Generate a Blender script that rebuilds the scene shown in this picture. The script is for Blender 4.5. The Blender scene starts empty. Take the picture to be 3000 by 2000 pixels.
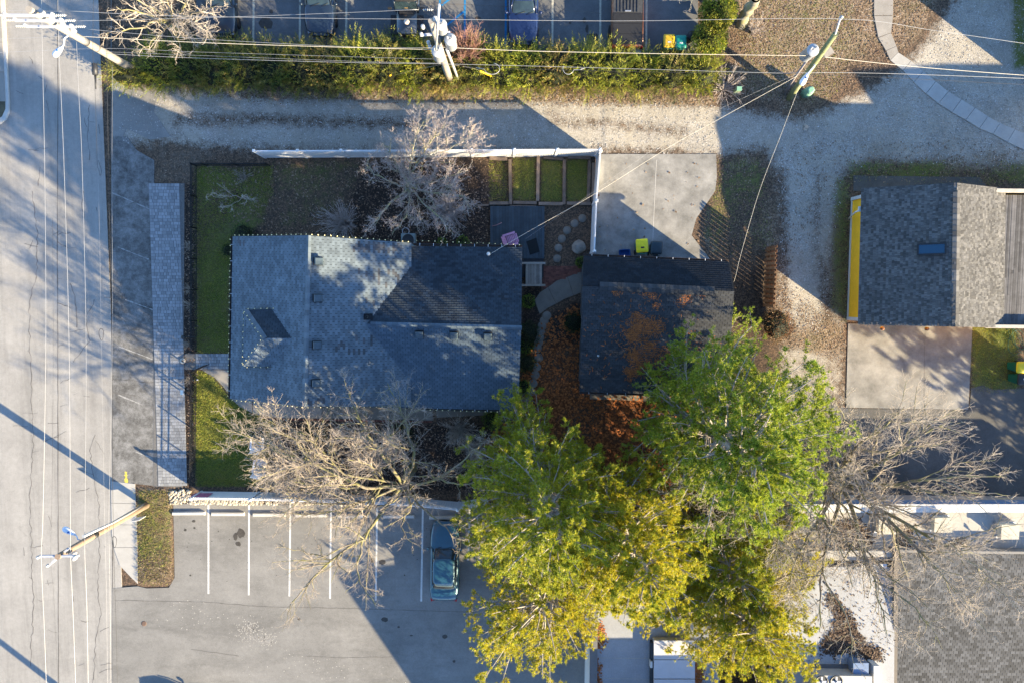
import bpy, bmesh, math, random
import numpy as np
from mathutils import Vector, Matrix
random.seed(11); rng = np.random.default_rng(11)
SC = bpy.context.scene; COL = SC.collection
# ---------------------------------------------------------------- camera
FPX, CAMH = 2000.0, 43.0          # focal length in photo pixels, flying height
nadir = Vector((-35, 140, -FPX)).normalized()
ROT = nadir.rotation_difference(Vector((0, 0, -1))).to_matrix()
cam_d = bpy.data.cameras.new('camera'); cam_d.sensor_width = 36; cam_d.lens = 36 * FPX / 3000
cam_d.clip_start = 0.5; cam_d.clip_end = 2000
cam = bpy.data.objects.new('camera', cam_d); COL.objects.link(cam)
cam.matrix_world = Matrix.Translation((0, 0, CAMH)) @ ROT.to_4x4()
SC.camera = cam
# ---------------------------------------------------------------- light
SUN_EL = math.radians(18.5); SUN_AZ = math.atan2(0.82, -0.573)     # azimuth from +Y, clockwise
sun_vec = Vector((math.sin(SUN_AZ) * math.cos(SUN_EL), math.cos(SUN_AZ) * math.cos(SUN_EL), math.sin(SUN_EL)))
W = bpy.data.worlds.new('World'); SC.world = W; W.use_nodes = True
wn = W.node_tree.nodes; wl = W.node_tree.links
sky = wn.new('ShaderNodeTexSky'); sky.sky_type = 'NISHITA'; sky.sun_disc = False
sky.sun_elevation = SUN_EL; sky.sun_rotation = SUN_AZ; sky.altitude = 200; sky.air_density = 1.0; sky.dust_density = 0.3; sky.ozone_density = 4.0
wn['Background'].inputs['Strength'].default_value = 0.108
wl.new(sky.outputs['Color'], wn['Background'].inputs['Color'])
sd = bpy.data.lights.new('sun', 'SUN'); sd.energy = 5.0; sd.angle = math.radians(0.53); sd.color = (1.0, 0.82, 0.52)
so = bpy.data.objects.new('sun', sd); COL.objects.link(so); so.rotation_euler = sun_vec.to_track_quat('Z', 'Y').to_euler()
so.location = sun_vec * 80
SC.view_settings.view_transform = 'Standard'; SC.view_settings.look = 'None'
SC.view_settings.exposure = 2.3; SC.view_settings.gamma = 1.0; SC.view_settings.use_curve_mapping = False

def P(px, py, z=0.0):
    "point of the place that stands at photo pixel (px, py) at height z"
    d = ROT @ Vector((px - 1500, 1000 - py, -FPX)); t = (z - CAMH) / d.z
    return Vector((d.x * t, d.y * t, z))
def P2(px, py, z=0.0):
    v = P(px, py, z); return (v.x, v.y)
def GP(px, py, z):
    "where the foot of a vertical thing is, whose top at height z shows at (px, py)"
    v = P(px, py, z); return Vector((v.x, v.y, 0))
ORD = ['first', 'second', 'third', 'fourth', 'fifth', 'sixth', 'seventh', 'eighth', 'ninth', 'tenth', 'eleventh', 'twelfth', 'thirteenth', 'fourteenth', 'fifteenth', 'sixteenth', 'seventeenth', 'eighteenth', 'nineteenth', 'twentieth', 'twenty-first', 'twenty-second', 'twenty-third', 'twenty-fourth']

# ---------------------------------------------------------------- object helpers
def tag(o, label=None, cat=None, group=None, kind=None):
    if label: o['label'] = label
    if cat: o['category'] = cat
    if group: o['group'] = group
    if kind: o['kind'] = kind
    return o
def thing(name, loc, label, cat, group=None, kind=None, rz=0.0):
    o = bpy.data.objects.new(name, None); COL.objects.link(o); o.empty_display_size = 0.3
    o.location = loc; o.rotation_euler = (0, 0, rz)
    return tag(o, label, cat, group, kind)
def obj(name, me, mat=None, parent=None, world=False):
    o = bpy.data.objects.new(name, me); COL.objects.link(o)
    if mat is not None and len(me.materials) == 0:
        for m in (mat if isinstance(mat, (list, tuple)) else [mat]): me.materials.append(m)
    if parent is not None:
        o.parent = parent
        if world and parent.type == 'EMPTY':
            o.matrix_parent_inverse = Matrix.LocRotScale(parent.location, parent.rotation_euler, None).inverted()
    return o
def copy_tree(o, parent=None):
    c = o.copy(); COL.objects.link(c)
    if parent is not None: c.parent = parent
    for ch in [x for x in KIDS.get(o, [])]: copy_tree(ch, c)
    return c
KIDS = {}

class MB:
    "mesh builder: collects simple shapes, then becomes one mesh"
    def __init__(s): s.v = []; s.f = []; s.m = []; s.sm = []
    def add(s, vs, fs, mi=0, smooth=False):
        n = len(s.v); s.v.extend([tuple(q) for q in vs]); s.f.extend([tuple(i + n for i in f) for f in fs])
        s.m.extend([mi] * len(fs)); s.sm.extend([smooth] * len(fs)); return s
    def box(s, c, size, rz=0.0, mi=0, mtx=None, taper=1.0):
        hx, hy, hz = size[0] / 2, size[1] / 2, size[2] / 2
        vs = []
        for z, t in ((-hz, 1.0), (hz, taper)):
            for x, y in ((-hx, -hy), (hx, -hy), (hx, hy), (-hx, hy)): vs.append(Vector((x * t, y * t, z)))
        M = (mtx if mtx is not None else Matrix.Rotation(rz, 3, 'Z'))
        c = Vector(c); vs = [M @ q + c for q in vs]
        return s.add(vs, [(3, 2, 1, 0), (4, 5, 6, 7), (0, 1, 5, 4), (1, 2, 6, 5), (2, 3, 7, 6), (3, 0, 4, 7)], mi)
    def bar(s, a, b, w, h, mi=0, up=Vector((0, 0, 1))):
        a = Vector(a); b = Vector(b); d = b - a; L = d.length
        if L < 1e-6: return s
        x = d / L; y = up.cross(x)
        if y.length < 1e-4: y = Vector((0, 1, 0)).cross(x)
        y.normalize(); z = x.cross(y)
        return s.box((a + b) / 2, (L, w, h), mi=mi, mtx=Matrix((x, y, z)).transposed())
    def prism(s, pts, z0, z1, mi=0, inset=0.0):
        n = len(pts)
        a = sum(pts[i][0] * pts[(i + 1) % n][1] - pts[(i + 1) % n][0] * pts[i][1] for i in range(n))
        if a < 0: pts = pts[::-1]
        zt = z1 if callable(z1) else (lambda x, y: z1)
        vs = [(p[0], p[1], z0) for p in pts] + [(p[0], p[1], zt(p[0], p[1])) for p in pts]
        fs = [tuple(range(n - 1, -1, -1)), tuple(range(n, 2 * n))] + [(i, (i + 1) % n, n + (i + 1) % n, n + i) for i in range(n)]
        return s.add(vs, fs, mi)
    def tube(s, pts, rad, n=8, mi=0, cap=True, smooth=True):
        pts = [Vector(p) for p in pts]; k = len(pts)
        if not isinstance(rad, (list, tuple)): rad = [rad] * k
        t0 = (pts[1] - pts[0]).normalized(); ref = Vector((0, 0, 1)) if abs(t0.z) < 0.9 else Vector((1, 0, 0))
        vs = []; fs = []
        for i in range(k):
            t = (pts[min(i + 1, k - 1)] - pts[max(i - 1, 0)])
            t = t.normalized() if t.length > 1e-9 else t0
            u = t.cross(ref)
            if u.length < 1e-4: u = t.cross(Vector((0, 1, 0)))
            u.normalize(); w = u.cross(t)
            for j in range(n):
                a = 2 * math.pi * j / n; vs.append(pts[i] + (u * math.cos(a) - w * math.sin(a)) * rad[i])
        for i in range(k - 1):
            for j in range(n): fs.append((i * n + j, i * n + (j + 1) % n, (i + 1) * n + (j + 1) % n, (i + 1) * n + j))
        s.add(vs, fs, mi, smooth)
        if cap:
            b = len(s.v) - len(vs)
            s.f.append(tuple(b + j for j in range(n - 1, -1, -1))); s.f.append(tuple(b + (k - 1) * n + j for j in range(n)))
            s.m += [mi, mi]; s.sm += [False, False]
        return s
    def lathe(s, c, prof, n=16, mi=0, mtx=None):
        "prof: (radius, z) from bottom to top round the local z axis"
        vs = []; c = Vector(c)
        for r, z in prof:
            for j in range(n):
                a = 2 * math.pi * j / n; q = Vector((r * math.cos(a), r * math.sin(a), z)); vs.append(c + (mtx @ q if mtx else q))
        k = len(prof)
        fs = [(i * n + j, i * n + (j + 1) % n, (i + 1) * n + (j + 1) % n, (i + 1) * n + j) for i in range(k - 1) for j in range(n)]
        s.add(vs, fs, mi, True)
        b = len(s.v) - len(vs)
        s.f.append(tuple(b + j for j in range(n - 1, -1, -1))); s.f.append(tuple(b + (k - 1) * n + j for j in range(n)))
        s.m += [mi, mi]; s.sm += [False, False]
        return s
    def mesh(s, name):
        me = bpy.data.meshes.new(name); me.from_pydata(s.v, [], s.f)
        if any(s.m): me.polygons.foreach_set('material_index', s.m)
        if any(s.sm): me.polygons.foreach_set('use_smooth', s.sm)
        me.update(); return me
    def build(s, name, mat, parent=None, world=False): return obj(name, s.mesh(name), mat, parent, world)
def np_mesh(name, V, F, smooth=False, k=None):
    "fast mesh from numpy arrays of equal-sized faces"
    me = bpy.data.meshes.new(name); V = np.asarray(V, np.float32); F = np.asarray(F, np.int32); k = F.shape[1]
    me.vertices.add(len(V)); me.vertices.foreach_set('co', V.ravel())
    me.loops.add(F.size); me.loops.foreach_set('vertex_index', F.ravel())
    me.polygons.add(len(F)); me.polygons.foreach_set('loop_start', np.arange(0, F.size, k, dtype=np.int32))
    if smooth: me.polygons.foreach_set('use_smooth', np.ones(len(F), bool))
    me.update(calc_edges=True); return me

# ---------------------------------------------------------------- material helpers
class NT:
    def __init__(s, name):
        s.mat = bpy.data.materials.new(name); s.mat.use_nodes = True; s.n = s.mat.node_tree.nodes; s.l = s.mat.node_tree.links
        s.b = s.n['Principled BSDF']; s.out = s.n['Material Output']; s._co = None
    def co(s):
        if s._co is None: s._co = s.n.new('ShaderNodeNewGeometry').outputs['Position']
        return s._co
    def set(s, sock, v):
        if hasattr(v, 'node'): s.l.new(v, sock)
        else: sock.default_value = v
    def noise(s, scale, detail=4, rough=0.6, dist=0.0, co=None):
        n = s.n.new('ShaderNodeTexNoise'); n.inputs['Scale'].default_value = scale; n.inputs['Detail'].default_value = detail
        n.inputs['Roughness'].default_value = rough; n.inputs['Distortion'].default_value = dist
        s.l.new(co or s.co(), n.inputs['Vector']); return n.outputs['Fac']
    def voro(s, scale, feature='F1', co=None, out='Distance', rnd=1.0):
        n = s.n.new('ShaderNodeTexVoronoi'); n.feature = feature; n.inputs['Scale'].default_value = scale; n.inputs['Randomness'].default_value = rnd
        s.l.new(co or s.co(), n.inputs['Vector']); return n.outputs[out]
    def ramp(s, fac, stops, interp='LINEAR'):
        n = s.n.new('ShaderNodeValToRGB'); n.color_ramp.interpolation = interp; e = n.color_ramp.elements
        while len(e) < len(stops): e.new(0.5)
        for i, (p, c) in enumerate(stops):
            e[i].position = p; e[i].color = (c[0], c[1], c[2], 1) if isinstance(c, (tuple, list)) else (c, c, c, 1)
        s.l.new(fac, n.inputs['Fac']); return n.outputs['Color']
    def mix(s, fac, a, b, mode='MIX'):
        n = s.n.new('ShaderNodeMix'); n.data_type = 'RGBA'; n.blend_type = mode
        f = [i for i in n.inputs if i.enabled]; s.set(f[0], fac); 
        for sock, v in ((f[1], a), (f[2], b)):
            if hasattr(v, 'node'): s.l.new(v, sock)
            else: sock.default_value = (v[0], v[1], v[2], 1)
        return [o for o in n.outputs if o.enabled][0]
    def math(s, op, a, b=0.0, clamp=False):
        n = s.n.new('ShaderNodeMath'); n.operation = op; n.use_clamp = clamp; s.set(n.inputs[0], a); s.set(n.inputs[1], b); return n.outputs[0]
    def vmath(s, op, a, b):
        n = s.n.new('ShaderNodeVectorMath'); n.operation = op; s.set(n.inputs[0], a); s.set(n.inputs[1], b); return n.outputs[0]
    def island(s):
        g = s.n.new('ShaderNodeNewGeometry').outputs['Random Per Island']; o = s.n.new('ShaderNodeObjectInfo').outputs['Random']
        return s.math('FRACT', s.math('ADD', g, o))
    def bump(s, h, strength=0.3, dist=0.02):
        n = s.n.new('ShaderNodeBump'); n.inputs['Strength'].default_value = strength; n.inputs['Distance'].default_value = dist
        s.l.new(h, n.inputs['Height']); s.l.new(n.outputs['Normal'], s.b.inputs['Normal'])
    def done(s, col=None, rough=0.85, spec=0.25, metal=0.0):
        if col is not None: 
            if hasattr(col, 'node'): s.l.new(col, s.b.inputs['Base Color'])
            else: s.b.inputs['Base Color'].default_value = (col[0], col[1], col[2], 1)
        s.b.inputs['Roughness'].default_value = rough; s.b.inputs['Specular IOR Level'].default_value = spec; s.b.inputs['Metallic'].default_value = metal
        return s.mat
def mul(c, k): return (c[0] * k, c[1] * k, c[2] * k)
def simple(name, c, var=0.2, scale=6.0, rough=0.8, spec=0.25, metal=0.0, isl=0.0, bump=0.0, fine=40.0):
    "a colour with grain, blotches and, for pieces, a shade of its own for each"
    t = NT(name)
    col = t.ramp(t.noise(scale, 5, 0.65), [(0.3, mul(c, 1 - var)), (0.7, mul(c, 1 + var))])
    g = t.noise(fine, 3, 0.7); col = t.mix(0.55, col, t.ramp(g, [(0.25, 0.62), (0.75, 1.0)]), 'MULTIPLY')
    if isl: col = t.mix(1.0, col, t.ramp(t.island(), [(0.0, 1 - isl), (1.0, 1 + isl * 0.35)]), 'MULTIPLY')
    if bump: t.bump(g, bump, 0.01)
    return t.done(col, rough, spec, metal)
# ---------------------------------------------------------------- surface materials
def asphalt(name, lo, hi, patch=None, speck=0.35, tint=(1, 0.965, 0.91), streak=(1, 1, 1)):
    t = NT(name)
    a = t.ramp(t.noise(0.35, 6, 0.6, 0.4), [(0.3, mul(tint, lo)), (0.7, mul(tint, hi))])
    if patch:
        m = t.ramp(t.noise(0.9, 7, 0.72, 0.2), [(0.42, 0.0), (0.6, 1.0)]); m = t.mix(0.45, m, t.ramp(t.noise(3.0, 7, 0.8), [(.4, 0.0), (.62, 1.0)])); a = t.mix(m, a, patch)
    g = t.noise(28, 4, 0.75); a = t.mix(0.8, a, t.ramp(g, [(0.3, 1 - speck), (0.7, 1.0)]), 'MULTIPLY')
    d = t.voro(17); a = t.mix(0.5, a, t.ramp(d, [(0.08, 0.55), (0.2, 1.0)]), 'MULTIPLY')
    mp = t.n.new('ShaderNodeMapping'); mp.inputs['Scale'].default_value = streak; t.l.new(t.co(), mp.inputs['Vector'])
    a = t.mix(0.75, a, t.ramp(t.noise(0.6, 8, 0.72, 0.3, mp.outputs[0]), [(0.3, 0.62), (0.48, 0.9), (0.7, 1.08)]), 'MULTIPLY')
    a = t.mix(0.6, a, t.ramp(t.noise(3.5, 6, 0.8), [(0.3, 0.7), (0.65, 1.0)]), 'MULTIPLY')
    st = t.math('MULTIPLY', t.ramp(t.noise(0.9, 5, 0.7, 0.6), [(0.60, 0.0), (0.74, 1.0)]), 0.3)
    a = t.mix(st, a, mul(tint, lo * 0.45))
    t.bump(g, 0.35, 0.01); return t.done(a, 0.92, 0.2)
M_street = asphalt('street_asphalt', 0.285, 0.36, speck=0.3, tint=(1, .955, .895), streak=(1.6, .12, 1))
M_strip = asphalt('old_parking_asphalt', 0.07, 0.14, patch=(0.30, 0.295, 0.29), speck=0.55)
M_lot = asphalt('lot_asphalt', 0.19, 0.27, streak=(.25, .9, 1))
M_upper = asphalt('upper_lot_asphalt', 0.13, 0.19, tint=(0.97, 0.98, 1.0))
M_drive = asphalt('drive_asphalt', 0.10, 0.15)
M_conc = simple('concrete', (0.27, 0.25, 0.225), 0.14, 1.2, bump=0.2, isl=0.10)
M_conc_pad = simple('pad_concrete', (0.215, 0.208, 0.195), 0.38, 0.9, bump=0.2, fine=14)
M_conc_new = simple('pale_concrete', (0.38, 0.365, 0.34), 0.10, 1.2, bump=0.2, isl=0.08)
M_aggr = simple('pebble_concrete', (0.19, 0.175, 0.15), 0.12, 3, bump=0.5, isl=0.12, fine=30)
M_kerb = simple('kerb_concrete', (0.45, 0.43, 0.40), 0.15, 2)
M_crack = simple('crack_tar', (0.12, 0.11, 0.10), 0.3, 4)
def worn_paint(name, c, under, lo=.34, hi=.46):
    t = NT(name); m = t.ramp(t.noise(9, 8, .8), [(lo, 0.0), (hi, 1.0)]); return t.done(t.mix(m, under, t.ramp(t.noise(2, 4), [(.3, mul(c, .85)), (.7, mul(c, 1.05))])), .8, .2)
M_line = worn_paint('white_line_paint', (0.5, 0.49, 0.47), (.2, .19, .18))
M_line_faint = simple('faint_line_paint', (0.27, 0.265, 0.255), 0.4, 7)
M_line_old = simple('worn_line_paint', (0.40, 0.38, 0.31), 0.3, 5)
M_line_blue = simple('blue_line_paint', (0.02, 0.16, 0.35), 0.25, 5)
M_stain = simple('oil_stain', (0.055, 0.05, 0.045), 0.3, 3)

# the ground sheet: one grid, weights for what lies on it at each point
def grid_axis(a, b, step, far):
    c = np.arange(a, b + step, step); return np.concatenate([-np.geomspace(far, -a + 3, 7) if a < 0 else [], c, np.geomspace(b + 3, far, 7)])
gx = grid_axis(-36, 36, 0.16, 420); gy = grid_axis(-28, 24, 0.16, 420)
GX, GY = np.meshgrid(gx, gy); NX, NY = len(gx), len(gy)
def smooth_noise(x, y, s, seed):
    r = np.random.default_rng(seed); out = np.zeros_like(x)
    for k in range(3):
        f = s * 2 ** k
        for _ in range(4):
            a = r.uniform(0, 2 * np.pi); p = r.uniform(0, 6.28, 2)
            out += np.sin((x * np.cos(a) + y * np.sin(a)) * f * r.uniform(.7, 1.4) + p[0]) / 2 ** k
    return out / 5.0
def poly_w(pts, soft=0.35, z=0.0, X=None, Y=None):
    "soft inside weight of a polygon given in photo pixels"
    if X is None: X, Y = GX, GY
    q = np.array([P2(a, b, z) for a, b in pts]); ins = np.zeros(X.shape, bool); d = np.full(X.shape, 1e9)
    for i in range(len(q)):
        (x0, y0), (x1, y1) = q[i], q[(i + 1) % len(q)]
        c = ((y0 > Y) != (y1 > Y)) & (X < (x1 - x0) * (Y - y0) / (y1 - y0 + 1e-12) + x0); ins ^= c
        L2 = (x1 - x0) ** 2 + (y1 - y0) ** 2 + 1e-9; t = np.clip(((X - x0) * (x1 - x0) + (Y - y0) * (y1 - y0)) / L2, 0, 1)
        d = np.minimum(d, np.hypot(X - x0 - t * (x1 - x0), Y - y0 - t * (y1 - y0)))
    s = np.where(ins, d, -d); return np.clip(s / (2 * soft) + 0.5, 0, 1)
def line_w(pts, half, soft=0.3):
    q = [P2(a, b) for a, b in pts]; d = np.full(GX.shape, 1e9)
    for (x0, y0), (x1, y1) in zip(q, q[1:]):
        L2 = (x1 - x0) ** 2 + (y1 - y0) ** 2; t = np.clip(((GX - x0) * (x1 - x0) + (GY - y0) * (y1 - y0)) / L2, 0, 1)
        d = np.minimum(d, np.hypot(GX - x0 - t * (x1 - x0), GY - y0 - t * (y1 - y0)))
    return np.clip((half - d) / (2 * soft) + 0.5, 0, 1)
ALLEY = [(350, 262), (520, 262), (700, 278), (900, 286), (1100, 287), (1500, 283), (1700, 292), (1960, 300), (2120, 316), (2330, 352), (2440, 320), (2560, 262), (2650, 205), (2720, 120), (2790, 20), (2830, -40), (3120, -60), (3160, 480), (2950, 490), (2740, 475), (2560, 470), (2470, 505), (2440, 700), (2420, 980), (2280, 960), (2290, 700), (2280, 520), (2240, 430), (2110, 452), (1760, 446), (1200, 444), (980, 440), (745, 432), (600, 424), (500, 405), (430, 415), (350, 420)]
LAWN_W = [(574, 486), (800, 486), (802, 560), (770, 660), (690, 700), (672, 800), (675, 1034), (574, 1034)]
LAWN_S = [(572, 1084), (598, 1084), (640, 1120), (676, 1168), (735, 1210), (800, 1225), (800, 1424), (572, 1424)]
BEDS = [[(1432, 470), (1488, 470), (1490, 592), (1432, 592)], [(1502, 464), (1570, 464), (1570, 590), (1502, 590)], [(1584, 468), (1650, 468), (1650, 590), (1584, 590)], [(1660, 468), (1722, 468), (1722, 590), (1660, 590)]]
ISLAND = [(404, 1432), (505, 1432), (508, 1690), (495, 1710), (430, 1712), (404, 1690)]
LAWN_E = [(2846, 958), (2980, 958), (2985, 1140), (2900, 1150), (2848, 1140)]
nz = smooth_noise(GX, GY, 0.55, 3); nz2 = smooth_noise(GX, GY, 1.3, 5)
gravel = poly_w(ALLEY, 0.8)
gravel = np.maximum(gravel, np.clip(0.5 + .25 * nz, .2, .8) * poly_w([(2290, 430), (2480, 430), (2480, 1260), (2300, 1260), (2270, 900)], 0.6))
for ln, hw, k in (([(520, 350), (800, 350), (1230, 365)], 0.5, 0.62), ([(1620, 355), (1850, 370), (2000, 390)], 0.4, 0.6), ([(1750, 450), (1990, 455)], 0.35, 0.5), ([(2290, 500), (2310, 1000)], 0.4, 0.5), ([(2400, 520), (2390, 720), (2440, 1000)], 0.35, 0.55), ([(1530, 330), (1650, 320)], .2, .3)):
    gravel = gravel * (1 - k * line_w(ln, hw, 0.45))
grass = np.maximum(poly_w(LAWN_W, 0.25), poly_w(LAWN_S, 0.15))
grass = grass * np.clip(0.68 + 0.55 * nz + .25 * nz2, 0.15, 1)
grass = np.maximum(grass, np.clip(0.35 + 0.35 * nz, 0, .75) * poly_w([(795, 470), (1080, 465), (1060, 640), (800, 690)], 0.6))
for b in BEDS: grass = np.maximum(grass, poly_w(b, 0.15) * np.clip(0.85 + 0.4 * nz, 0.3, 1) * (0.55 if b is BEDS[0] else 1))
grass = np.maximum(grass, poly_w(ISLAND, 0.15) * np.clip(0.55 + 0.4 * nz, 0.1, 1) * (1 - poly_w([(400, 1640), (510, 1640), (510, 1720), (400, 1720)], 0.8)))
grass = np.maximum(grass, poly_w(LAWN_E, 0.2) * np.clip(0.7 + 0.4 * nz, 0, 1))
grass = np.maximum(grass, 0.55 * poly_w([(2440, 520), (2492, 520), (2482, 950), (2430, 900)], 0.35))
grass = np.maximum(grass, np.clip(0.3 + 0.5 * nz, 0, .7) * poly_w([(2110, 455), (2230, 455), (2270, 720), (2100, 760), (2060, 690)], 0.4))
grass = np.maximum(grass, np.clip(0.25 + 0.4 * nz, 0, .6) * poly_w([(1600, 605), (1728, 605), (1720, 740), (1706, 770), (1600, 770)], 0.3))
grass = np.maximum(grass, np.clip(0.15 + 0.6 * nz, 0, .6) * poly_w([(2160, -30), (2490, -30), (2500, 110), (2440, 300), (2180, 290)], 0.6))
grass = np.maximum(grass, np.clip(0.35 + 0.6 * nz, 0, .8) * poly_w([(2480, 470), (3100, 470), (3100, 545), (2480, 545)], 0.4))
grass = np.maximum(grass, 0.7 * poly_w([(2960, -60), (3100, -60), (3100, 250), (2965, 200)], 0.3))
needle = poly_w([(1528, 1110), (1570, 1050), (1610, 1010), (1640, 990), (1712, 960), (1720, 1150), (2140, 1150), (2160, 1200), (2120, 1420), (1900, 1500), (1450, 1420), (1410, 1300), (1500, 1215)], 0.4) * np.clip(0.55 + 0.45 * nz + .2 * nz2, 0, 1)
mulch = poly_w([(541, 540), (574, 540), (572, 1430), (539, 1430)], 0.12)
mulch = np.maximum(mulch, 0.9 * poly_w([(1060, 480), (1430, 470), (1435, 720), (1050, 720), (1010, 600)], 0.6))
mulch = np.maximum(mulch, poly_w([(655, 690), (720, 655), (780, 690), (780, 720), (655, 800)], 0.15))
mulch = np.maximum(mulch, 0.8 * poly_w([(1532, 840), (1590, 840), (1585, 1220), (1525, 1220)], 0.2))
mulch = np.maximum(mulch, 0.8 * poly_w([(700, 1228), (1440, 1240), (1480, 1440), (800, 1440)], 0.3))
mulch = np.maximum(mulch, 0.62 * poly_w([(2080, 790), (2270, 760), (2270, 1120), (2150, 1160)], 0.8))
mulch = np.maximum(mulch, 0.8 * poly_w([(1600, 925), (1715, 870), (1715, 1000), (1600, 1040)], 0.3))
mulch = np.maximum(mulch, line_w([(693, 582), (712, 580)], 0.4, 0.15))
litter = poly_w([(2060, -60), (2780, -60), (2700, 110), (2600, 200), (2440, 290), (2300, 330), (2150, 300), (2080, 200)], 0.6) * np.clip(0.55 + 0.8 * nz, 0, 1)
litter = np.maximum(litter, 0.75 * poly_w([(700, 268), (1600, 276), (2100, 285), (2100, 312), (1500, 300), (700, 290)], 0.2))
litter = np.maximum(litter, 0.8 * poly_w([(2255, 800), (2290, 800), (2480, 960), (2470, 1060), (2260, 1000)], 0.4) * np.clip(.5 + nz, 0, 1))
litter = np.maximum(litter, 0.6 * poly_w([(2400, 440), (3100, 430), (3100, 520), (2420, 520)], 0.5) * np.clip(.5 + nz2, 0, 1))
litter = np.maximum(litter, 0.55 * poly_w(ISLAND, 0.2)); litter = np.maximum(litter, .6 * poly_w([(400, 1425), (560, 1425), (540, 1475), (400, 1450)], .2))
dirt = np.maximum.reduce([k * line_w(l, h, .5) for l, h, k in (([(480, 300), (800, 312), (1200, 318)], .3, .35), ([(1500, 310), (1900, 320), (2200, 380), (2330, 480), (2330, 800)], .45, .5), ([(2380, 420), (2560, 380), (2800, 420), (3100, 430)], .5, .45), ([(1600, 400), (2000, 420)], .4, .35), ([(2440, 440), (2420, 600), (2380, 800), (2360, 1100)], .4, .5), ([(2480, 330), (2600, 330), (2900, 150), (3100, 40)], .4, .4))])
litter = np.maximum(litter, .5 * np.clip(.5 + nz2, 0, 1) * poly_w([(2090, 450), (2300, 430), (2290, 760), (2090, 780), (2040, 690)], .6))
dirt = np.maximum(dirt, np.clip(0.4 + 0.5 * nz, 0, 1) * poly_w([(420, 400), (740, 425), (740, 480), (590, 485), (560, 540), (455, 540), (430, 480)], 0.3))
GZ = 0.012 * nz2
ins_flat = np.maximum.reduce([poly_w([(-400, -400), (345, -400), (345, 2400), (-400, 2400)], 0.3), poly_w([(330, 1470), (1760, 1470), (1760, 2400), (330, 2400)], 0.3), poly_w([(570, -300), (2060, -300), (2060, 150), (570, 150)], 0.3)])
GZ = GZ * (1 - ins_flat) - 0.03 * ins_flat - 0.002
isl = poly_w([(414, 1440), (498, 1440), (498, 1700), (414, 1700)], 0.5); GZ = GZ + isl * 0.14
gv = np.stack([GX, GY, GZ], -1).reshape(-1, 3)
idx = np.arange(NX * NY).reshape(NY, NX); gf = np.stack([idx[:-1, :-1], idx[:-1, 1:], idx[1:, 1:], idx[1:, :-1]], -1).reshape(-1, 4)
gme = np_mesh('ground', gv, gf)
for nm, ch in (('wa', (gravel, grass, needle)), ('wb', (mulch, litter, dirt))):
    at = gme.color_attributes.new(nm, 'FLOAT_COLOR', 'POINT')
    buf = np.ones((NX * NY, 4), np.float32)
    for i, c in enumerate(ch): buf[:, i] = c.ravel()
    at.data.foreach_set('color', buf.ravel())
t = NT('ground_soil')
def attr(nm):
    a = t.n.new('ShaderNodeAttribute'); a.attribute_name = nm; s = t.n.new('ShaderNodeSeparateColor'); t.l.new(a.outputs['Color'], s.inputs['Color']); return s.outputs
wa, wb = attr('wa'), attr('wb')
edge = t.math('ADD', t.math('MULTIPLY', t.math('SUBTRACT', t.noise(2.2, 6, 0.75), 0.5), 1.5), t.math('MULTIPLY', t.math('SUBTRACT', t.noise(11, 3, 0.8), 0.5), 1.1))
def mask(w, sharp=2.2): return t.math('ADD', t.math('MULTIPLY', t.math('SUBTRACT', t.math('ADD', w, t.math('MULTIPLY', edge, t.math('MULTIPLY', t.math('MULTIPLY', w, t.math('SUBTRACT', 1.0, w)), 4.0))), 0.5), sharp), 0.5, True)
fl = t.voro(15, out='Color'); sp = t.n.new('ShaderNodeSeparateColor'); t.l.new(fl, sp.inputs['Color'])
fl2 = t.voro(24, out='Color'); sp2 = t.n.new('ShaderNodeSeparateColor'); t.l.new(fl2, sp2.inputs['Color'])
big = t.noise(0.7, 5, 0.65); fine = t.noise(30, 4, 0.8); mid = t.noise(6, 5, 0.7)
base = t.mix(t.ramp(sp.outputs[0], [(0.35, 0.0), (0.95, 1.0)]), t.ramp(mid, [(0.3, (0.035, 0.028, 0.022)), (0.7, (0.085, 0.062, 0.045))]), (0.16, 0.105, 0.07))
grav = t.mix(t.ramp(big, [(0.35, 0.0), (0.7, 0.85)]), t.ramp(sp2.outputs[0], [(0.0, (0.22, 0.20, 0.17)), (0.5, (0.29, 0.268, 0.235)), (1.0, (0.40, 0.375, 0.34))]), (0.30, 0.268, 0.215))
grav = t.mix(0.6, grav, t.ramp(fine, [(0.3, 0.55), (0.7, 1.0)]), 'MULTIPLY'); grav = t.mix(0.8, grav, t.ramp(t.noise(0.45, 7, 0.75, 0.5), [(0.3, 0.62), (0.6, 1.0)]), 'MULTIPLY'); grav = t.mix(1.0, grav, (1.32, 1.32, 1.32), 'MULTIPLY')
gras = t.mix(t.ramp(big, [(0.35, 0.0), (0.65, 0.8)]), t.ramp(mid, [(0.3, (0.075, 0.105, 0.026)), (0.7, (0.145, 0.185, 0.04))]), (0.19, 0.175, 0.06))
gras = t.mix(0.7, gras, t.ramp(fine, [(0.3, 0.4), (0.7, 1.0)]), 'MULTIPLY')
need = t.mix(t.ramp(fine, [(0.3, 0.0), (0.7, 1.0)]), (0.10, 0.035, 0.014), t.ramp(sp2.outputs[1], [(0.0, (0.11, 0.036, 0.014)), (1.0, (0.24, 0.085, 0.03))]))
mul_c = t.mix(t.ramp(sp.outputs[1], [(0.6, 0.0), (1.0, 0.8)]), t.ramp(fine, [(0.3, (0.012, 0.010, 0.009)), (0.7, (0.045, 0.034, 0.028))]), (0.12, 0.08, 0.055))
litt = t.mix(t.ramp(sp.outputs[2], [(0.1, 0.0), (0.9, 1.0)]), (0.07, 0.05, 0.035), t.ramp(sp2.outputs[2], [(0.0, (0.20, 0.13, 0.08)), (0.6, (0.34, 0.25, 0.17)), (1.0, (0.46, 0.40, 0.33))]))
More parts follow.
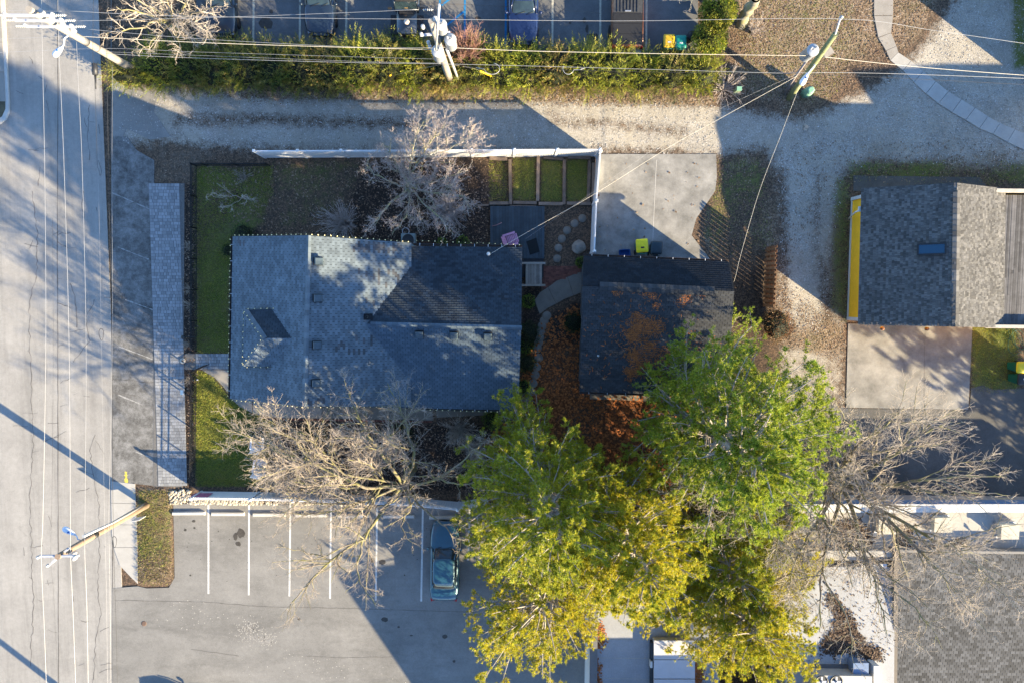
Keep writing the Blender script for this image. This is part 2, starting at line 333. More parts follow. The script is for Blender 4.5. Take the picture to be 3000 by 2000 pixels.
litt = t.mix(t.ramp(t.noise(0.8, 6, 0.75, 0.6), [(0.42, 0.0), (0.62, 0.75)]), litt, t.ramp(sp.outputs[0], [(0.2, (0.05, 0.045, 0.02)), (0.8, (0.13, 0.11, 0.05)), (1.0, (0.30, 0.25, 0.2))]))
dirt_c = t.ramp(mid, [(0.3, (0.10, 0.08, 0.062)), (0.7, (0.17, 0.14, 0.11))])
col = t.mix(mask(wb[2]), base, dirt_c); col = t.mix(mask(wa[0]), col, grav); col = t.mix(mask(wb[0]), col, mul_c)
col = t.mix(mask(wb[1]), col, litt); col = t.mix(mask(wa[2]), col, need); col = t.mix(mask(wa[1]), col, gras)
t.bump(t.math('ADD', fine, t.math('MULTIPLY', sp2.outputs[0], 0.8)), 0.6, 0.03)
M_ground = t.done(col, 0.95, 0.15)
tag(obj('ground', gme, M_ground), 'soil, gravel and leaf litter between the buildings', None, None, 'structure')

# ---------------------------------------------------------------- hard surfaces
def px(pts, z=0.0): return [P2(a, b, z) for a, b in pts]
def sheet(name, pts, z, mat, label=None, z0=-0.06, parent=None):
    o = MB().prism(pts, z0, z).build(name, mat, parent)
    if label: tag(o, label, None, None, 'structure')
    return o
def ribbon(mb, pts, w, z, jit=0.0, step=0.5, wj=0.0):
    q = []
    for (x0, y0), (x1, y1) in zip(pts, pts[1:]):
        n = max(1, int(math.hypot(x1 - x0, y1 - y0) / step))
        for i in range(n): q.append((x0 + (x1 - x0) * i / n + random.uniform(-jit, jit), y0 + (y1 - y0) * i / n + random.uniform(-jit, jit)))
    q.append(pts[-1]); vs = []; fs = []
    for i, (x, y) in enumerate(q):
        a = q[max(i - 1, 0)]; b = q[min(i + 1, len(q) - 1)]; dx, dy = b[0] - a[0], b[1] - a[1]; L = math.hypot(dx, dy) or 1
        ww = w / 2 * (1 + random.uniform(-wj, wj)); vs += [(x - dy / L * ww, y + dx / L * ww, z), (x + dy / L * ww, y - dx / L * ww, z)]
    for i in range(len(q) - 1): fs.append((2 * i + 1, 2 * i + 3, 2 * i + 2, 2 * i))
    mb.add(vs, fs)
XR = P(328, 1000).x
street = sheet('street', [(-120, -140), (XR, -140), (XR, 140), (-120, 140)], 0.004, M_street, 'worn grey street asphalt with cracks along the left side')
# kerbed pavement across the street, top left
kx = P(22, 150).x
kw = [(kx, 140), (kx, P(22, 300).y), (kx - .03, P(20, 330).y), (kx - .25, P(12, 352).y), (P(-10, 372).x, P(0, 372).y), (P(-60, 392).x, P(0, 392).y), (-45, P(0, 392).y), (-45, 140)]
sheet('kerb', kw, 0.13, M_kerb, 'pale concrete kerb rounding the corner across the street')
ki = [(a - 0.16 if a > -44 else a, b + (0.16 if b < 20 else 0)) for a, b in kw]
far_walk = sheet('pavement_base', [(a - 0.02, b + .02) for a, b in ki], 0.136, simple('verge_soil', (0.09, 0.08, 0.05), .3, 4), 'kerbside verge across the street', z0=0.0)
for i in range(8):
    y1 = P(0, 300).y + i * 1.75
    sheet('slab', [(kx - 0.17, y1 + .01), (kx - 0.17, y1 + 1.74), (kx - 2.2, y1 + 1.74), (kx - 2.2, y1 + .01)], 0.15, M_conc, z0=0.01, parent=far_walk)
# cracks and seams in the street
mb = MB(); Z = 0.0082
for pts, w in (([(168, -60), (170, 300), (168, 700), (170, 1200), (172, 2100)], .05), ([(326, -60), (327, 500), (330, 1000), (330, 2100)], .07)):
    ribbon(mb, px(pts), w, Z, .012, 0.8, .4)
for pts in ([(278, 880), (250, 930), (262, 1000), (215, 1060)], [(95, 560), (110, 700), (108, 800), (85, 900), (92, 1150), (98, 1300), (88, 1440), (92, 1600), (98, 1760), (90, 1950)], [(280, 1270), (265, 1320), (275, 1390), (290, 1480), (292, 1640), (285, 1750), (297, 1800), (280, 1880), (275, 1990)], [(262, 310), (258, 420), (262, 470)], [(205, 830), (222, 875), (225, 960)], [(245, 560), (240, 600), (247, 640)], [(118, 490), (112, 545)]):
    ribbon(mb, px(pts), .034, Z, .07, .25, .6)
for _ in range(52):
    x = random.uniform(30, 310); y = random.uniform(140, 1990); a = random.choice([0, 0, 0, 1.5]) + random.uniform(-.5, .5); L = random.uniform(12, 48)
    ribbon(mb, px([(x, y), (x + L * math.cos(a), y + L * math.sin(a))]), random.uniform(.015, .035), Z, .06, .2, .5)
tag(mb.build('crack', M_crack, street), kind='stuff')
# parking strip of old asphalt beside the paver walk, with faint slanted stall lines
strip = sheet('parking_strip', px([(329, 400), (372, 400), (400, 440), (452, 470), (453, 1422), (395, 1416), (329, 1410)]), 0.012, M_strip, 'dark patched asphalt strip beside the paver walk')
for a, b in (((328, 565), (448, 617)), ((345, 724), (436, 760)), ((367, 878), (449, 908)), ((347, 1014), (448, 1052)), ((345, 1155), (418, 1185)), ((398, 1322), (446, 1341))):
    m = MB(); ribbon(m, px([a, b]), .055, .0165, .006, .12, .8); m.build('painted_line', M_line_faint, strip)
m = MB()
for p in ([(329, 663), (440, 668)], [(330, 737), (450, 742)], [(330, 625), (380, 600), (450, 570)], [(330, 1110), (450, 1120)], [(330, 1150), (400, 1158)], [(365, 940), (390, 990)]): ribbon(m, px(p), .035, .0165, .03, .3, .5)
tag(m.build('crack', M_crack, strip), kind='stuff')
m = MB(); ribbon(m, px([(369, 1380), (370, 1413)]), .16, .0165, .02, .08, .5); m.build('yellow_paint_mark', simple('yellow_mark', (.5, .42, .08), .3, 8), strip)
# the paver walk: small concrete blocks of three widths
walk = sheet('paver_walk', px([(453, 538), (541, 538), (538, 1080), (535, 1426), (449, 1424), (451, 1000)]), 0.02, simple('paver_joint_sand', (.13, .125, .12), .2, 8), 'pale grey concrete paver walk along the parking strip')
M_paver = simple('paver', (.27, .275, .285), .10, 2, isl=.30, bump=.2)
pv = []
ya, yb = P(495, 538).y, P(495, 1425).y; y = ya
while y > yb + .1:
    k = (P(0, 538).y - y); f = (ya - y) / (ya - yb); x0 = P(453 - 4 * f, 1000).x; x1 = P(541 - 6 * f, 1000).x; x = x0
    h = .195
    while x < x1 - .05:
        w = min(random.choice([.15, .2, .2, .28, .3]), x1 - x)
        if x1 - x - w < .08: w = x1 - x
        pv.append((x + w / 2, y - h / 2, w, h)); x += w
    y -= h
for yy in np.arange(P(0, 1036).y, P(0, 1080).y, -.195):            # the branch to the front door
    x = P(541, 0).x; xe = P(676, 0).x
    while x < xe - .05:
        w = min(random.choice([.15, .2, .28]), xe - x); pv.append((x + w / 2, yy - .0975, w, .195)); x += w
sheet('entry_path_base', px([(541, 1036), (690, 1036), (690, 1082), (541, 1082)]), 0.02, bpy.data.materials['paver_joint_sand'], 'paver path from the walk to the front porch')
pv.sort(key=lambda q: q[0] ** 2 + q[1] ** 2)
pm = {}
def unit_block(w, h, t, mat, key):
    if (key, round(w, 2), round(h, 2)) not in pm:
        me = MB().box((0, 0, t / 2), (w - .012, h - .012, t), taper=.96).mesh('paver'); me.materials.append(mat); pm[(key, round(w, 2), round(h, 2))] = me
    return pm[(key, round(w, 2), round(h, 2))]
for x, y, w, h in pv[:290]:
    o = obj('paver', unit_block(w, h, .02, M_paver, 'p'), None, walk); o.location = (x, y, .018 + random.uniform(0, .004))
mb = MB()
for x, y, w, h in pv[290:]: mb.box((x, y, .028 + random.uniform(0, .004)), (w - .012, h - .012, .02), taper=.96)
tag(mb.build('paver', M_paver, walk), kind='stuff')
# round cast-iron cover with an emblem, set in the walk
c = P(536, 1056); mh = thing('access_cover', (c.x, c.y, .04), 'small round access cover with a star-like emblem set in the paver walk', 'manhole cover')
M_iron = simple('cast_iron', (.09, .06, .045), .3, 9, .6, .4, .3); M_cover_in = simple('cover_face', (.33, .32, .30), .15, 6)
MB().lathe((0, 0, 0), [(.22, -.02), (.22, .012), (.0, .012)], 24).build('rim', M_iron, mh)
MB().lathe((0, 0, .012), [(.19, 0), (.19, .006), (.0, .006)], 24).build('face', M_cover_in, mh)
m = MB()
for k in range(3): m.box((.03 * math.cos(k * 2.1), .03 * math.sin(k * 2.1), .021), (.2, .03, .006), rz=k * 1.05 + .4)
m.build('emblem', M_iron, mh)
c = P(422, 1825); MB().lathe((c.x, c.y, 0.008), [(.17, 0), (.17, .012), (.13, .016), (0, .016)], 20).build('drain_cover', simple('rusty_cover', (.13, .085, .065), .2, 8))
tag(bpy.data.objects['drain_cover'], 'rusty round drain cover in the lower parking lot', 'manhole cover')
# lower parking lot with stall lines
lot = sheet('parking_lot', px([(329, 1722), (404, 1716), (430, 1722), (495, 1720), (512, 1690), (508, 1474), (1440, 1480), (1760, 1500), (1760, 2400), (329, 2400)]), 0.014, M_lot, 'light asphalt of the lower parking lot')
for i, (xa, ya_, xb, yb_) in enumerate(((611, 1476, 611, 1738), (730, 1477, 729, 1742), (851, 1478, 848, 1745), (970, 1480, 967, 1752), (1105, 1482, 1101, 1757), (1239, 1485, 1234, 1760), (1377, 1488, 1371, 1640))):
    m = MB(); ribbon(m, px([(xa, ya_), (xb, yb_)]), .115, .0185, 0, .5, .05); m.build('painted_line', M_line, lot)
m = MB()
for p in ([(340, 1757), (600, 1762), (760, 1775), (1000, 1780), (1400, 1792)], [(900, 1920), (1000, 1925), (1150, 1922)], [(560, 1900), (700, 1920)]): ribbon(m, px(p), .03, .0182, .02, .3, .5)
tag(m.build('crack', M_crack, lot), kind='stuff')
def blob(mb, cx, cy, rx, ry, z, n=16, j=.3):
    a0 = random.uniform(0, 6); vs = [(cx + math.cos(a0 + i * 6.283 / n) * rx * random.uniform(1 - j, 1), cy + math.sin(a0 + i * 6.283 / n) * ry * random.uniform(1 - j, 1), z) for i in range(n)]
    mb.add(vs, [tuple(range(n))])
m = MB()
for a, b, r1, r2 in ((543, 1551, .1, .1), (568, 1525, .14, .1), (570, 1545, .08, .08), (706, 1560, .3, .35), (698, 1592, .2, .18), (690, 1570, .15, .3), (876, 1812, .12, .09), (1127, 1813, .25, .18), (1303, 1863, .19, .18), (1120, 1645, .28, .2), (1090, 1640, .15, .2), (1168, 1835, .1, .08), (1205, 1860, .12, .06), (1330, 1935, .12, .1), (1185, 1683, .06, .06), (1380, 1895, .1, .08), (308, 1600, .02, .05), (558, 1684, .08, .07), (640, 1555, .05, .05)): 
    blob(m, P(a, b).x, P(a, b).y, r1, r2, .0178)
for _ in range(90):
    a = random.uniform(515, 1360); b = random.gauss(1590, 55); q_ = P(a, b); r_ = random.uniform(.012, .05); blob(m, q_.x, q_.y, r_, r_ * random.uniform(.6, 1), .0178, 8)
m.build('oil_stain', M_stain, lot)
m = MB()
for cx_, cy_, sx_, sy_, n_ in ((730, 1850, 22, 18, 240), (780, 1870, 16, 10, 120), (560, 1800, 60, 20, 60), (900, 1950, 120, 30, 80)):
    for _ in range(n_):
        q_ = P(random.gauss(cx_, sx_), random.gauss(cy_, sy_)); r_ = random.uniform(.015, .05); blob(m, q_.x, q_.y, r_, r_, .0176, 7)
tag(m.build('sand_grit', simple('pale_grit', (.33, .31, .28), .2, 9), lot), kind='stuff')
# pavement corner beside the lower lot and its soil island
cor = MB().prism(px([(326, 1408), (396, 1416), (400, 1500), (403, 1600), (404, 1708), (385, 1690), (352, 1655), (336, 1610), (328, 1560)]), -.05, .03).build('corner_pavement', M_conc_new)
tag(cor, 'pale concrete pavement corner beside the grass island', None, None, 'structure')
m = MB()
for p in ([(326, 1472), (399, 1474)], [(330, 1535), (400, 1536)], [(335, 1602), (402, 1602)]): ribbon(m, px(p), .02, .0345, 0)
m.build('joint', M_crack, cor)
# upper parking lot behind the hedge
up = sheet('upper_parking_lot', px([(575, -420), (2045, -420), (2045, 170), (575, 150)]), 0.006, M_upper, 'dark asphalt of the parking lot behind the hedge')
for x in (744, 880, 1016, 1620, 1760, 1895):
    m = MB(); ribbon(m, px([(x, -130), (x - 2, 150)]), .12, .0105, 0, .4, .08); m.build('painted_line', M_line_old, up)
for x in (1290, 1363, 1483):
    m = MB(); ribbon(m, px([(x, -130), (x - 2, 150)]), .12, .0105, 0, .4, .08); m.build('painted_line', M_line_blue, up)
for y in (5, 75, 145, -65):
    m = MB(); ribbon(m, px([(1294, y + 12), (1359, y - 40)]), .12, .0108, 0, .4, .08); m.build('painted_line', M_line_blue, up)
m = MB(); 
for p in ([(1200, 14), (1290, 12), (1400, 16), (1500, 22)], [(1545, 120), (1660, 20), (1700, 0)], [(1650, 30), (1760, 40)], [(600, 5), (1000, 8)]): ribbon(m, px(p), .03, .0112, .02, .3, .5)
tag(m.build('crack', M_crack, up), kind='stuff')
m = MB()
for a, b, r1, r2 in ((795, 35, .14, .14), (780, 70, .5, .4), (1712, 60, .12, .2), (1720, 85, .12, .3), (1735, 115, .45, .45), (1400, 55, .2, .15), (1670, 68, .1, .08)): blob(m, P(a, b).x, P(a, b).y, r1, r2, .0112)
m.build('oil_stain', M_stain, up)
# concrete apron of the alley, pad behind the garage, drive pad on the right, asphalt drive
m = sheet('alley_apron', px([(330, 215), (360, 250), (375, 262), (468, 272), (455, 305), (452, 330), (500, 400), (440, 410), (372, 378), (345, 430), (330, 450)]), 0.011, asphalt('apron_asphalt', .24, .30), 'pale worn asphalt apron where the alley meets the street')
pad = sheet('garage_apron', px([(1754, 452), (2098, 452), (2100, 520), (2095, 560), (2040, 640), (2026, 690), (2080, 760), (2100, 800), (1730, 800), (1737, 600)]), 0.02, M_conc_pad, 'pale concrete pad behind the dark garage')
m = MB(); ribbon(m, px([(1923, 470), (1915, 640), (1910, 760)]), .03, .0245, .0, .5); m.build('joint', M_kerb, pad)
dpad = sheet('drive_pad', px([(2484, 948), (2848, 952), (2836, 1199), (2478, 1193)]), 0.035, M_conc_pad, 'square concrete parking pad before the yellow garage')
m = MB(); ribbon(m, px([(2710, 960), (2708, 1000), (2706, 1190)]), .02, .0395, .01, .4); m.build('joint', M_crack, dpad)
sheet('asphalt_drive', px([(2845, 1135), (2880, 1128), (2910, 1140), (3300, 1125), (3300, 1520), (2440, 1500), (2440, 1195), (2840, 1200)]), 0.016, M_drive, 'dark asphalt drive below the concrete parking pad')
m = MB(); ribbon(m, px([(2950, 1150), (2948, 1280), (2946, 1380)]), .04, .0205, .02, .3); m.build('crack', M_crack, bpy.data.objects['asphalt_drive'])
sheet('side_pad', px([(2500, 515), (2870, 520), (2900, 560), (2500, 560)]), 0.02, M_drive, 'strip of dark asphalt behind the yellow garage')
# curved slab path top right
slabs = [((2560, -40), (2616, -40)), ((2560, 48), (2615, 48)), ((2572, 112), (2609, 98)), ((2595, 150), (2625, 137)), ((2607, 178), (2630, 155)), ((2645, 208), (2668, 180)), ((2676, 242), (2704, 210)), ((2712, 275), (2740, 240)), ((2748, 304), (2777, 270)), ((2788, 330), (2815, 292)), ((2828, 352), (2855, 317)), ((2868, 377), (2893, 342)), ((2908, 393), (2928, 362)), ((2950, 417), (2972, 380)), ((3000, 440), (3015, 400)), ((3060, 462), (3075, 424))]
sp_ = thing('slab_path', P(2640, 150), 'curving path of concrete slabs at the top right', None, None, 'structure')
for i, ((a, b), (a2, b2)) in enumerate(zip(slabs, slabs[1:])):
    def lerp(p, q, t): return (p[0] + (q[0] - p[0]) * t, p[1] + (q[1] - p[1]) * t)
    MB().prism(px([lerp(a, a2, .01), lerp(b, b2, .01), lerp(b, b2, .985), lerp(a, a2, .985)]), -.05, .05 + random.uniform(-.006, .006)).build('slab', M_conc if i < 4 else M_conc_new, sp_, True)
# walk along the south side of the house and the bend from the porch
sw = thing('house_walk', P(900, 1210), 'concrete walk curving round the lower side of the house', None, None, 'structure')
xs = [740, 766, 817, 882, 943, 1008, 1070, 1132, 1195, 1268]
def low(x): return 1208 + (x - 735) * .25 if x < 790 else 1222 + (x - 790) * .018
for a, b in zip(xs, xs[1:]):
    MB().prism(px([(a + 1, 1120), (b - .3, 1120), (b - .3, low(b)), (a + 1, low(a))]), -.05, .03 + random.uniform(-.004, .004)).build('slab', M_aggr if a > 900 else M_conc, sw, True)
MB().prism(px([(592, 1083), (690, 1083), (690, 1120), (739, 1120), (739, 1208), (703, 1190), (680, 1168), (655, 1132), (630, 1106)]), -.05, .03).build('slab', M_conc, sw, True)
MB().prism(px([(1270, 1120), (1420, 1130), (1530, 1130), (1560, 1180), (1520, 1210), (1420, 1215), (1280, 1222)]), -.05, .026).build('slab', M_aggr, sw, True)
# red brick edging below the walk
ed = thing('brick_edging', P(960, 1230), 'thin red brick edging along the lower walk', 'edging')
M_brick = simple('red_brick', (.17, .068, .05), .2, 5, isl=.35)
bm_ = MB().box((0, 0, .03), (.2, .095, .06)).mesh('brick'); bm_.materials.append(M_brick)
for i in range(52):
    xx = 772 + i * 9.6; q = P(xx, low(xx) + 4); o = obj('brick', bm_, None, ed); o.matrix_parent_inverse = Matrix.Translation(-ed.location); o.location = (q.x, q.y, .0)
# curved path between the house and the garage, round stepping stones, brick patio
cp = thing('garden_path', P(1650, 870), 'curved pebble concrete path between the house and the dark garage', None, None, 'structure')
arc = [((1578, 922), (1570, 868)), ((1630, 888), (1607, 843)), ((1682, 866), (1664, 813)), ((1730, 850), (1720, 795))]
arc = [((1581, 920), (1566, 880)), ((1630, 890), (1606, 842)), ((1681, 866), (1663, 812)), ((1740, 846), (1735, 793))]
for (a, b), (a2, b2) in zip(arc, arc[1:]):
    mid_a = ((a[0] + a2[0]) / 2 - 2, (a[1] + a2[1]) / 2 - 2); mid_b = ((b[0] + b2[0]) / 2 - 4, (b[1] + b2[1]) / 2 - 4)
    MB().prism(px([a, mid_a, (a2[0] - 1, a2[1]), (b2[0] - 1, b2[1]), mid_b, b]), -.05, .035).build('slab', M_aggr, cp, True)
pt = sheet('brick_patio', px([(1588, 782), (1706, 776), (1720, 800), (1660, 812), (1600, 845), (1588, 850)]), .012, simple('patio_sand', (.10, .07, .055), .2, 8), 'red brick patio beside the wooden steps')
x0, y0 = P2(1590, 782); x1, y1 = P2(1708, 846)
PW = [P2(a, b) for a, b in [(1588, 780), (1708, 774), (1718, 796), (1662, 811), (1604, 842), (1588, 850)]]
def inside(p, poly):
    r = False; n = len(poly)
    for i in range(n):
        (xa, ya), (xb, yb) = poly[i], poly[(i + 1) % n]
        if (ya > p[1]) != (yb > p[1]) and p[0] < (xb - xa) * (p[1] - ya) / (yb - ya) + xa: r = not r
    return r
r = 0; yy = y0
while yy > y1:
    xx = x0 + (.1 if r % 2 else 0)
    while xx < x1 + .2:
        if inside((xx, yy), PW) and random.random() > .03:
            o = obj('brick', bm_, None, pt); o.location = (xx, yy, -.03 + random.uniform(0, .006))
        xx += .208
    yy -= .103; r += 1
disc = MB().lathe((0, 0, 0), [(.29, 0), (.30, .02), (.28, .045), (0, .047)], 22).mesh('stepping_stone'); disc.materials.append(M_aggr)
rank = ['nearest the fence', 'second down the curve', 'third down the curve', 'fourth down the curve', 'fifth down the curve', 'nearest the brick patio']
for i, (a, b, r_) in enumerate(((1706, 640, .84), (1683, 655, .84), (1661, 675, .84), (1646, 700, .84), (1636, 727, .84), (1632, 758, .84))):
    o = obj('stepping_stone', disc); q = P(a, b); o.location = (q.x, q.y, 0); o.scale = (r_, r_, 1); tag(o, f'round pebbled stepping stone, {rank[i]} beside the deck', 'stepping stone', 'round stepping stones beside the deck')
chain = ((1602, 925), (1594, 940), (1588, 955), (1583, 972), (1581, 988), (1578, 1003), (1574, 1020), (1578, 1048), (1572, 1074), (1568, 1098), (1562, 1122), (1556, 1146), (1545, 1168))
for i, (a, b) in enumerate(chain):
    o = obj('stepping_stone', disc); q = P(a, b); o.location = (q.x, q.y, -.006 * (i % 2) - .004); o.scale = (.95, .95, 1)
    tag(o, f'{ORD[i]} overlapping round stone going down from the curved garden path', 'stepping stone', 'stepping stones between house and garage')
# ---------------------------------------------------------------- roofs of real shingles
def clip_poly(poly, clip):
    def side(p, a, b): return (b[0] - a[0]) * (p[1] - a[1]) - (b[1] - a[1]) * (p[0] - a[0])
    out = poly
    for i in range(len(clip)):
        a, b = clip[i], clip[(i + 1) % len(clip)]; src = out; out = []
        if not src: return []
        for j in range(len(src)):
            p, q = src[j - 1], src[j]; sp, sq = side(p, a, b), side(q, a, b)
            if sq >= 0:
                if sp < 0: t = sp / (sp - sq); out.append((p[0] + (q[0] - p[0]) * t, p[1] + (q[1] - p[1]) * t))
                out.append(q)
            elif sp >= 0: t = sp / (sp - sq); out.append((p[0] + (q[0] - p[0]) * t, p[1] + (q[1] - p[1]) * t))
    return out
class Roof:
    def __init__(s, th, mats, under, tabw=.30, expo=.14, style='tab'):
        s.th = th; s.mats = mats; s.under = under; s.w = tabw; s.e = expo; s.style = style; s.full = []; s.part = MB(); s.shared = {}
    def slope(s, pts, mat_of=None, mi0=0, thick=.14, deck=True):
        "pts: corners, the first edge being the eave; counter-clockwise seen from above"
        pts = [Vector(p) for p in pts]; o = pts[0]; u = (pts[1] - o).normalized(); n = (pts[1] - o).cross(pts[-1] - o).normalized()
        if n.z < 0: n = -n
        v = n.cross(u); uv = [((p - o).dot(u), (p - o).dot(v)) for p in pts]
        a = sum(uv[i][0] * uv[(i + 1) % len(uv)][1] - uv[(i + 1) % len(uv)][0] * uv[i][1] for i in range(len(uv)))
        clip = uv if a > 0 else uv[::-1]
        to3 = lambda q, h: o + u * q[0] + v * q[1] + n * h
        if deck:
            m = MB(); k = len(clip); vs = [to3(q, -thick) for q in clip] + [to3(q, .004) for q in clip]
            m.add(vs, [tuple(range(k - 1, -1, -1)), tuple(range(k, 2 * k))] + [(i, (i + 1) % k, k + (i + 1) % k, k + i) for i in range(k)])
            m.build('roof_slope', s.under, s.th, True)
        u0 = min(q[0] for q in uv); u1 = max(q[0] for q in uv); v0 = min(q[1] for q in uv); v1 = max(q[1] for q in uv)
        r = 0; vv = v0; R = Matrix((u, v, n)).transposed()
        while vv < v1:
            uu = u0 - s.w * (random.random() if s.style == 'arch' else (.5 if r % 2 else 0))
            while uu < u1:
                w = s.w * (random.choice([.45, .6, .8, 1.0, 1.2]) if s.style == 'arch' else 1)
                g = .011 if s.style == 'tab' else .006
                rect = [(uu + g, vv), (uu + w - g, vv), (uu + w - g, vv + s.e * 1.12), (uu + g, vv + s.e * 1.12)]
                q = clip_poly(rect, clip); h0 = .036 if s.style == 'tab' else random.choice([.02, .045])
                h1 = .008
                if len(q) >= 3:
                    c = to3((uu + w / 2, vv + s.e / 2), 0); mi = mi0
                    if mat_of: mi = mat_of(c, mi0)
                    ar = abs(sum(q[i][0] * q[(i + 1) % len(q)][1] - q[(i + 1) % len(q)][0] * q[i][1] for i in range(len(q)))) / 2
                    full = ar > .995 * (w - 2 * g) * s.e * 1.12
                    hgt = lambda p: h0 + (h1 - h0) * (p[1] - vv) / (s.e * 1.12)
                    if full: s.full.append((c, o + u * (uu + w / 2) + v * vv, R, w, h0, mi, [to3(p, hgt(p)) for p in q], [to3(p, 0) for p in q]))
                    else: s._add([to3(p, hgt(p)) for p in q], [to3(p, 0) for p in q], mi)
                uu += w
            vv += s.e; r += 1
    def _add(s, top, bot, mi):
        k = len(top); s.part.add(list(bot) + list(top), [tuple(range(k, 2 * k))] + [(i, (i + 1) % k, k + (i + 1) % k, k + i) for i in range(k)], mi)
    def finish(s, count=290):
        camp = Vector((0, 0, CAMH)); s.full.sort(key=lambda t: (t[0] - camp).length)
        for c, org, R, w, h0, mi, top, bot in s.full[:count]:
            k = (round(w, 3), h0, mi)
            if k not in s.shared:
                hw = w / 2 - (.011 if s.style == 'tab' else .006); e = s.e * 1.12; m = MB()
                m.add([(-hw, 0, 0), (hw, 0, 0), (hw, e, 0), (-hw, e, 0), (-hw, 0, h0), (hw, 0, h0), (hw, e, .008), (-hw, e, .008)], [(4, 5, 6, 7), (0, 1, 5, 4), (1, 2, 6, 5), (2, 3, 7, 6), (3, 0, 4, 7)])
                me = m.mesh('shingle'); me.materials.append(s.mats[mi]); s.shared[k] = me
            o = obj('shingle', s.shared[k], None, s.th); o.matrix_parent_inverse = Matrix.Translation(-s.th.location); o.matrix_basis = Matrix.Translation(org) @ R.to_4x4()
        for c, org, R, w, h0, mi, top, bot in s.full[count:]: s._add(top, bot, mi)
        tag(s.part.build('shingle', s.mats, s.th, True), kind='stuff')
def shingle_mat(name, c, isl=.22, streak=.3, blot=.18):
    t = NT(name)
    a = t.ramp(t.noise(.8, 6, .65, .5), [(.3, mul(c, 1 - blot)), (.7, mul(c, 1 + blot))])
    a = t.mix(1.0, a, t.ramp(t.island(), [(0, 1 - isl), (1, 1 + isl * .3)]), 'MULTIPLY')
    a = t.mix(.7, a, t.ramp(t.noise(45, 3, .8), [(.3, .6), (.7, 1)]), 'MULTIPLY')
    if streak: a = t.mix(t.math('MULTIPLY', t.ramp(t.noise(1.6, 5, .7, .3), [(.5, 0), (.72, 1)]), streak), a, mul(c, .35))
    return t.done(a, .9, .2)
M_sh_front = shingle_mat('shingle_grey', (.15, .185, .215), .3, .25)
M_sh_worn = shingle_mat('shingle_bare_patch', (.10, .105, .115), .3, 0)
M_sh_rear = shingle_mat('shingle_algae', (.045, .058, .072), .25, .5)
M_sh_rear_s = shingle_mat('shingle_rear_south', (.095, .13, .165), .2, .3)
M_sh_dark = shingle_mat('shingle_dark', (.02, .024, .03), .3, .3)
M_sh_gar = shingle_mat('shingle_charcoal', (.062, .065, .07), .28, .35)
M_under = simple('roof_underlay', (.03, .03, .032), .2, 5)
M_sh_arch = shingle_mat('shingle_weathered_wood', (.15, .145, .14), .5, .1)
M_sh_se = shingle_mat('shingle_pewter', (.105, .107, .112), .55, .1)
M_siding = simple('white_siding', (.62, .6, .56), .05, 2)
M_trim = simple('white_trim', (.55, .55, .54), .05, 4)
M_gutter = simple('dark_gutter', (.05, .035, .03), .2, 6, .5, .4)
M_gutter_w = simple('white_gutter', (.6, .6, .6), .1, 6, .5, .4)
M_glass = simple('window_glass', (.02, .025, .03), .1, 2, .08, .6)
M_metal_dk = simple('dark_metal', (.03, .032, .035), .2, 6, .45, .4, .3)
M_metal = simple('grey_metal', (.42, .43, .45), .1, 6, .4, .4, .6)
M_ventcap = simple('vent_blue_grey', (.05, .075, .095), .2, 4, .5, .4)
M_debris = simple('gutter_leaves', (.10, .055, .03), .4, 20, isl=.4)
def walls(th, pts, z1, mat, name='wall', z0=-.1):
    "one wall panel per side of the footprint"
    n = len(pts)
    for i in range(n):
        a, b = Vector((*pts[i], 0)), Vector((*pts[(i + 1) % n], 0)); m = MB(); m.bar(a + Vector((0, 0, (z0 + z1) / 2)), b + Vector((0, 0, (z0 + z1) / 2)), .15, z1 - z0); m.build(name, mat, th, True)
def window(th, c, w, h, facing, mat=None):
    f = Vector(facing); m = MB(); s = Vector((-f.y, f.x, 0)); c = Vector(c)
    fr = MB().bar(c - s * (w / 2 + .07), c + s * (w / 2 + .07), .16 + .06, h + .14).build('window', M_trim, th, True)
    MB().bar(c - s * w / 2, c + s * w / 2, .16 + .08, h).build('pane', M_glass, fr)
def gutter(th, a, b, out, straps=0, debris=True, mat=None):
    a = Vector(a); b = Vector(b); out = Vector(out).normalized(); m = MB(); w = .12
    m.bar(a + out * w / 2 - Vector((0, 0, .11)), b + out * w / 2 - Vector((0, 0, .11)), w, .01); m.bar(a + out * w - Vector((0, 0, .055)), b + out * w - Vector((0, 0, .055)), .012, .11)
    g = m.build('gutter', mat or M_gutter, th, True)
    d = b - a; L = d.length
    for i in range(straps):
        p = a + d * ((i + .5) / straps); MB().bar(p - out * .02 + Vector((0, 0, .012)), p + out * (w + .015) + Vector((0, 0, .012)), .028, .012).build('strap', M_gutter_w, g)
    if debris:
        m = MB()
        for i in range(int(L * 26)):
            p = a + d * random.random() + out * random.uniform(.01, w - .01) - Vector((0, 0, .07 + random.uniform(0, .02))); m.box(p, (random.uniform(.03, .07), random.uniform(.02, .045), .006), rz=random.uniform(0, 3), mtx=Matrix.Rotation(random.uniform(-.5, .5), 3, 'X') @ Matrix.Rotation(random.uniform(0, 3), 3, 'Z'))
        tag(m.build('gutter_leaves', M_debris, g), kind='stuff')

